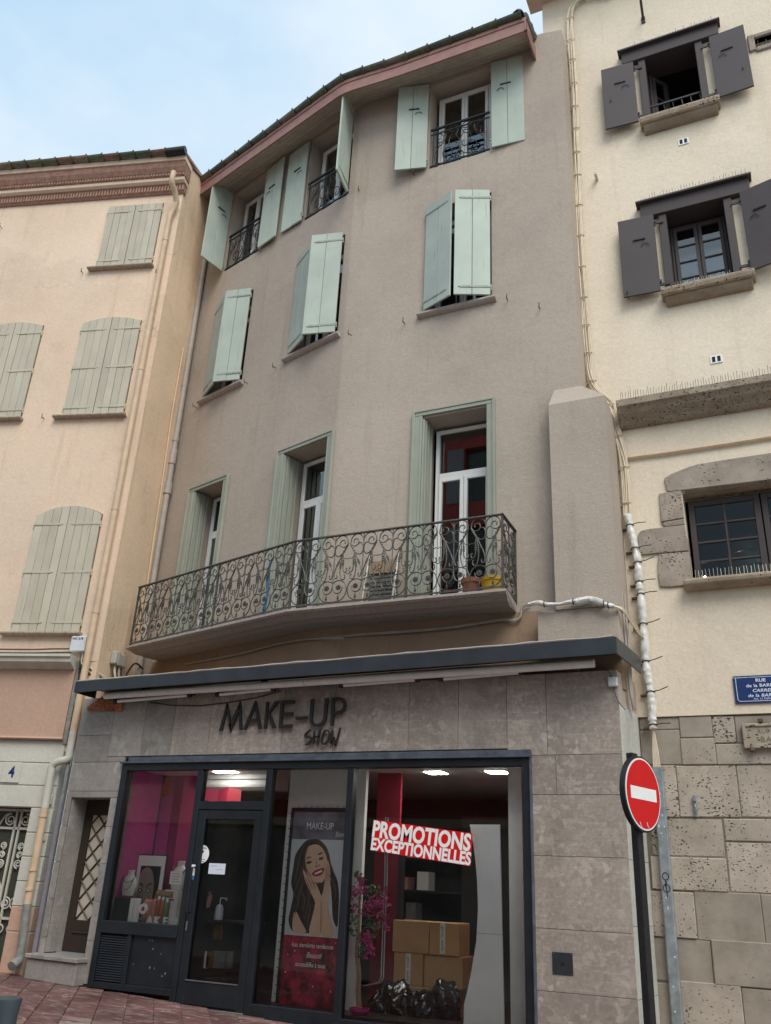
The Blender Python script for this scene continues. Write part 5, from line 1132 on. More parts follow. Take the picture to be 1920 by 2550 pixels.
# wall ties, vents, overhead bracket
for px in ((1702, 353), (1784, 895)):
    u, z = C(*px); v_ = thing('wall_vent', FC.P(u, 0, z-.05), 'small white double-slot vent just under the upper window sill' if px[1] < 500 else 'small white double-slot vent above the stone string course', 'vent', 'wall vents on the cream house')
    m_ = MB(); m_.box(FC, u-.075, u+.075, .002, .012, z-.06, z+.06); m_.build('plate', M['swhite'], v_, bevel=.004)
    for s in (-.032, .032): m_ = MB(); m_.box(FC, u+s-.02, u+s+.02, .008, .0145, z-.04, z+.04); m_.build('slot', M['roomdark'], v_)
u, z = C(1487, 447); m_ = MB(); m_.box(FC, u-.02, u+.02, .0, .14, z-.03, z+.03); tag(m_.build('wall_stub', M['pvcw'], bevel=.006), 'short cream stub sticking out of the wall between the cables and the upper windows', 'stub')
br = thing('wall_bracket', FC.P(*(lambda q: (q[0], 0, q[1]))(C(1605, 60))), 'dark iron bracket hanging down at the top edge above the uppermost window', 'bracket')
m_ = MB(); a = FC.P(C(1590, -40, .6)[0], .6, C(1590, -40, .6)[1]); b = FC.P(C(1602, 50)[0], 0.0, C(1602, 50)[1]); m_.tube([a, b], .02, 6); m_.build('strut', M['beamC'], br)
m_ = MB(); m_.box(FC, b.x-.03, b.x+.03, .0, .02, b.z-.08, b.z+.06); m_.build('foot_plate', M['beamC'], br)
# string course with spikes
m_ = MB(); m_.profile(FC, [(-.05, 7.55), (.30, 7.54), (.30, 7.44), (.26, 7.42), (.22, 7.36), (.12, 7.30), (.10, 7.26), (.06, 7.24), (-.05, 7.24)], -1.46, 5); m_.build('string_course', M['ledge'], hC, bevel=.006)
spikes(FC, -1.42, 1.6, 7.545, .24, hC, .13, .032, 'iron')
# painted cable under it
m_ = MB(); pts = [(1560, 1141), (1660, 1128), (1760, 1113), (1840, 1101), (1925, 1087)]; cbp = fpts(FC, [(x, y, .03) for x, y in pts]); cbp.append(cbp[-1]+(cbp[-1]-cbp[-2])*8); m_.tube(cbp, .02, 6); tag(m_.build('wall_cable', M['pvc']), 'painted double cable running across the cream wall under the string course', 'cable')
# stone surround of the first-floor window
def Z6p(L): return [C(1380+x/3.085, 800+y/3.085) for x, y in L]
def stonep(L, nm='surround_stone', d1=.03):
    p = Z6p(L); ar = sum(p[i][0]*p[(i+1) % len(p)][1]-p[(i+1) % len(p)][0]*p[i][1] for i in range(len(p))); p = p if ar > 0 else p[::-1]
    m_ = MB(); m_.prism(FC, p, -.2, d1); return m_.build(nm, M['stone'], hC, bevel=.006)
stonep([(848, 1213), (900, 1180), (1000, 1140), (1100, 1105), (1400, 1058), (1800, 998), (2500, 890), (2500, 1095), (1666, 1222), (978, 1305), (872, 1318)])
stonep([(808, 1330), (860, 1320), (976, 1307), (1000, 1516), (824, 1546)]); stonep([(826, 1551), (1000, 1521), (1004, 1566), (858, 1584), (835, 1565)], d1=.026)
stonep([(648, 1645), (665, 1618), (720, 1603), (1004, 1571), (1034, 1768), (662, 1800), (648, 1760)], d1=.032); stonep([(806, 1793), (1036, 1774), (1062, 2028), (900, 2045), (815, 2045), (800, 1960), (798, 1880)], d1=.027)
m_ = MB(); zs_ = W3[2]; m_.profile(FC, [(-.3, zs_+.01), (.16, zs_), (.19, zs_-.03), (.18, zs_-.08), (.10, zs_-.12), (-.3, zs_-.12)], C(1704, 1458, .1)[0], 2.2); m_.build('sill_stone', M['sillC'], hC, bevel=.01)
spikes(FC, -.75, 1.0, zs_+.008, .06, hC, .12, .04, 'pvcw')
m_ = MB(); m_.box(FC, W3[0], W3[1], -.30, -.1, W3[3]-.012, W3[3]); m_.build('inner_lintel', M['sillC'], hC)
room(FC, W3[0], W3[1], W3[2], W3[3], -.36, hC, depth=2.2)
def glazed(u0, u1, z0, z1, d, cols, rows):
    fw = .07; m_ = MB(); m_.box(FC, u0, u0+fw, d-.06, d, z0, z1); m_.box(FC, u1-fw, u1, d-.06, d, z0, z1); m_.box(FC, u0+fw, u1-fw, d-.06, d, z1-fw, z1); m_.box(FC, u0+fw, u1-fw, d-.06, d, z0, z0+fw)
    a, b, c, e = u0+fw, u1-fw, z0+fw, z1-fw
    for k in range(1, cols): x = a+(b-a)*k/cols; m_.box(FC, x-.013, x+.013, d-.04, d-.005, c, e)
    for k in range(1, rows):
        z = c+(e-c)*k/rows
        for q in range(cols): m_.box(FC, a+(b-a)*q/cols+.013*(q > 0), a+(b-a)*(q+1)/cols-.013*(q < cols-1), d-.04, d-.007, z-.013, z+.013)
    w_ = m_.build('window_leaf', M['beamC'], hC, bevel=.004)
    for k in range(cols):
        for q in range(rows): p_ = MB(); p_.box(FC, a+(b-a)*k/cols+.006, a+(b-a)*(k+1)/cols-.006, d-.028, d-.024, c+(e-c)*q/rows+.006, c+(e-c)*(q+1)/rows-.006); p_.build('pane', M['cglass'], w_)
glazed(-.75, .07, 5.09, 6.20, -.20, 2, 4); glazed(.085, .9, 5.09, 6.20, -.20, 2, 4)
for k, (x, y) in enumerate(((-.12, .95), (.62, 1.05), (1.3, 1.0))):
    m_ = MB(); m_.lathe(FC.P(x, -y-.1, 4.9), [(.30, 0), (.30, .9), (.27, 1.02), (.15, 1.10), (.05, 1.12)], 28)
    for z in (.2, .4, .6, .8): m_.lathe(FC.P(x, -y-.1, 4.9+z), [(.302, -.012), (.31, 0), (.302, .012)], 28)
    tag(m_.build('steel_tank', M['steel']), ('shiny steel tank seen through the left leaf of the stone-framed window', 'shiny steel tank seen through the right leaf of the stone-framed window', 'steel tank furthest right behind the stone-framed window')[k], 'tank', 'steel tanks behind the stone-framed window')
u, z = C(1756, 1441, -.45); lb_ = thing('light_bulb', FC.P(u, -.45, z), 'small lit bulb at the lower left of the stone-framed window', 'bulb')
m_ = MB(); m_.lathe(FC.P(u, -.45, z-.03), [(.002, 0), (.016, .01), (.02, .03), (.012, .055), (.002, .07)], 10); m_.build('bulb_glass', M['bulb'], lb_); m_ = MB(); m_.lathe(FC.P(u, -.45, z-.10), [(.009, 0), (.009, .07)], 8); m_.build('socket', M['ironb'], lb_)

# ------------------------------------------------------------------ enamel street plate and the carved one
def txt(s, fr, u, z, d, size, mat, parent, **k): return text_mb(s, fr, u, z, d, size, **k).build('lettering', M[mat], parent)
sp_ = thing('street_sign', FC.P(-.2, 0, 3.64), 'blue enamel street name plate RUE de la BARRE at the right edge', 'street sign')
m_ = MB(); m_.box(FC, -.458, .10, .012, .02, 3.637, 3.94); m_.build('plate', M['navy'], sp_, bevel=.002)
bx_ = [(-.43, 3.66), (.072, 3.66), (.072, 3.917), (-.43, 3.917)]
m_ = MB(); m_.tube(smoothpts([tuple(FC.P(u, .0205, z)) for u, z in ((-.41, 3.66), (.05, 3.66), (.07, 3.68), (.07, 3.90), (.05, 3.918), (-.41, 3.918), (-.43, 3.90), (-.43, 3.68))], 5), .0035, 4, closed=True); m_.build('border', M['pale'], sp_)
uc = -.178
txt('RUE', FC, uc, 3.868, .0212, .050, 'pale', sp_, bold=.0012, sx=1.15); txt('de la BARRE', FC, uc, 3.812, .0212, .048, 'pale', sp_, bold=.0010, sx=1.15, space=1.08); txt('CARRER', FC, uc+.01, 3.757, .0212, .048, 'pale', sp_, bold=.0008, sx=1.2, shear=.2); txt('de la BARRA', FC, uc+.01, 3.704, .0212, .048, 'pale', sp_, bold=.0008, sx=1.15, shear=.2, space=1.08); txt('Ant. La Gallinera', FC, uc+.02, 3.675, .0212, .030, 'pale', sp_, sx=1.1)
kp = thing('carved_plaque', FC.P(-.1, 0, 3.17), 'carved stone plaque reading RUE DE LA BARRE under the blue street sign', 'plaque')
pu0, pz1 = C(1846, 1802, .04); pz0 = C(1852, 1864, .04)[1]
m_ = MB(); m_.box(FC, pu0, pu0+.62, -.01, .035, pz0, pz1); m_.build('slab', M['plateStone'], kp, bevel=.008)
for a, b, c, e in ((pu0, pu0+.035, pz0, pz1), (pu0+.035, pu0+.585, pz1-.035, pz1), (pu0+.035, pu0+.585, pz0, pz0+.045), (pu0+.585, pu0+.62, pz0, pz1)): m_ = MB(); m_.box(FC, a, b, .035, .052, c, e); m_.build('rim', M['plateStone'], kp, bevel=.006)
txt('RUE DE LA', FC, pu0+.31, pz0+.155, .037, .062, 'mortar', kp, space=1.1); txt('BARRE', FC, pu0+.31, pz0+.065, .037, .082, 'mortar', kp, space=1.25)
for px in ((1894, 1795), (1874, 1866)):
    u, z = C(*px); m_ = MB(); m_.box(FC, u-.025, u+.025, 0, .065, z-.03, z+.02); m_.build('iron_clip', M['rust'], kp, bevel=.01)
mp_ = thing('metal_bracket', FC.P(*(lambda q: (q[0], 0, q[1]))(C(1732, 2034))), 'small grey metal strap bracket on the ashlar right of the round sign', 'bracket')
u0, z1 = C(1725, 1981); u1, z0 = C(1738, 2034)
m_ = MB(); m_.box(FC, u0, u1, -.004, .008, z0, z1); m_.build('strap', M['galv'], mp_, bevel=.002)
m_ = MB(); m_.tube(smoothpts([tuple(FC.P((u0+u1)/2, .008, z1-.11)), tuple(FC.P((u0+u1)/2, .04, z1-.10)), tuple(FC.P((u0+u1)/2+.01, .04, z1-.15)), tuple(FC.P((u0+u1)/2, .03, z1-.17))], 4), .008, 5); m_.build('hook', M['galv'], mp_)
m_ = MB(); m_.box(FC, u0, u1, .009, .03, z1-.06, z1); m_.build('lug', M['galv'], mp_, bevel=.003)

# ------------------------------------------------------------------ cables in the corner
cbs = thing('cable_bundle', FC.P(-1.87, .05, 6.5), 'bundle of cream cables clipped down the corner between taupe and cream houses', 'cables')
path = [(1520, -14), (1470, -8), (1440, 2), (1425, 20), (1420, 60), (1424, 150), (1430, 250), (1436, 400), (1443, 550), (1450, 700), (1457, 800), (1463, 880), (1470, 935), (1484, 968), (1508, 992), (1522, 1012), (1532, 1060), (1546, 1110), (1554, 1145), (1558, 1190), (1562, 1285)]
bp_ = fpts(FC, [(x, y, .07) for x, y in path]); dense = [Vector(p) for p in smoothpts([tuple(p) for p in bp_], 8)]
random.seed(31)
for k in range(6):
    ph = random.uniform(0, 6); r0 = .012+.012*(k % 3); pts = []
    for i, p in enumerate(dense):
        a = .12*math.sin(i*.10+ph); pts.append(p+Vector(((k-2.5)*.0165+.010*math.sin(i*.16+ph), .012*math.cos(i*.13+ph), 0)))
    m_ = MB(); m_.tube(pts, .0105 if k % 2 else .0125, 6); m_.build('cable', M['cable'], cbs)
L = 0; last = dense[0]
for i, p in enumerate(dense[1:], 1):
    L += (p-last).length; last = p
    if L > .46:
        L = 0; m_ = MB(); m_.box(FC, p.x-.085, p.x+.03, -.002, .035, p.z-.012, p.z+.016); m_.tube([Vector((p.x+.062*math.cos(q*math.pi/4), p.y+.03*math.sin(q*math.pi/4), p.z)) for q in range(8)], .008, 4, closed=True); m_.build('cable_clip', M['cable'], cbs)
sv = thing('cable_sleeve', FC.P(-1.42, .08, 3.4), 'white plastic wrapped cable bundle with black ties beside the cream wall', 'cable sleeve')
sp = [(1562, 1283), (1571, 1320), (1581, 1362), (1588, 1402), (1592, 1450), (1596, 1485), (1600, 1522), (1602, 1560), (1605, 1600), (1608, 1648), (1614, 1690), (1620, 1724), (1624, 1765), (1626, 1806), (1627, 1815)]
s3 = [Vector(p) for p in smoothpts([tuple(p) for p in fpts(FC, [(x, y, .085) for x, y in sp])], 8)]; n = len(s3)
tiesy = [1310, 1369, 1404, 1452, 1481, 1557, 1648, 1724, 1806]
def pyy(p): v = p-CAM; return 1275-F_PX*(v.dot(UP)/v.dot(FW))
rad = []
for p in s3:
    dmin = min(abs(pyy(p)-t) for t in tiesy); rad.append(.040+.010*min(1, dmin/22)+random.uniform(-.005, .005))
def crumple(mb, k):
    for i, v in enumerate(mb.v): mb.v[i] = v+Vector((random.uniform(-1, 1), random.uniform(-1, 1), 0))*.006
m_ = MB(); m_.tube(s3, rad, 12); crumple(m_, 12); m_.build('sleeve', M['sleeve'], sv)
for t in tiesy:
    i = min(range(n), key=lambda i: abs(pyy(s3[i])-t)); p = s3[i]; r = rad[i]+.008
    m_ = MB(); m_.tube([p+Vector((r*math.cos(q*math.pi/5), r*math.sin(q*math.pi/5), .008*math.sin(q))) for q in range(10)], .006, 4, closed=True); m_.tube([p+Vector((r*.6, -r*.8, 0)), p+Vector((r+.06, -r*.9, .012)), p+Vector((r+.15, -r*.9, .02+random.uniform(-.015, .03)))], .0055, 4); m_.build('tie', M['tie'], sv)
    m_ = MB(); m_.box(FC, p.x-r-.07, p.x-r, -.002, .05, p.z-.035, p.z-.012); m_.build('wall_clip', M['rust'], sv, bevel=.004)
m_ = MB()
fan = thing('cable_bundle', FC.P(-1.35, .05, 2.9), 'cream cables fanning out of the sleeve into the grey trunking behind the round sign', 'cables')
e0 = s3[-1]; tz_ = C(1636, 1915, .06)
for k in range(5):
    m_ = MB(); a = FC.P(tz_[0]-.035+.018*k, .06, tz_[1]-.05); m_.tube([e0+Vector((0, 0, .03)), e0*.5+a*.5+Vector((.004*(k-2), 0, 0)), a], .009, 6); m_.build('cable', M['cable'], fan)
# galvanised trunking down to the ground
tr = thing('cable_trunking', FC.P(-1.36, 0, 0), 'grey galvanised cable trunking with stickers and a scribble behind the round sign post', 'trunking')
t0, zt = C(1624, 1908, .07); t1 = C(1648, 1908, .07)[0]; tw = .055
uc_ = (t0+t1)/2; print('trunk', t0, t1, zt)
m_ = MB(); m_.profile(Frame((0, YC), 0), [(0, 0)], 0, 0) if False else m_.box(FC, uc_-tw, uc_+tw, -.008, .075, gz(-1.4), zt); m_.build('channel', M['galv'], tr, bevel=.012)
FT = Frame((0, YC-.0765), 0)
m_ = MB(); ps_ = FT.px(1658, 2182); 
for cz, r in ((ps_[1], .032), (ps_[1]-.115, .034)): m_.tube([FT.P(uc_+r*math.cos(q*math.pi/8), 0, cz+r*1.1*math.sin(q*math.pi/8)) for q in range(17)], .0045, 4)
m_.tube([FT.P(uc_-.005, 0, ps_[1]-.035), FT.P(uc_+.004, 0, ps_[1]-.20)], .0045, 4); m_.tube([FT.P(uc_+.012, 0, ps_[1]-.05), FT.P(uc_-.012, 0, ps_[1]-.10)], .004, 4); m_.build('scribble', M['ink'], tr)
random.seed(4)
for k in range(16):
    z = random.choice((random.uniform(.1, 1.9), random.uniform(2.2, 2.7))); a = random.uniform(-.035, .03); m_ = MB(); w_, h_ = random.uniform(.008, .025), random.uniform(.008, .03); m_.prism(FT, [(uc_+a, z), (uc_+a+w_, z+random.uniform(-.006, .006)), (uc_+a+w_*.8, z+h_), (uc_+a+w_*.1, z+h_*.9)], 0, .001); m_.build('sticker_scrap', M['pale'], tr)
# wrapped cable along the buttress foot and conduits under the balcony
sv2 = thing('cable_sleeve', FS.P(-2.1, .06, 4.66), 'white wrapped cable tied along the foot of the taupe buttress above the fascia', 'cable sleeve')
q = [(1316, 1506), (1340, 1501), (1365, 1506), (1395, 1504), (1428, 1498), (1440, 1499), (1470, 1493), (1500, 1502), (1508, 1506), (1530, 1510)]
s4 = [Vector(p) for p in smoothpts([tuple(p) for p in fpts(FS, [(x, y, .055) for x, y in q])], 6)]
rd = [.018+.012*abs(math.sin(i*.16+.3))+(.018 if 26 < i < 42 else 0) for i in range(len(s4))]
m_ = MB(); m_.tube(s4, rd, 10); crumple(m_, 10); m_.build('sleeve', M['sleeve'], sv2)
for i in (10, 24, 44, 50): m_ = MB(); p = s4[min(i, len(s4)-1)]; r = rd[min(i, len(s4)-1)]+.006; m_.tube([p+Vector((0, r*math.cos(a*math.pi/5), r*math.sin(a*math.pi/5))) for a in range(10)], .006, 4, closed=True); m_.build('tie', M['tie'], sv2)
for k in range(4):
    m_ = MB(); m_.tube(smoothpts([tuple(s4[-4]), tuple(FS.P(-1.50, -.02+.01*k, 4.62-.01*k)), tuple(FS.P(-1.44, -.30, 4.56-.02*k)), tuple(FC.P(-1.40, .10, 4.50-.02*k))], 5), .010, 5); m_.build('cable', M['cable'], sv2)
cu_ = thing('conduit', FR.P(-3.5, .03, 4.6), 'painted double conduit looping along the wall under the balcony', 'conduit')
for k in range(2):
    L8 = [(1450, 835), (1390, 862), (1378, 925), (1340, 955), (1250, 950), (1100, 972), (900, 1003), (600, 1030), (300, 1050), (0, 1076)]
    m_ = MB(); m_.tube(smoothpts([tuple(p) for p in fpts(FR, [(800+x/2.777, 1200+(y+7*k)/2.777, .05) for x, y in L8])], 5), .013, 6); m_.build('tube', M['pvcg'], cu_)
m_ = MB(); m_.tube(smoothpts([tuple(p) for p in fpts(FL, [(300+x/2.975, 1200+y/2.975, .05) for x, y in ((1650, 1160), (1400, 1165), (1150, 1205), (900, 1270), (700, 1310), (480, 1350))])], 5), .012, 6); m_.build('tube', M['pvcg'], cu_)
for dx in (0, .05):
    m_ = MB(); m_.tube([RET.P(.30+dx*2, .02, 4.9), RET.P(.30+dx*2, .03, 4.2), RET.P(.28+dx, .05, 3.7), RET.P(.36+dx, .05, 3.55)], .016, 6); tag(m_.build('conduit', M['pvcg']), 'thin corner conduit behind the right end of the fascia box, ' + ('nearer the street' if dx == 0 else 'nearer the cream wall'), 'conduit')
# little white box on the cladding
u0, z1 = S(1514, 1688); u1, z0 = S(1540, 1711)
jb2 = thing('junction_box', FS.P(u0, 0, z0), 'small white junction box at the top right corner of the stone cladding', 'junction box')
m_ = MB(); m_.box(FS, u0, u1, .003, .05, z0, z1); m_.build('box', M['boxw'], jb2, bevel=.012)
m_ = MB(); m_.tube(smoothpts([tuple(FS.P(u0+.06, .03, z0)), tuple(FS.P(u0+.09, .025, z0-.14)), tuple(FS.P(u1+.06, .012, z0-.25))], 5), .005, 5); m_.build('lead', M['cabled'], jb2)
m_ = MB(); m_.tube(smoothpts([tuple(FS.P(u0+.05, .03, z1)), tuple(FS.P(u0-.01, .03, z1+.09)), tuple(FS.P(u0-.14, .03, z1+.12))], 5), .005, 5); m_.build('lead', M['cabled'], jb2)
u0, z1 = S(1375, 2370); u1, z0 = S(1428, 2430)
pq = thing('metal_plate', FS.P(u0, 0, z0), 'square dark metal plate screwed to the stone pier right of the shop window', 'plate')
m_ = MB(); m_.box(FS, u0, u1, .002, .007, z0, z1); m_.build('plate', M['fascia'], pq, bevel=.002)
m_ = MB(); m_.lathe(FS.P((u0+u1)/2, .007, (z0+z1)/2), [(.018, 0), (.018, .004), (.008, .005)], 14, FS.n); m_.build('hole', M['ink'], pq)
for a in (.06, .94):
    for b in (.06, .94): m_ = MB(); m_.lathe(FS.P(u0+(u1-u0)*a, .007, z0+(z1-z0)*b), [(.005, 0), (.004, .003)], 6, FS.n); m_.build('screw', M['steel'], pq)

# ------------------------------------------------------------------ no-entry sign
rc = ray(1602, 1977); t_ = 7.55; cc = CAM+rc*t_
rh = Vector((rc.x, rc.y, 0)).normalized(); rt = Vector((rh.y, -rh.x, 0)); th_ = R(62)
nn = (-rh*math.cos(th_)+rt*math.sin(th_)).normalized(); FN = Frame((0, 0), 0); FN.o = Vector((cc.x, cc.y, 0)); FN.n = nn; FN.t = Vector((-nn.y, nn.x, 0))
print('sign at', cc, 'n', nn, 't', FN.t)
ns = thing('road_sign', (cc.x, cc.y, gz(cc.x)), 'round red no-entry sign with a white bar on a black post', 'road sign')
RS = .308
def disc(r, d0, d1, mat, nm, k=48): m_ = MB(); m_.lathe(FN.P(0, d0, cc.z), [(r, 0), (r, d1-d0)], k, nn); o = m_.build(nm, M[mat], ns); return o
disc(RS+.012, -.05, -.004, 'ironb', 'rim'); disc(RS-.004, -.0035, .002, 'swhite', 'white_ring'); disc(RS-.018, .0025, .004, 'red', 'red_face')
m_ = MB(); m_.box(FN, -.225, .225, .0045, .006, cc.z-.052, cc.z+.052); m_.build('white_bar', M['swhite'], ns)
for a_, b_2 in ((-.10, -.24), (.02, -.235)): m_ = MB(); m_.tube([FN.P(a_, .0045, cc.z+b_2), FN.P(a_+.012, .0045, cc.z+b_2-.03), FN.P(a_+.035, .0045, cc.z+b_2-.045)], .0035, 4); m_.build('scuff', M['swhite'], ns)
m_ = MB(); m_.box(FN, -.045, .045, -.12, -.052, gz(cc.x), cc.z+RS+.045); m_.build('post', M['ironb'], ns, bevel=.006)
m_ = MB(); m_.box(FN, .0455, .052, -.115, -.058, gz(cc.x), cc.z-RS); m_.build('post_edge', M['galv'], ns)
# ------------------------------------------------------------------ shop front: frame, glass, door, louvre
sf = bpy.data.objects.new('shop_front', None); COL.objects.link(sf); sf.parent = house; WL[sf] = FS.P(-5.4, 0, .25); sf.location = WL[sf]-WL[house]
ZH = S(700, 1897)[1]; print('shop head', ZH)
m1 = (S(498, 1900)[0]+S(437, 2490)[0])/2; m2 = (S(668, 1896)[0]+S(628, 2490)[0])/2; m3 = (S(878, 1894)[0]+S(838, 2546)[0])/2
print('mullions', UF0, m1, m2, m3, UF1)
def fbox(u0, u1, d0, d1, z0, z1, nm='frame_bar', mat='frame', bev=.004):
    m_ = MB(); m_.box(FS, u0, u1, d0, d1, z0, z1); return m_.build(nm, M[mat], sf, bevel=bev)
gzb = lambda u: gz(u)+.004
fbox(UF0, UF0+.085, -.10, .03, gzb(UF0), ZH, 'frame_post'); fbox(UF1-.085, UF1, -.10, .03, gzb(UF1), ZH, 'frame_post'); fbox(UF1-.002+.003, UF1+.022, -.02, .05, gzb(UF1), ZH+.06, 'edge_trim', 'bluegrey')
fbox(UF0+.085, UF1-.085, -.10, .03, ZH-.085, ZH, 'frame_head')
fbox(UF0-.02, UF1+.02, -.02, .07, ZH+.001, ZH+.028, 'head_flashing', 'bluegrey'); fbox(UF0+.10, UF1+.02, -.02, .045, ZH+.029, ZH+.085, 'head_flashing', 'bluegrey')
mw = .042
for u in (m1, m2, m3): fbox(u-mw, u+mw, -.09, .022, gzb(u), ZH-.085, 'mullion')
ZS = (S(340, 2297)[1]); print('sill', ZS)
fbox(UF0+.085, m1-mw, -.12, .035, ZS-.14, ZS, 'window_rail')
def pane(u0, u1, z0, z1, d=-.03, nm='pane'):
    m_ = MB(); m_.box(FS, u0, u1, d-.008, d, z0, z1); return m_.build(nm, M['glass'], sf)
pane(UF0+.085, m1-mw, ZS, ZH-.085)
# louvre and panel under the first window
ul2 = S(322, 2350)[0]; zb0 = gzb(UF0)+.02
fbox(ul2-.03, ul2+.03, -.06, .02, zb0+.05, ZS-.14, 'panel_stile'); fbox(UF0+.085, m1-mw, -.06, .02, zb0-.02, zb0+.05, 'bottom_rail')
nl_ = 19; la_, lb_2 = zb0+.06, ZS-.16
for k in range(nl_):
    z = la_+(lb_2-la_)*k/nl_; m_ = MB(); m_.profile(FS, [(-.045, z+.048), (.012, z+.004), (.016, z+.010), (-.041, z+.054)], UF0+.09, ul2-.035); m_.build('louvre_slat', M['fascia'], sf)
fbox(UF0+.085, ul2-.03, -.07, -.05, zb0+.05, ZS-.14, 'louvre_back', 'ink', 0)
fbox(ul2+.03, m1-mw, -.04, -.01, zb0+.05, ZS-.14, 'kick_panel', 'frame')
random.seed(17)
for k in range(9):
    u, z = random.uniform(ul2+.08, m1-mw-.1), random.uniform(zb0+.1, ZS-.2); m_ = MB(); w_, h_ = random.uniform(.004, .012), random.uniform(.008, .035); m_.prism(FS, [(u, z), (u+w_, z+h_*.3), (u+w_*.7, z+h_), (u-w_*.2, z+h_*.6)], -.0095, -.009); m_.build('paint_chip', M['boxg'], sf)
# glazed door with its fanlight
ZTR = S(570, 2006)[1]; zd0 = gzb(m1)+.0
fbox(m1+mw, m2-mw, -.09, .02, ZTR-.05, ZTR+.05, 'transom'); pane(m1+mw, m2-mw, ZTR+.05, ZH-.085)
dr = .11; a, b = m1+mw+.004, m2-mw-.004; zt = ZTR-.055; zb1 = gz(m2)+.02
door = bpy.data.objects.new('shop_door', None); COL.objects.link(door); door.parent = house; WL[door] = FS.P(a, -.05, zb1); door.location = WL[door]-WL[house]
for u0, u1, z0, z1, nm in ((a, a+dr, zb1, zt, 'door_stile'), (b-dr, b, zb1, zt, 'door_stile'), (a+dr, b-dr, zt-dr, zt, 'door_rail'), (a+dr, b-dr, zb1, zb1+.26, 'door_rail')):
    m_ = MB(); m_.box(FS, u0, u1, -.06, .012, z0+.02*(nm == 'door_rail' and z0 == zb1), z1); m_.build(nm, M['frame'], door, bevel=.005)
m_ = MB(); m_.box(FS, a+dr, b-dr, -.03, -.022, zb1+.26, zt-dr); m_.build('pane', M['glass'], door)
m_ = MB(); m_.box(FS, a+dr, b-dr, .012, .022, zb1+.262, zb1+.275); m_.build('drip_bar', M['steel'], door)
m_ = MB(); m_.tube([FS.P(a+.05, .012, 1.25), FS.P(a+.05, .07, 1.25), FS.P(a+.05, .07, 1.75), FS.P(a+.05, .012, 1.75)], .012, 8); m_.build('pull_handle', M['frame'], door)
m_ = MB(); m_.box(FS, a+.02, a+.04, .013, .016, 1.05, 1.15); m_.build('lock_plate', M['steel'], door)
fbox(m1+mw, m2-mw, -.12, .05, gz(m2)-.02, gz(m2)+.018, 'threshold', 'steel')
# big panes
for u0, u1 in ((m2+mw, m3-mw), (m3+mw, UF1-.085)):
    zz0 = gz(u0)+.12; fbox(u0, u1, -.09, .022, gz(u1)-.02, zz0, 'bottom_rail'); pane(u0, u1, zz0, ZH-.085)
# ------------------------------------------------------------------ shop interior shell
ZFl, ZCe = .34, ZH-.03; IX0, IX1, IY0, IY1 = UF0-.05, UF1+.25, YS+.13, 13.6
sh = bpy.data.objects.new('shop_interior', None); COL.objects.link(sh); WL[sh] = Vector((-5, 11, .3)); sh.location = WL[sh]; tag(sh, kind='structure')
def ib(x0, x1, y0, y1, z0, z1, nm, mat): m_ = MB(); m_.box(Frame((0, 0), 0), x0, x1, -y1, -y0, z0, z1); return m_.build(nm, M[mat], sh)
ib(IX0, IX1, IY0, IY1, ZFl-.3, ZFl, 'floor', 'intfloor'); ib(IX0-.1, IX1+.1, IY0-.0, IY1, ZCe, ZCe+.1, 'ceiling', 'intwhite'); ib(IX0-.1, IX1+.1, IY1, IY1+.1, ZFl, ZCe, 'back_wall', 'dark')
ib(IX0-.1, IX0, IY0, IY1, ZFl, ZCe, 'side_wall', 'dark'); ib(IX0+.005, IX0+.02, IY0, YS+.9, ZS, ZCe, 'display_side', 'magenta'); ib(m1+.0, m1+.03, YS+.12, YS+1.02, ZFl, 2.55, 'display_divider', 'dark'); ib(m1-.012, m1-.004, YS+.13, YS+.95, ZS, 2.55, 'display_side', 'crimson'); ib(IX1, IX1+.1, IY0, IY1, ZFl, ZCe, 'side_wall', 'crimson')
# backdrop of the left display, colour runs from magenta to crimson across it
m, nt, b_ = base_mat('backdrop_ramp', .6); p_ = N(nt, 'ShaderNodeSeparateXYZ'); g_ = N(nt, 'ShaderNodeNewGeometry'); nt.links.new(g_.outputs['Position'], p_.inputs[0])
mr = N(nt, 'ShaderNodeMapRange'); mr.inputs['From Min'].default_value = UF0-.3; mr.inputs['From Max'].default_value = m1; nt.links.new(p_.outputs['X'], mr.inputs[0])
nt.links.new(ramp(nt, mr.outputs[0], [(0, (.40, .04, .26)), (.45, (.34, .025, .11)), (1, (.32, .008, .015))]), b_.inputs['Base Color']); M['backdrop'] = m
bd = MB(); n = 9; yb = YS+.95
for k in range(n):
    x0, x1 = UF0-.45+(m1-.02-UF0+.45)*k/n, UF0-.45+(m1-.02-UF0+.45)*(k+1)/n; y0, y1 = yb+.05*(k % 2), yb+.05*((k+1) % 2); bd.quad(Vector((x0, y0, .5)), Vector((x1, y1, .5)), Vector((x1, y1, ZCe)), Vector((x0, y0, ZCe)))
bdo = bd.build('display_backdrop', M['backdrop'], sh)
m_ = MB(); u, z = FS.px(413, 1962, -.93); m_.box(FS, u-.09, u+.09, -.94, -.92, z-.12, z+.12); m_.build('speaker_grille', M['lips'], sh)
ib(IX0, m1-mw, IY0-.01, YS+.92, ZS-.08, ZS-.02, 'display_deck', 'dark')
# back shelving: dark boards loaded with small goods
for k in range(5):
    z = .75+.42*k; ib(-7.0, -4.3, 12.3, 12.75, z, z+.03, 'shelf', 'dark')
ib(-7.0, -4.3, 12.76, 12.8, ZFl, 2.7, 'shelf_back', 'roomdark')
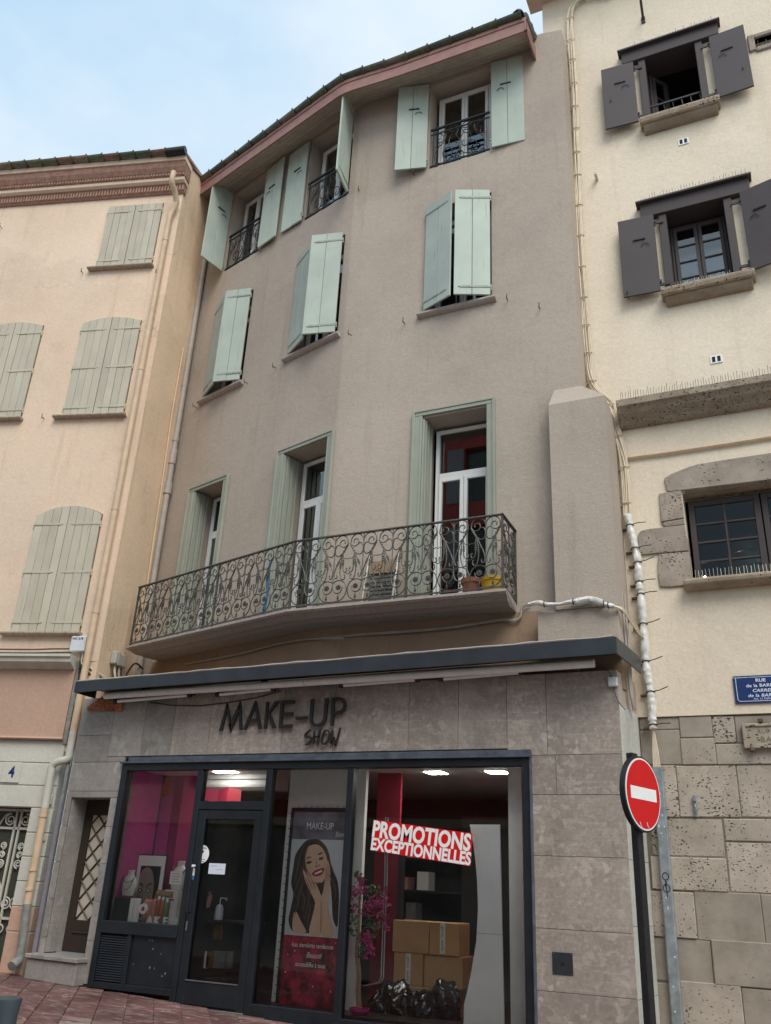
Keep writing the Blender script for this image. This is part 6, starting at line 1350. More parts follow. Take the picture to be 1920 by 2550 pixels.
# white partition carrying the poster, right-hand column
Fw = Frame((0, 10.05), 0); pu0 = Fw.px(726, 1905)[0]; pu1 = Fw.px(914, 1905)[0]
ib(pu0, pu1, 10.05, 10.12, ZFl, ZCe, 'partition', 'intwhite'); ib(pu1, pu1+.32, 10.4, 10.45, ZFl, ZCe, 'crimson_panel', 'crimson')
cu0 = S(1268, 1950, -.5)[0]; ib(cu0, cu0+.16, 9.95, 10.05, ZFl, ZCe, 'column', 'intwhite')
ib(pu1+.5, cu0+.3, 12.2, 12.3, ZFl, 2.6, 'rear_screen', 'dark')
# lit ceiling panels
lamps = [((510, 205), (1, 'lit square ceiling panel in the shop, left of the right-hand pair')), ]
def cp(x, y): d = ray(x, y); t = (ZCe-.012-CAM.z)/d.z; return CAM+d*t
for (x, y), lab in (((1046, 1911), 'lit ceiling panel of the shop, left one of the pair above the promotion sticker'), ((1208, 1911), 'lit ceiling panel of the shop, right one of the pair above the promotion sticker')):
    c = cp(x, y); c.y = max(c.y, 10.35); l_ = thing('ceiling_light', (c.x, c.y, ZCe-.02), lab, 'ceiling light', 'lit ceiling panels in the shop')
    m_ = MB(); m_.box(Frame((0, 0), 0), c.x-.14, c.x+.14, -c.y-.14, -c.y+.14, ZCe-.006, ZCe-.002); m_.build('trim', M['intwhite'], l_)
    m_ = MB(); m_.box(Frame((0, 0), 0), c.x-.115, c.x+.115, -c.y-.115, -c.y+.115, ZCe-.012, ZCe-.007); m_.build('diffuser', M['lamp'], l_)
    print('lamp', c)
c = Vector((m1-.05, YS+.62, ZCe)); l_ = thing('ceiling_light', (c.x, c.y, ZCe-.02), 'small lit ceiling panel at the top of the magenta display window', 'ceiling light', 'lit ceiling panels in the shop')
m_ = MB(); m_.box(Frame((0, 0), 0), c.x-.16, c.x+.16, -c.y-.06, -c.y+.06, ZCe-.012, ZCe-.002); m_.build('diffuser', M['lamp'], l_)
# air-conditioning cassette seen through the fanlight
Fac = Frame((0, 10.6), 0); u0, z1 = Fac.px(512, 1915); u1, z0 = Fac.px(700, 1972)
acu = thing('air_conditioner', Fac.P((u0+u1)/2, 0, z0), 'white air conditioner hanging behind the glass above the shop door', 'air conditioner')
m_ = MB(); m_.profile(Fac, [(-.2, z0+.02), (.08, z0), (.18, z0+.06), (.20, z1), (-.2, z1)], u0, u1); m_.build('body', M['intwhite'], acu, bevel=.02)
m_ = MB(); m_.box(Fac, u0+.05, u1-.05, .20, .206, z0+.14, z0+.15); m_.build('vent_slot', M['curtain'], acu)
# ------------------------------------------------------------------ poster light box
FP = Frame((0, 9.95), 0); A0, Z1p = FP.px(733, 2020); A1 = FP.px(872, 2021)[0]; Z0p = FP.px(705, 2500)[1]
print('poster', A0, A1, Z0p, Z1p)
po_ = thing('poster', FP.P((A0+A1)/2, 0, Z0p), 'tall framed beauty poster MAKE-UP Show with a laughing dark-haired woman', 'poster')
for a, b, c, e in ((A0-.035, A0, Z0p-.035, Z1p+.035), (A1, A1+.035, Z0p-.035, Z1p+.035), (A0, A1, Z1p, Z1p+.035), (A0, A1, Z0p-.035, Z0p)): m_ = MB(); m_.box(FP, a, b, -.03, .02, c, e); m_.build('frame', M['ink'], po_, bevel=.003)
PW, PH = A1-A0, Z1p-Z0p
def pp(a, b): return (A0+a*PW, Z0p+b*PH)
_ly = [0]
def flat(poly, mat, nm, smooth=True):
    _ly[0] += 1; pts = [pp(*q) for q in (smoothpts(list(poly)+[poly[0]], 5)[:-1] if smooth else poly)]
    ar = sum(pts[i][0]*pts[(i+1) % len(pts)][1]-pts[(i+1) % len(pts)][0]*pts[i][1] for i in range(len(pts))); pts = pts if ar > 0 else pts[::-1]
    d = .0006*_ly[0]; m_ = MB(); m_.add([FP.P(u, d, z) for u, z in pts], [tuple(range(len(pts)))]); return m_.build(nm, M[mat], po_)
flat([(0, 0), (1, 0), (1, .34), (0, .34)], 'posterred', 'print_bottom', False); flat([(0, .34), (1, .34), (1, .845), (0, .845)], 'postgrey', 'print_middle', False); flat([(0, .845), (1, .845), (1, 1), (0, 1)], 'grad1', 'print_top', False)
# coordinates read from the photo: (x,y) in the 1037x2212 enlargement -> a,b
def zc_(x, y): yy = 1-(2080+y/6.913-2020-(x/1037)*8)/484; xx = (720+x/6.913 - (733-(y+415)/6.913*.072*.82))/139; return (max(0, min(1, xx)), max(.342, min(.845, yy)) if y > 60 else yy)
Zp = lambda L: [zc_(x, y) for x, y in L]
flat(Zp([(380, 95), (300, 150), (200, 270), (120, 420), (90, 640), (60, 900), (100, 1100), (60, 1350), (30, 1560), (90, 1720), (180, 1730), (330, 1760), (420, 1700), (470, 1250), (560, 1000), (700, 900), (740, 1150), (760, 1500), (830, 1650), (850, 1400), (860, 1100), (830, 850), (740, 620), (700, 420), (640, 250), (520, 130)]), 'hair', 'print_hair')
flat(Zp([(330, 260), (300, 420), (300, 560), (350, 700), (420, 800), (480, 890), (540, 905), (600, 870), (650, 720), (670, 560), (640, 400), (560, 260), (450, 215)]), 'skin', 'print_face')
flat(Zp([(510, 890), (580, 900), (620, 880), (600, 1040), (570, 1120), (530, 1000)]), 'hair', 'print_neck')
flat(Zp([(255, 680), (275, 665), (330, 770), (320, 690), (345, 700), (400, 800), (395, 755), (430, 780), (490, 920), (570, 1130), (590, 1200), (575, 1770), (380, 1755), (440, 1420), (470, 1250), (380, 1040), (300, 860)]), 'skin', 'print_arm')
flat(Zp([(660, 560), (650, 610), (640, 700), (615, 740), (625, 900), (600, 1060), (590, 1180), (585, 1770), (780, 1780), (720, 1480), (690, 1280), (715, 1000), (720, 760), (700, 530), (680, 500)]), 'skin', 'print_arm')
flat(Zp([(110, 1430), (160, 1400), (230, 1540), (310, 1690), (310, 1750), (110, 1730)]), 'skin', 'print_shoulder')
flat(Zp([(410, 735), (470, 680), (540, 655), (610, 640), (612, 690), (570, 760), (490, 785), (430, 770)]), 'lips', 'print_lips'); flat(Zp([(455, 735), (520, 700), (580, 675), (578, 705), (520, 735), (465, 755)]), 'swhite', 'print_teeth')
for L in ([(305, 480), (350, 440), (410, 445), (360, 460)], [(500, 410), (545, 370), (600, 365), (545, 400)], [(320, 540), (370, 515), (420, 530), (370, 560), (330, 565)], [(525, 475), (570, 450), (615, 455), (580, 490), (535, 495)], [(470, 610), (490, 600), (500, 622), (480, 628)], [(520, 590), (540, 585), (545, 605), (528, 608)]): flat(Zp(L), 'hair', 'print_feature')
def stroke(L, wd, mat, nm):
    sp = smoothpts(Zp(L), 4); n = len(sp); Lp, Rp = [], []
    for i, (x, y) in enumerate(sp):
        a, b = sp[max(0, i-1)], sp[min(n-1, i+1)]; dx, dy = (b[0]-a[0])*PW, (b[1]-a[1])*PH; l = math.hypot(dx, dy) or 1; w = wd*math.sin(math.pi*(i+.6)/(n+.2)); Lp.append((x-dy/l*w/PW, y+dx/l*w/PH)); Rp.append((x+dy/l*w/PW, y-dx/l*w/PH))
    flat(Lp+Rp[::-1], mat, nm, False)
for L in ([(390, 110), (300, 200), (230, 350), (190, 560), (150, 760), (120, 950)], [(440, 130), (340, 260), (290, 430), (270, 620), (200, 850), (130, 1050), (90, 1250)], [(250, 700), (260, 900), (210, 1100), (180, 1300), (120, 1500)], [(330, 950), (380, 1150), (340, 1350), (300, 1550)], [(560, 170), (640, 300), (690, 480), (760, 680), (820, 860)], [(700, 760), (780, 900), (810, 1080), (780, 1250)], [(400, 1250), (380, 1450), (350, 1650)], [(230, 1000), (300, 1200), (280, 1400)]): stroke(L, .012, 'hairlight', 'print_strand')
for L in ([(330, 720), (380, 870), (440, 1010)], [(300, 760), (350, 900), (410, 1040)], [(395, 790), (440, 900), (490, 1010)], [(650, 620), (660, 760), (655, 900)], [(690, 580), (690, 740), (690, 880)], [(580, 1200), (578, 1480), (572, 1760)], [(480, 480), (500, 560), (490, 610)], [(430, 880), (500, 905), (570, 890)], [(310, 600), (340, 700), (400, 780)]): stroke(L, .006, 'skinshade', 'print_shade')
_ly[0] += 2; dl_ = .0006*_ly[0]
def ptxt(s, a, b, size, **k): u, z = pp(a, b); return text_mb(s, FP, u, z, dl_, size, **k).build('print_lettering', M['swhite'], po_)
ptxt('MAKE-UP', .50, .90, .115, sx=.8); ptxt('Show', .86, .862, .085, sx=.7, shear=.3); ptxt('Les dernières tendances', .52, .285, .068, sx=.82, bold=.0006); ptxt('Beauté', .55, .235, .085, sx=.85, shear=.3); ptxt('accessibles à tous', .50, .19, .068, sx=.82, bold=.0006)
random.seed(9)
for k in range(26): u, z = pp(random.uniform(.05, .95), random.uniform(.05, .33)); r = random.choice((.004, .005, .008)); m_ = MB(); m_.add([FP.P(u+r*math.cos(q*math.pi/3), dl_, z+r*math.sin(q*math.pi/3)) for q in range(6)], [tuple(range(6))]); m_.build('print_sparkle', M['swhite' if k % 3 else 'lips'], po_)
m_ = MB()                                                     # string of tiny lights taped round the frame
for k in range(64):
    s = k/64*2*(PW+PH); 
    if s < PH: u, z, du, dz = A0-.035, Z0p+s, -1, .3
    elif s < PH+PW: u, z, du, dz = A0+s-PH, Z1p+.035, .3, 1
    elif s < 2*PH+PW: u, z, du, dz = A1+.035, Z1p-(s-PH-PW), 1, .3
    else: continue
    m_.tube([FP.P(u, .0, z), FP.P(u+du*.028, .01, z+dz*.028)], .004, 4)
for q in ([(A0-.038, Z0p), (A0-.038, Z1p+.038)], [(A0-.038, Z1p+.038), (A1+.038, Z1p+.038)], [(A1+.038, Z1p+.038), (A1+.038, Z0p)]): m_.tube([FP.P(*[q[0][0], .0, q[0][1]]), FP.P(*[q[1][0], .0, q[1][1]])], .005, 4)
tag(m_.build('light_string', M['ink']), 'black string of tiny lights fixed round the poster frame', 'string lights')
# ------------------------------------------------------------------ promotion sticker on the glass
q_ = [S(860+x/3.16, 1850+y/3.16, -.028) for x, y in ((222, 603), (1000, 712), (985, 970), (197, 845))]
pr = thing('window_sticker', FS.P(q_[3][0], -.04, q_[2][1]), 'red and white sticker PROMOTIONS EXCEPTIONNELLES on the right-hand shop window', 'sticker')
m_ = MB(); m_.add([FS.P(u, -.0285, z) for u, z in q_[::-1]], [(0, 1, 2, 3)]); m_.build('backing', M['red'], pr)
rotb = math.atan2(q_[1][1]-q_[0][1], q_[1][0]-q_[0][0]); rotc = math.atan2(q_[2][1]-q_[3][1], q_[2][0]-q_[3][0])
wq = math.hypot(q_[1][0]-q_[0][0], q_[1][1]-q_[0][1]); hq = q_[0][1]-q_[3][1]; print('sticker', q_, wq, hq)
def bold_line(s, frac_z, size, rot, width):
    t0 = text_mb(s, FS, 0, 0, 0, size, bold=.006); us = [v.x for v in t0.v]; w0 = max(us)-min(us)
    base = Vector((q_[3][0]+(q_[0][0]-q_[3][0])*frac_z, 0, q_[3][1]+hq*frac_z)); c, s_ = math.cos(rot), math.sin(rot)
    m_ = text_mb(s, FS, 0, 0, -.0265, size, bold=.0085 if len(s) < 12 else .0065, sx=width/w0, align='LEFT'); u0 = min(v.x for v in m_.v)
    m_.v = [Vector((base.x+(v.x-u0)*c-v.z*s_, v.y, base.z+(v.x-u0)*s_+v.z*c)) for v in m_.v]; return m_.build('lettering', M['swhite'], pr)
bold_line('PROMOTIONS', .46, hq*.72, rotb, wq*.985); bold_line('EXCEPTIONNELLES', .035, hq*.54, rotc, wq*1.0)
# ------------------------------------------------------------------ white curved display panel
cpn = [S(860+x/3.16, 1850+y/3.16, -.22) for x, y in ((978, 642), (1215, 643), (1228, 1200), (1250, 2212), (1252, 2500), (925, 2500), (932, 2060), (960, 1950), (990, 1800), (1030, 1560), (1043, 1300), (1036, 1080), (1020, 900), (1000, 760))]
wp = thing('display_stand', FS.P(-3.1, -.24, ZFl), 'white curved display panel standing behind the right-hand shop window', 'panel')
zs_p = S(860+1130/3.16, 1850+1503/3.16, -.22)[1]
def clip(poly, z, above):
    o = []
    for i in range(len(poly)):
        p, q = poly[i], poly[(i+1) % len(poly)]; ip, iq = (p[1] >= z) == above, (q[1] >= z) == above
        if ip: o.append(p)
        if ip != iq: t = (z-p[1])/(q[1]-p[1]); o.append((p[0]+(q[0]-p[0])*t, z))
    return o
for up_ in (True, False):
    pg = clip(cpn, zs_p+(.0015 if up_ else -.0015), up_); ar = sum(pg[i][0]*pg[(i+1) % len(pg)][1]-pg[(i+1) % len(pg)][0]*pg[i][1] for i in range(len(pg))); pg = pg if ar > 0 else pg[::-1]
    m_ = MB(); m_.prism(FS, pg, -.245, -.22); m_.build('panel_half', M['paper'], wp, bevel=.002)
# ------------------------------------------------------------------ cardboard boxes
bn = ['upper left cardboard box of the stack behind the promotion window', 'upper right cardboard box with paper tape behind the promotion window', 'middle left cardboard box with paper tape in the stack', 'middle right plain cardboard box in the stack', 'lower left cardboard box just above the black bag', 'lower right cardboard box with a tape strip above the black bag', 'bottom left cardboard box hidden behind the black bag', 'bottom right cardboard box hidden behind the black bag']
FB = Frame((0, 10.35), 0); Bx = lambda x, y: FB.px(860+x/3.16, 1850+y/3.16)
zrow = [Bx(640, 1405)[1], Bx(640, 1665)[1], Bx(640, 1925)[1]]; hrow = zrow[0]-zrow[1]; zrow.append(zrow[2]-hrow); zrow = zrow[:4]+[max(ZFl, zrow[3]-hrow)]
rowsx = [((372, 660), (662, 898)), ((378, 610), (612, 920)), ((385, 660), (662, 890)), ((390, 640), (642, 900))]
k = 0; print('boxes z', zrow)
for r_i, rw in enumerate(rowsx):
    for (xa, xb) in rw:
        if r_i == 3 and zrow[4] >= zrow[3]-.05: continue
        yy = (1530, 1790, 2000, 2150)[r_i]; u0, u1 = Bx(xa, yy)[0], Bx(xb, yy)[0]; z1, z0 = zrow[r_i], zrow[r_i+1]; off = random.uniform(-.02, .02)
        bx = thing('cardboard_box', FB.P((u0+u1)/2, off, z0), bn[k], 'box', 'cardboard boxes stacked in the shop'); 
        m_ = MB(); m_.box(FB, u0+.003, u1-.003, off-.38, off, z0+.002, z1-.002); m_.build('carton', M['card'], bx, bevel=.006)
        if k in (1, 2, 5): uc2 = u0+(u1-u0)*(.45 if k != 2 else .5); m_ = MB(); m_.box(FB, uc2-.032, uc2+.032, off, off+.0015, z0+.02, z1-.004); m_.build('tape', M['tape'], bx); text_mb('genuo  textile', FB, uc2-.012, (z0+z1)/2, off+.0022, .045, rot=-math.pi/2).build('tape_print', M['ink'], bx)
        k += 1
# black bag in front of the boxes
random.seed(13); m_ = MB(); uA, uB = Bx(220, 2150)[0], Bx(940, 2150)[0]; nu_, nv_ = 64, 22; vs = []
for i in range(nu_+1):
    for j in range(nv_+1):
        s, t = i/nu_, j/nv_; env = math.sin(math.pi*s)**.5 if 0 < s < 1 else 0
        hgt = .10+.16*env+.09*math.sin(s*9)*env+.08*s; r = math.sin(math.pi*(.08+.84*t)); zc2 = ZFl-.02+hgt*(1-math.cos(math.pi*t))/2*1.1
        vs.append(Vector((uA+(uB-uA)*s+random.uniform(-.008, .008), 10.20-.30*env*r+.30*t*env+.035*math.sin(s*23+t*7)*env+random.uniform(-.012, .012), zc2+(.03*math.sin(s*31+t*11)+.02*math.sin(s*17-t*19)+random.uniform(-.012, .012))*env)))
m_.add(vs, [(i*(nv_+1)+j, (i+1)*(nv_+1)+j, (i+1)*(nv_+1)+j+1, i*(nv_+1)+j+1) for i in range(nu_) for j in range(nv_)])
tag(m_.build('plastic_bag', M['bagm'], smooth=True), 'crumpled black plastic bag in front of the cardboard boxes', 'bag')
# chrome rail and dark display behind the flowers
dk = thing('garment_rail', (S(940, 2300, -.9)[0], 10.4, ZFl), 'dark display stand with a bent chrome tube behind the artificial tree', 'stand')
FK = Frame((0, 10.35), 0); K = lambda x, y: FK.P(*(lambda q: (q[0], 0, q[1]))(FK.px(860+x/5.267, 2130+y/5.267)))
for off in (0, .03): m_ = MB(); m_.tube([K(530, -500)+Vector((off, 0, 0)), K(520, 300)+Vector((off, 0, 0)), K(490, 1000)+Vector((off, 0, 0)), K(470, 1600)+Vector((off, 0, 0)), K(440, 1665)+Vector((off, -.01, 0)), K(250, 1715)+Vector((off, -.05, 0))], .011, 8); m_.build('chrome_tube', M['chrome'], dk)
m_ = MB(); a, b = K(240, -300), K(560, 1700); m_.box(FK, a.x, b.x+.12, -.12, -.05, b.z, a.z); m_.build('board', M['ink'], dk, bevel=.01)
# ------------------------------------------------------------------ artificial bougainvillea
FT2 = Frame((0, 9.80), 0); T2 = lambda x, y, d=0: FT2.P(*(lambda q: (q[0], d, q[1]))(FT2.px(860+x/5.267, 2130+y/5.267, d)))
pb = T2(185, 2000); tr2 = thing('artificial_tree', (pb.x, pb.y, ZFl), 'artificial bougainvillea with magenta blooms in a magenta pot inside the shop window', 'artificial tree')
m_ = MB(); zt_ = pb.z; m_.lathe((pb.x, pb.y, ZFl), [(.085, 0), (.105, zt_-ZFl-.03), (.112, zt_-ZFl-.03), (.112, zt_-ZFl), (.10, zt_-ZFl), (.095, zt_-ZFl-.03), (.01, zt_-ZFl-.03)], 20); m_.build('pot', M['potp'], tr2)
m_ = MB(); tp = [T2(x, y) for x, y in ((185, 2000), (165, 1800), (175, 1600), (160, 1400), (150, 1250), (170, 1000), (185, 800), (190, 600), (210, 400), (200, 260))]
m_.tube(smoothpts([tuple(p) for p in tp], 4), [.03-.018*i/36 for i in range(37)], 7)
m_.tube(smoothpts([tuple(p+Vector((.02, -.01, 0))) for p in tp[:6]], 4), .016, 6); m_.build('trunk', M['bark'], tr2)
m_ = MB()
for x, y in ((350, 480), (500, 600), (300, 950), (310, 1200), (110, 480), (100, 850), (480, 800), (520, 950)): m_.tube(smoothpts([tuple(T2(185, min(1100, y+150))), tuple((T2(185, y)+T2(x, y, .08))/2), tuple(T2(x, y, .08))], 4), .004, 4)
m_.build('branch', M['bark'], tr2)
random.seed(23)
def flutter(mb, c, r, n, size, fold=.35):
    for _ in range(n):
        v = Vector((random.gauss(0, 1), random.gauss(0, 1), random.gauss(0, 1))); v = v.normalized()*r*random.random()**.5; a = Vector((random.gauss(0, 1), random.gauss(0, 1), random.gauss(0, 1))).normalized(); b = a.orthogonal().normalized(); nrm = a.cross(b); p = c+v; s = size*random.uniform(.7, 1.3)
        mb.add([p-a*s, p+b*s*.6+nrm*s*fold, p+a*s, p-b*s*.6+nrm*s*fold], [(0, 1, 2), (0, 2, 3)])
lm, fm = MB(), MB()
for x, y, r, n in ((320, 460, .10, 26), (460, 450, .08, 16), (300, 900, .09, 26), (390, 1060, .07, 12), (230, 1250, .08, 20), (110, 830, .09, 18), (90, 1000, .07, 14), (160, 250, .06, 10), (450, 780, .06, 10), (400, 900, .08, 14)): flutter(lm, T2(x, y, .06), r, n, .028)
for x, y, r, n in ((110, 490, .09, 60), (200, 330, .07, 50), (220, 470, .08, 40), (350, 620, .10, 60), (500, 620, .08, 46), (300, 720, .10, 60), (490, 800, .07, 46), (530, 950, .04, 20), (280, 1080, .09, 80), (330, 1200, .05, 30), (250, 1300, .05, 24), (350, 1280, .05, 20), (100, 700, .06, 26), (520, 470, .05, 20)): flutter(fm, T2(x, y, .08), r, n, .02)
lm.smooth = fm.smooth = False
tag(lm.build('leaves', M['leaf'], tr2), kind='stuff'); tag(fm.build('blooms', M['petal'], tr2), kind='stuff')
# ------------------------------------------------------------------ left display: picture, busts, bottles, letters
FD = lambda dep: Frame((0, YS+dep), 0)
Dz = lambda x, y, dep: FD(dep).P(*(lambda q: (q[0], 0, q[1]))(FD(dep).px(270+x/6.664, 2080+y/6.664)))
fpic = FD(.62); a, b, c, e = Dz(492, 330, .62), Dz(955, 345, .62), Dz(415, 1130, .62), Dz(860, 1150, .62)
pc_ = thing('framed_picture', Vector((a.x, YS+.62, ZS-.02)), 'framed close-up picture of a face with dark brows standing in the display window', 'picture')
pz0, pz1, px0, px1 = ZS-.015, a.z, (a.x+c.x)/2, (b.x+e.x)/2; fm_ = .014
m_ = MB(); m_.box(fpic, px0-fm_, px1+fm_, -.02, .0, pz0, pz1+fm_); m_.build('frame', M['ink'], pc_, bevel=.003)
m_ = MB(); m_.box(fpic, px0, px1, .0005, .002, pz0+.01, pz1); m_.build('mount', M['paper'], pc_)
PX = lambda s, t: (px0+(px1-px0)*s, pz0+(pz1-pz0)*t); _lz = [0]
def pf2(poly, mat, nm, sm=True):
    _lz[0] += 1; pts = [PX(*q) for q in (smoothpts(list(poly)+[poly[0]], 5)[:-1] if sm else poly)]; ar = sum(pts[i][0]*pts[(i+1) % len(pts)][1]-pts[(i+1) % len(pts)][0]*pts[i][1] for i in range(len(pts))); pts = pts if ar > 0 else pts[::-1]
    m_ = MB(); m_.add([fpic.P(u, .002+.0006*_lz[0], z) for u, z in pts], [tuple(range(len(pts)))]); m_.build(nm, M[mat], pc_)
pf2([(.13, .06), (.87, .06), (.87, .84), (.13, .84)], 'ink', 'print_ground', False)
pf2([(.14, .065), (.135, .40), (.14, .68), (.25, .79), (.42, .815), (.58, .75), (.68, .60), (.70, .42), (.64, .24), (.55, .12), (.46, .065)], 'skinb', 'print_face')
for L, mt in (([(.16, .56), (.24, .575), (.32, .52), (.30, .505), (.22, .545)], 'ink'), ([(.42, .52), (.52, .575), (.64, .57), (.62, .555), (.53, .555), (.44, .50)], 'ink'), ([(.15, .46), (.23, .495), (.32, .455), (.24, .425)], 'ink'), ([(.44, .455), (.52, .49), (.60, .465), (.52, .43)], 'ink'), ([(.19, .46), (.23, .475), (.27, .46), (.23, .445)], 'swhite'), ([(.48, .46), (.52, .475), (.56, .462), (.52, .445)], 'swhite'), ([(.31, .26), (.36, .245), (.42, .26), (.37, .275)], 'hair'), ([(.27, .17), (.36, .205), (.46, .17), (.37, .125)], 'lips')): pf2(L, mt, 'print_feature')
def bust(x, y0, y1, dep, mat, lab, sx=1.0):
    top, bot = Dz(x, y0, dep), Dz(x, y1, dep); H = top.z-bot.z; t = thing('necklace_bust', (bot.x, bot.y, bot.z), lab, 'necklace bust', 'necklace busts in the shop display')
    m_ = MB(); prof = [(.55, 0), (.60, .1), (.66, .35), (.62, .55), (.45, .72), (.27, .82), (.24, .92), (.27, 1.0), (.22, 1.01)]
    vs = [];k = 18
    for r, h in prof:
        for j in range(k): an = 2*math.pi*j/k; vs.append(Vector((bot.x+r*H*.62*sx*math.cos(an)*(.8+.2*h), bot.y+r*H*.30*math.sin(an)+.05*H*(h-.3), bot.z+h*H)))
    m_.add(vs, [(i*k+j, i*k+(j+1) % k, (i+1)*k+(j+1) % k, (i+1)*k+j) for i in range(len(prof)-1) for j in range(k)]+[tuple((len(prof)-1)*k+j for j in range(k))]); m_.smooth = True; m_.build('bust', M[mat], t)
    for q, (zz2, ww) in enumerate(((.52, .40), (.22, .34))):
        m_ = MB(); m_.tube([Vector((bot.x+math.cos(an)*H*ww*.62*1.35*sx, bot.y-H*.30*(.55+.1*q)*abs(math.sin(an))**.5-.01*H, bot.z+H*(.80-(.80-zz2)*math.sin(an)))) for an in [math.pi*i/14 for i in range(15)]], .004, 5); m_.build('necklace', M['ink' if q == 0 else 'chrome'], t)
    return t
bust(320, 580, 1000, .38, 'bust', 'white necklace bust left of the framed face picture'); bust(1150, 430, 900, .45, 'bust', 'white necklace bust right of the framed face picture'); bust(1600, 850, 1200, .45, 'pinkbust', 'pink necklace bust behind the shop door glass')
m_ = MB(); a, b = Dz(60, 1010, .38), Dz(400, 1320, .38); m_.box(FD(.38), a.x, b.x, -.15, .12, ZS-.018, a.z-.004); tag(m_.build('display_plinth', M['dark'], bevel=.005), 'dark plinth under the left white necklace bust', 'plinth')
m_ = MB(); a, b = Dz(1035, 700, .45), Dz(1200, 1200, .45); m_.box(FD(.45), a.x, b.x, -.12, .08, ZS-.018, Dz(1100, 905, .45).z); tag(m_.build('display_plinth', M['intwhite'], bevel=.005), 'pale plinth under the right white necklace bust', 'plinth')
random.seed(2)
for k, (x, y, mt) in enumerate(((650, 1010, 'pinkb'), (715, 1020, 'pinkb'), (790, 1005, 'pinkb'), (850, 1010, 'amber'), (915, 1020, 'amber'), (985, 1050, 'green2'))):
    t = Dz(x, y, .34); H = t.z-(ZS-.02); bt = thing('cosmetic_bottle', (t.x, t.y, ZS-.02), ['pink bottle furthest left in the display row', 'second pink bottle in the display row', 'tallest pink bottle beside the amber ones in the display row', 'left amber bottle in the display row', 'right amber bottle in the display row', 'pale green bottle at the right end of the display row'][k], 'bottle', 'bottles in the display window')
    m_ = MB(); m_.lathe((t.x, t.y, ZS-.02), [(.034, 0), (.036, .02), (.036, H*.8), (.028, H*.86), (.016, H*.88)], 14); m_.build('body', M[mt], bt); m_ = MB(); m_.lathe((t.x, t.y, ZS-.02+H*.88), [(.018, 0), (.018, H*.12)], 12); m_.build('cap', M['gold' if k < 3 else 'paper'], bt)
a = Dz(960, 980, .40); t = thing('brush_roll', a, 'roll of pale brushes lying above the bottles in the display window', 'roll')
m_ = MB(); m_.tube([a+Vector((-.13, 0, 0)), a+Vector((.13, 0, 0))], .05, 12); m_.build('roll', M['bark'], t); m_ = MB(); m_.box(FD(.40), a.x-.15, a.x+.15, -.1, .05, a.z-.065, a.z-.052); m_.build('shelf', M['dark'], t)
FLt = FD(.16)
lt = thing('standing_letters', FLt.P(Dz(700, 1300, .16).x, 0, ZS-.018), 'white free-standing letters MAKE UP at the bottom of the display window', 'letters')
for ch, x, w_ in (('A', 700, 1), ('K', 820, 1), ('E', 960, 1), ('U', 1110, 1)):
    p0, p1 = Dz(x, 1345, .16), Dz(x, 1205, .16)
    for dd in (0, .02):
        m_ = text_mb(ch, FLt, p0.x, ZS-.016, dd, (p1.z-p0.z)*1.35, bold=.004)
        m_.build('letter', M['paper'], lt)
p0 = Dz(590, 1220, .16); m_ = MB(); m_.lathe(FLt.P(p0.x, .0, p0.z), [(.062, 0), (.062, .02)], 20, FLt.n); m_.build('round_letter', M['paper'], lt); m_ = MB(); m_.lathe(FLt.P(p0.x, .021, p0.z), [(.028, 0), (.02, .008)], 6, FLt.n); m_.build('flower', M['petal'], lt)
for k, (x0, x1, y0) in enumerate(((370, 430, 1045), (440, 500, 1045))):
    a, b = Dz(x0, y0, .2), Dz(x1, y0, .2); m_ = MB(); m_.box(FD(.2), a.x, b.x, -.06, .0, ZS-.018, a.z); tag(m_.build('white_carton', M['paper'], bevel=.003), ('left' if k == 0 else 'right') + ' of two slim white cartons at the lower left of the display window', 'carton', 'slim white cartons')
# notices on the glass
def notice(x0, y0, x1, y1, lab, mat='paper', lines=4):
    a, b = S(270+x0/6.664, 2080+y0/6.664, -.041), S(270+x1/6.664, 2080+y1/6.664, -.041); t = thing('notice', FS.P(a[0], -.041, b[1]), lab, 'notice'); m_ = MB(); m_.box(FS, a[0], b[0], -.043, -.041, b[1], a[1]); m_.build('sheet', M[mat], t)
    for k in range(lines): z = b[1]+(a[1]-b[1])*(.2+.6*k/max(1, lines-1)); m_ = MB(); m_.box(FS, a[0]+(b[0]-a[0])*.15, a[0]+(b[0]-a[0])*(.85-.1*(k % 2)), -.0408, -.0404, z-.003, z+.003); m_.build('text_line', M['cast'], t)
    return t
notice(1035, 595, 1205, 820, 'white printed notice on the glass at the right side of the display window')
ND = lambda x, y: S(460+x/4.61, 2000+y/4.61, -.02)
nt_ = thing('door_notice', FS.P(*(lambda q: (q[0], -.02, q[1]))(ND(285, 820))), 'pale handwritten notice on the shop door glass', 'notice')
a, b = ND(282, 688), ND(458, 820); m_ = MB(); m_.box(FS, a[0], b[0], -.0215, -.02, b[1], a[1]); m_.build('sheet', M['pale'], nt_)
for z, x0, x1 in ((.72, .12, .5), (.4, .45, .85)): m_ = MB(); zz2 = b[1]+(a[1]-b[1])*z; m_.tube([FS.P(a[0]+(b[0]-a[0])*(x0+(x1-x0)*q/8), -.0195, zz2+.008*(q % 2)) for q in range(9)], .002, 4); m_.build('handwriting', M['cast'], nt_)
a = ND(198, 585); rs = thing('round_sticker', FS.P(a[0], -.02, a[1]), 'round white sticker with a card terminal drawing on the shop door', 'sticker')
rv = abs(ND(198, 480)[1]-ND(198, 690)[1])/2
m_ = MB(); m_.lathe(FS.P(a[0], -.0215, a[1]), [(rv, 0), (rv, .0015)], 32, FS.n); m_.build('disc', M['paper'], rs)
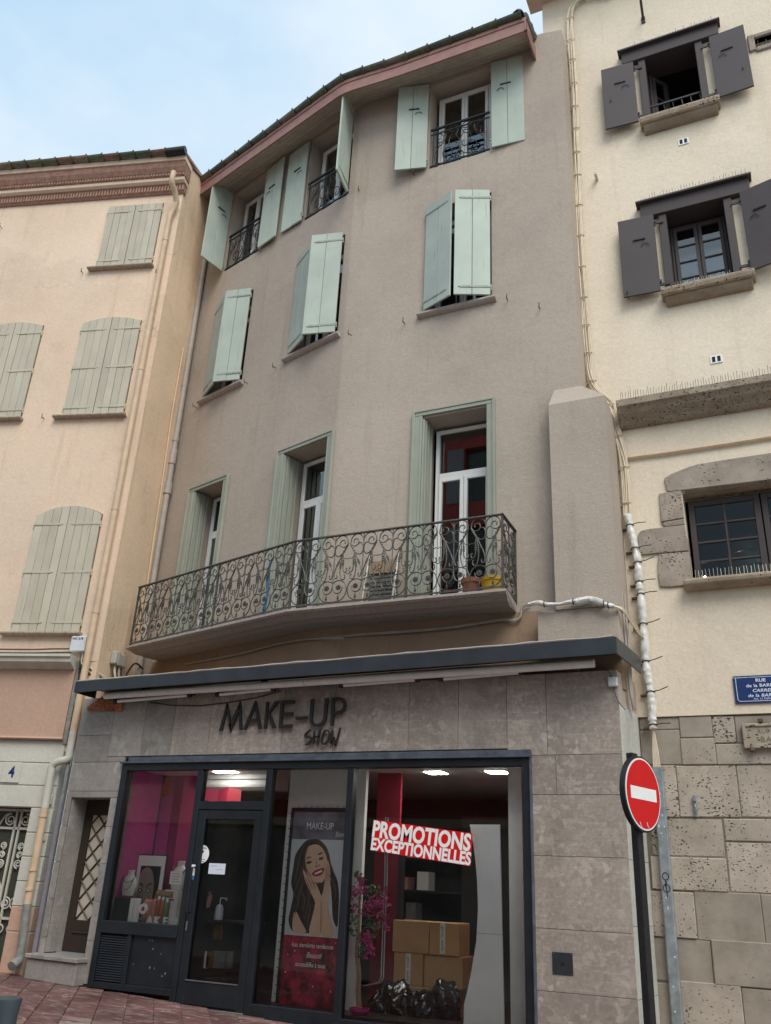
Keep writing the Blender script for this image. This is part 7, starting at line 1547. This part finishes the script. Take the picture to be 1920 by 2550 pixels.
m_ = MB(); m_.prism(FS, [(a[0]-.055, a[1]-.02), (a[0]-.035, a[1]-.035), (a[0]+.03, a[1]+.03), (a[0]+.01, a[1]+.045)], -.0198, -.0192); m_.build('terminal_drawing', M['navy'], rs)
for z, w_ in ((.075, .05), (.062, .065), (-.06, .06), (-.085, .05)): m_ = MB(); m_.box(FS, a[0]-w_, a[0]+w_, -.0198, -.0194, a[1]+z-.004, a[1]+z+.004); m_.build('text_line', M['cast'], rs)
a, b = ND(100, 705), ND(138, 885); st2 = thing('push_sticker', FS.P(a[0], .013, b[1]), 'narrow white and blue sticker on the shop door stile', 'sticker')
m_ = MB(); m_.box(FS, a[0], a[0]+.055, .0125, .0135, b[1]+.05, a[1]); m_.build('label', M['paper'], st2); m_ = MB(); m_.box(FS, a[0], a[0]+.055, .0125, .0135, b[1], b[1]+.049); m_.build('blue_label', M['blue'], st2)
# counter with sanitiser bottle, small goods on the shelves
FCn = Frame((0, 10.0), 0); Q = lambda x, y: FCn.P(*(lambda q: (q[0], 0, q[1]))(FCn.px(460+x/4.61, 2000+y/4.61)))
a = Q(385, 1340); ib(m1+.1, m2-.35, 9.9, 10.3, a.z-.03, a.z, 'counter', 'dark')
sb = thing('sanitiser_bottle', a, 'white pump bottle standing behind the shop door glass', 'bottle'); hb = Q(385, 1160).z-a.z
m_ = MB(); m_.lathe(a, [(.05, 0), (.055, .01), (.05, hb*.75), (.035, hb*.95), (.015, hb)], 16); m_.build('body', M['pale'], sb); m_ = MB(); m_.tube([a+Vector((0, 0, hb)), a+Vector((0, 0, hb*1.4)), a+Vector((.09, 0, hb*1.4)), a+Vector((.09, 0, hb*1.25))], .008, 6); m_.build('pump', M['paper'], sb)
random.seed(41)
cn_ = dict(pinkb='pink', curtain='grey', bark='tan', dark='black', amber='amber', gold='gold', green2='green', intwhite='white')
for k in range(4):
    z = .78+.42*k; x = -6.9; ks = list(cn_); random.shuffle(ks)
    for mt in ks[:7]:
        w_, h_ = random.uniform(.10, .20), random.uniform(.12, .30); m_ = MB(); m_.box(Frame((0, 0), 0), x, x+w_, -12.6, -12.35, z+.001, z+h_); x += w_+random.uniform(.05, .25)
        tag(m_.build('shelf_packet', M[mt]), 'small '+cn_[mt]+' packet on the '+('lowest', 'second', 'third', 'fourth')[k]+' dark shelf at the back of the shop', 'packet', 'packets on the back shelves')
a = Q(375, 1470); m_ = MB(); m_.box(FCn, a.x-.07, a.x+.07, -.02, 0, a.z-.09, a.z+.09); tag(m_.build('foil_packet', M['gold'], bevel=.01), 'shiny gold packet hanging below the counter behind the shop door', 'packet')
for k, (x, w_, mt) in enumerate(((240, .05, 'paper'), (300, .06, 'gold'), (415, .10, 'curtain'), (510, .05, 'curtain'))):
    a, b = Q(x, 1700), Q(x, 1900); m_ = MB(); m_.box(FCn, a.x-w_, a.x+w_, -.04, 0, b.z, a.z); tag(m_.build('hanging_packet', M[mt], bevel=.006), ['pale', 'yellow', 'grey', 'narrow grey'][k]+' packet low behind the shop door glass', 'packet')
# ------------------------------------------------------------------ houses opposite: red one mirrored in windows, low ones shaped to bounce light
def across(x0, x1, h, wallm, shm, lab, zs):
    fo = Frame((0, -2.6), math.pi); u0_, u1_ = -x1, -x0; ho = thing('opposite_house', ((x0+x1)/2, -2.6, 0), lab, 'house')
    n = max(1, int((u1_-u0_)/3.1)); ops = [(u0_+(k+.5)*(u1_-u0_)/n-.55, u0_+(k+.5)*(u1_-u0_)/n+.55, z, z+1.9) for k in range(n) for z in zs]
    m_ = MB(); wall_mb(m_, fo, u0_, u1_, 3.1, h, ops, .3); m_.build('wall', M[wallm], ho)
    m_ = MB(); m_.box(fo, u0_, u1_, -.3, -.02, -.6, 3.1); m_.build('ground_floor', M['oppbase'], ho)  # ground floors kept pale to throw light back into the shop
    for (a, b, c, e) in ops:
        m_ = MB(); m_.box(fo, a, b, -.25, -.2, c, e); m_.build('window', M['doorg'], ho)
        for p, q in ((a-.56, a-.02), (b+.02, b+.56)): m_ = MB(); m_.box(fo, p, q, .003, .04, c, e); m_.build('shutter', M[shm], ho, bevel=.004)
    m_ = MB(); m_.box(fo, u0_, u1_, -.4, .4, h, h+.15); m_.build('cornice', M['wallC'], ho)
    m_ = MB(); m_.box(fo, u0_, u1_, .0, .12, 3.1, 3.3); m_.build('string_course', M['wallC'], ho)
across(-13.5, -5.6, 15.2, 'redhouse', 'greyshut', 'red rendered house across the street, mirrored in the right balcony window', (3.9, 6.9, 9.9, 12.6))
across(-26, -13.5, 7.6, 'wallA', 'greyshut', 'low peach house across the street, faintly mirrored in the left shop window', (4.2,))
across(-5.6, 12, 7.6, 'wallC', 'greyshut', 'unseen low cream house across the street, added to bounce light onto the shop', (4.2,))  # unseen; kept low and pale to admit and bounce light
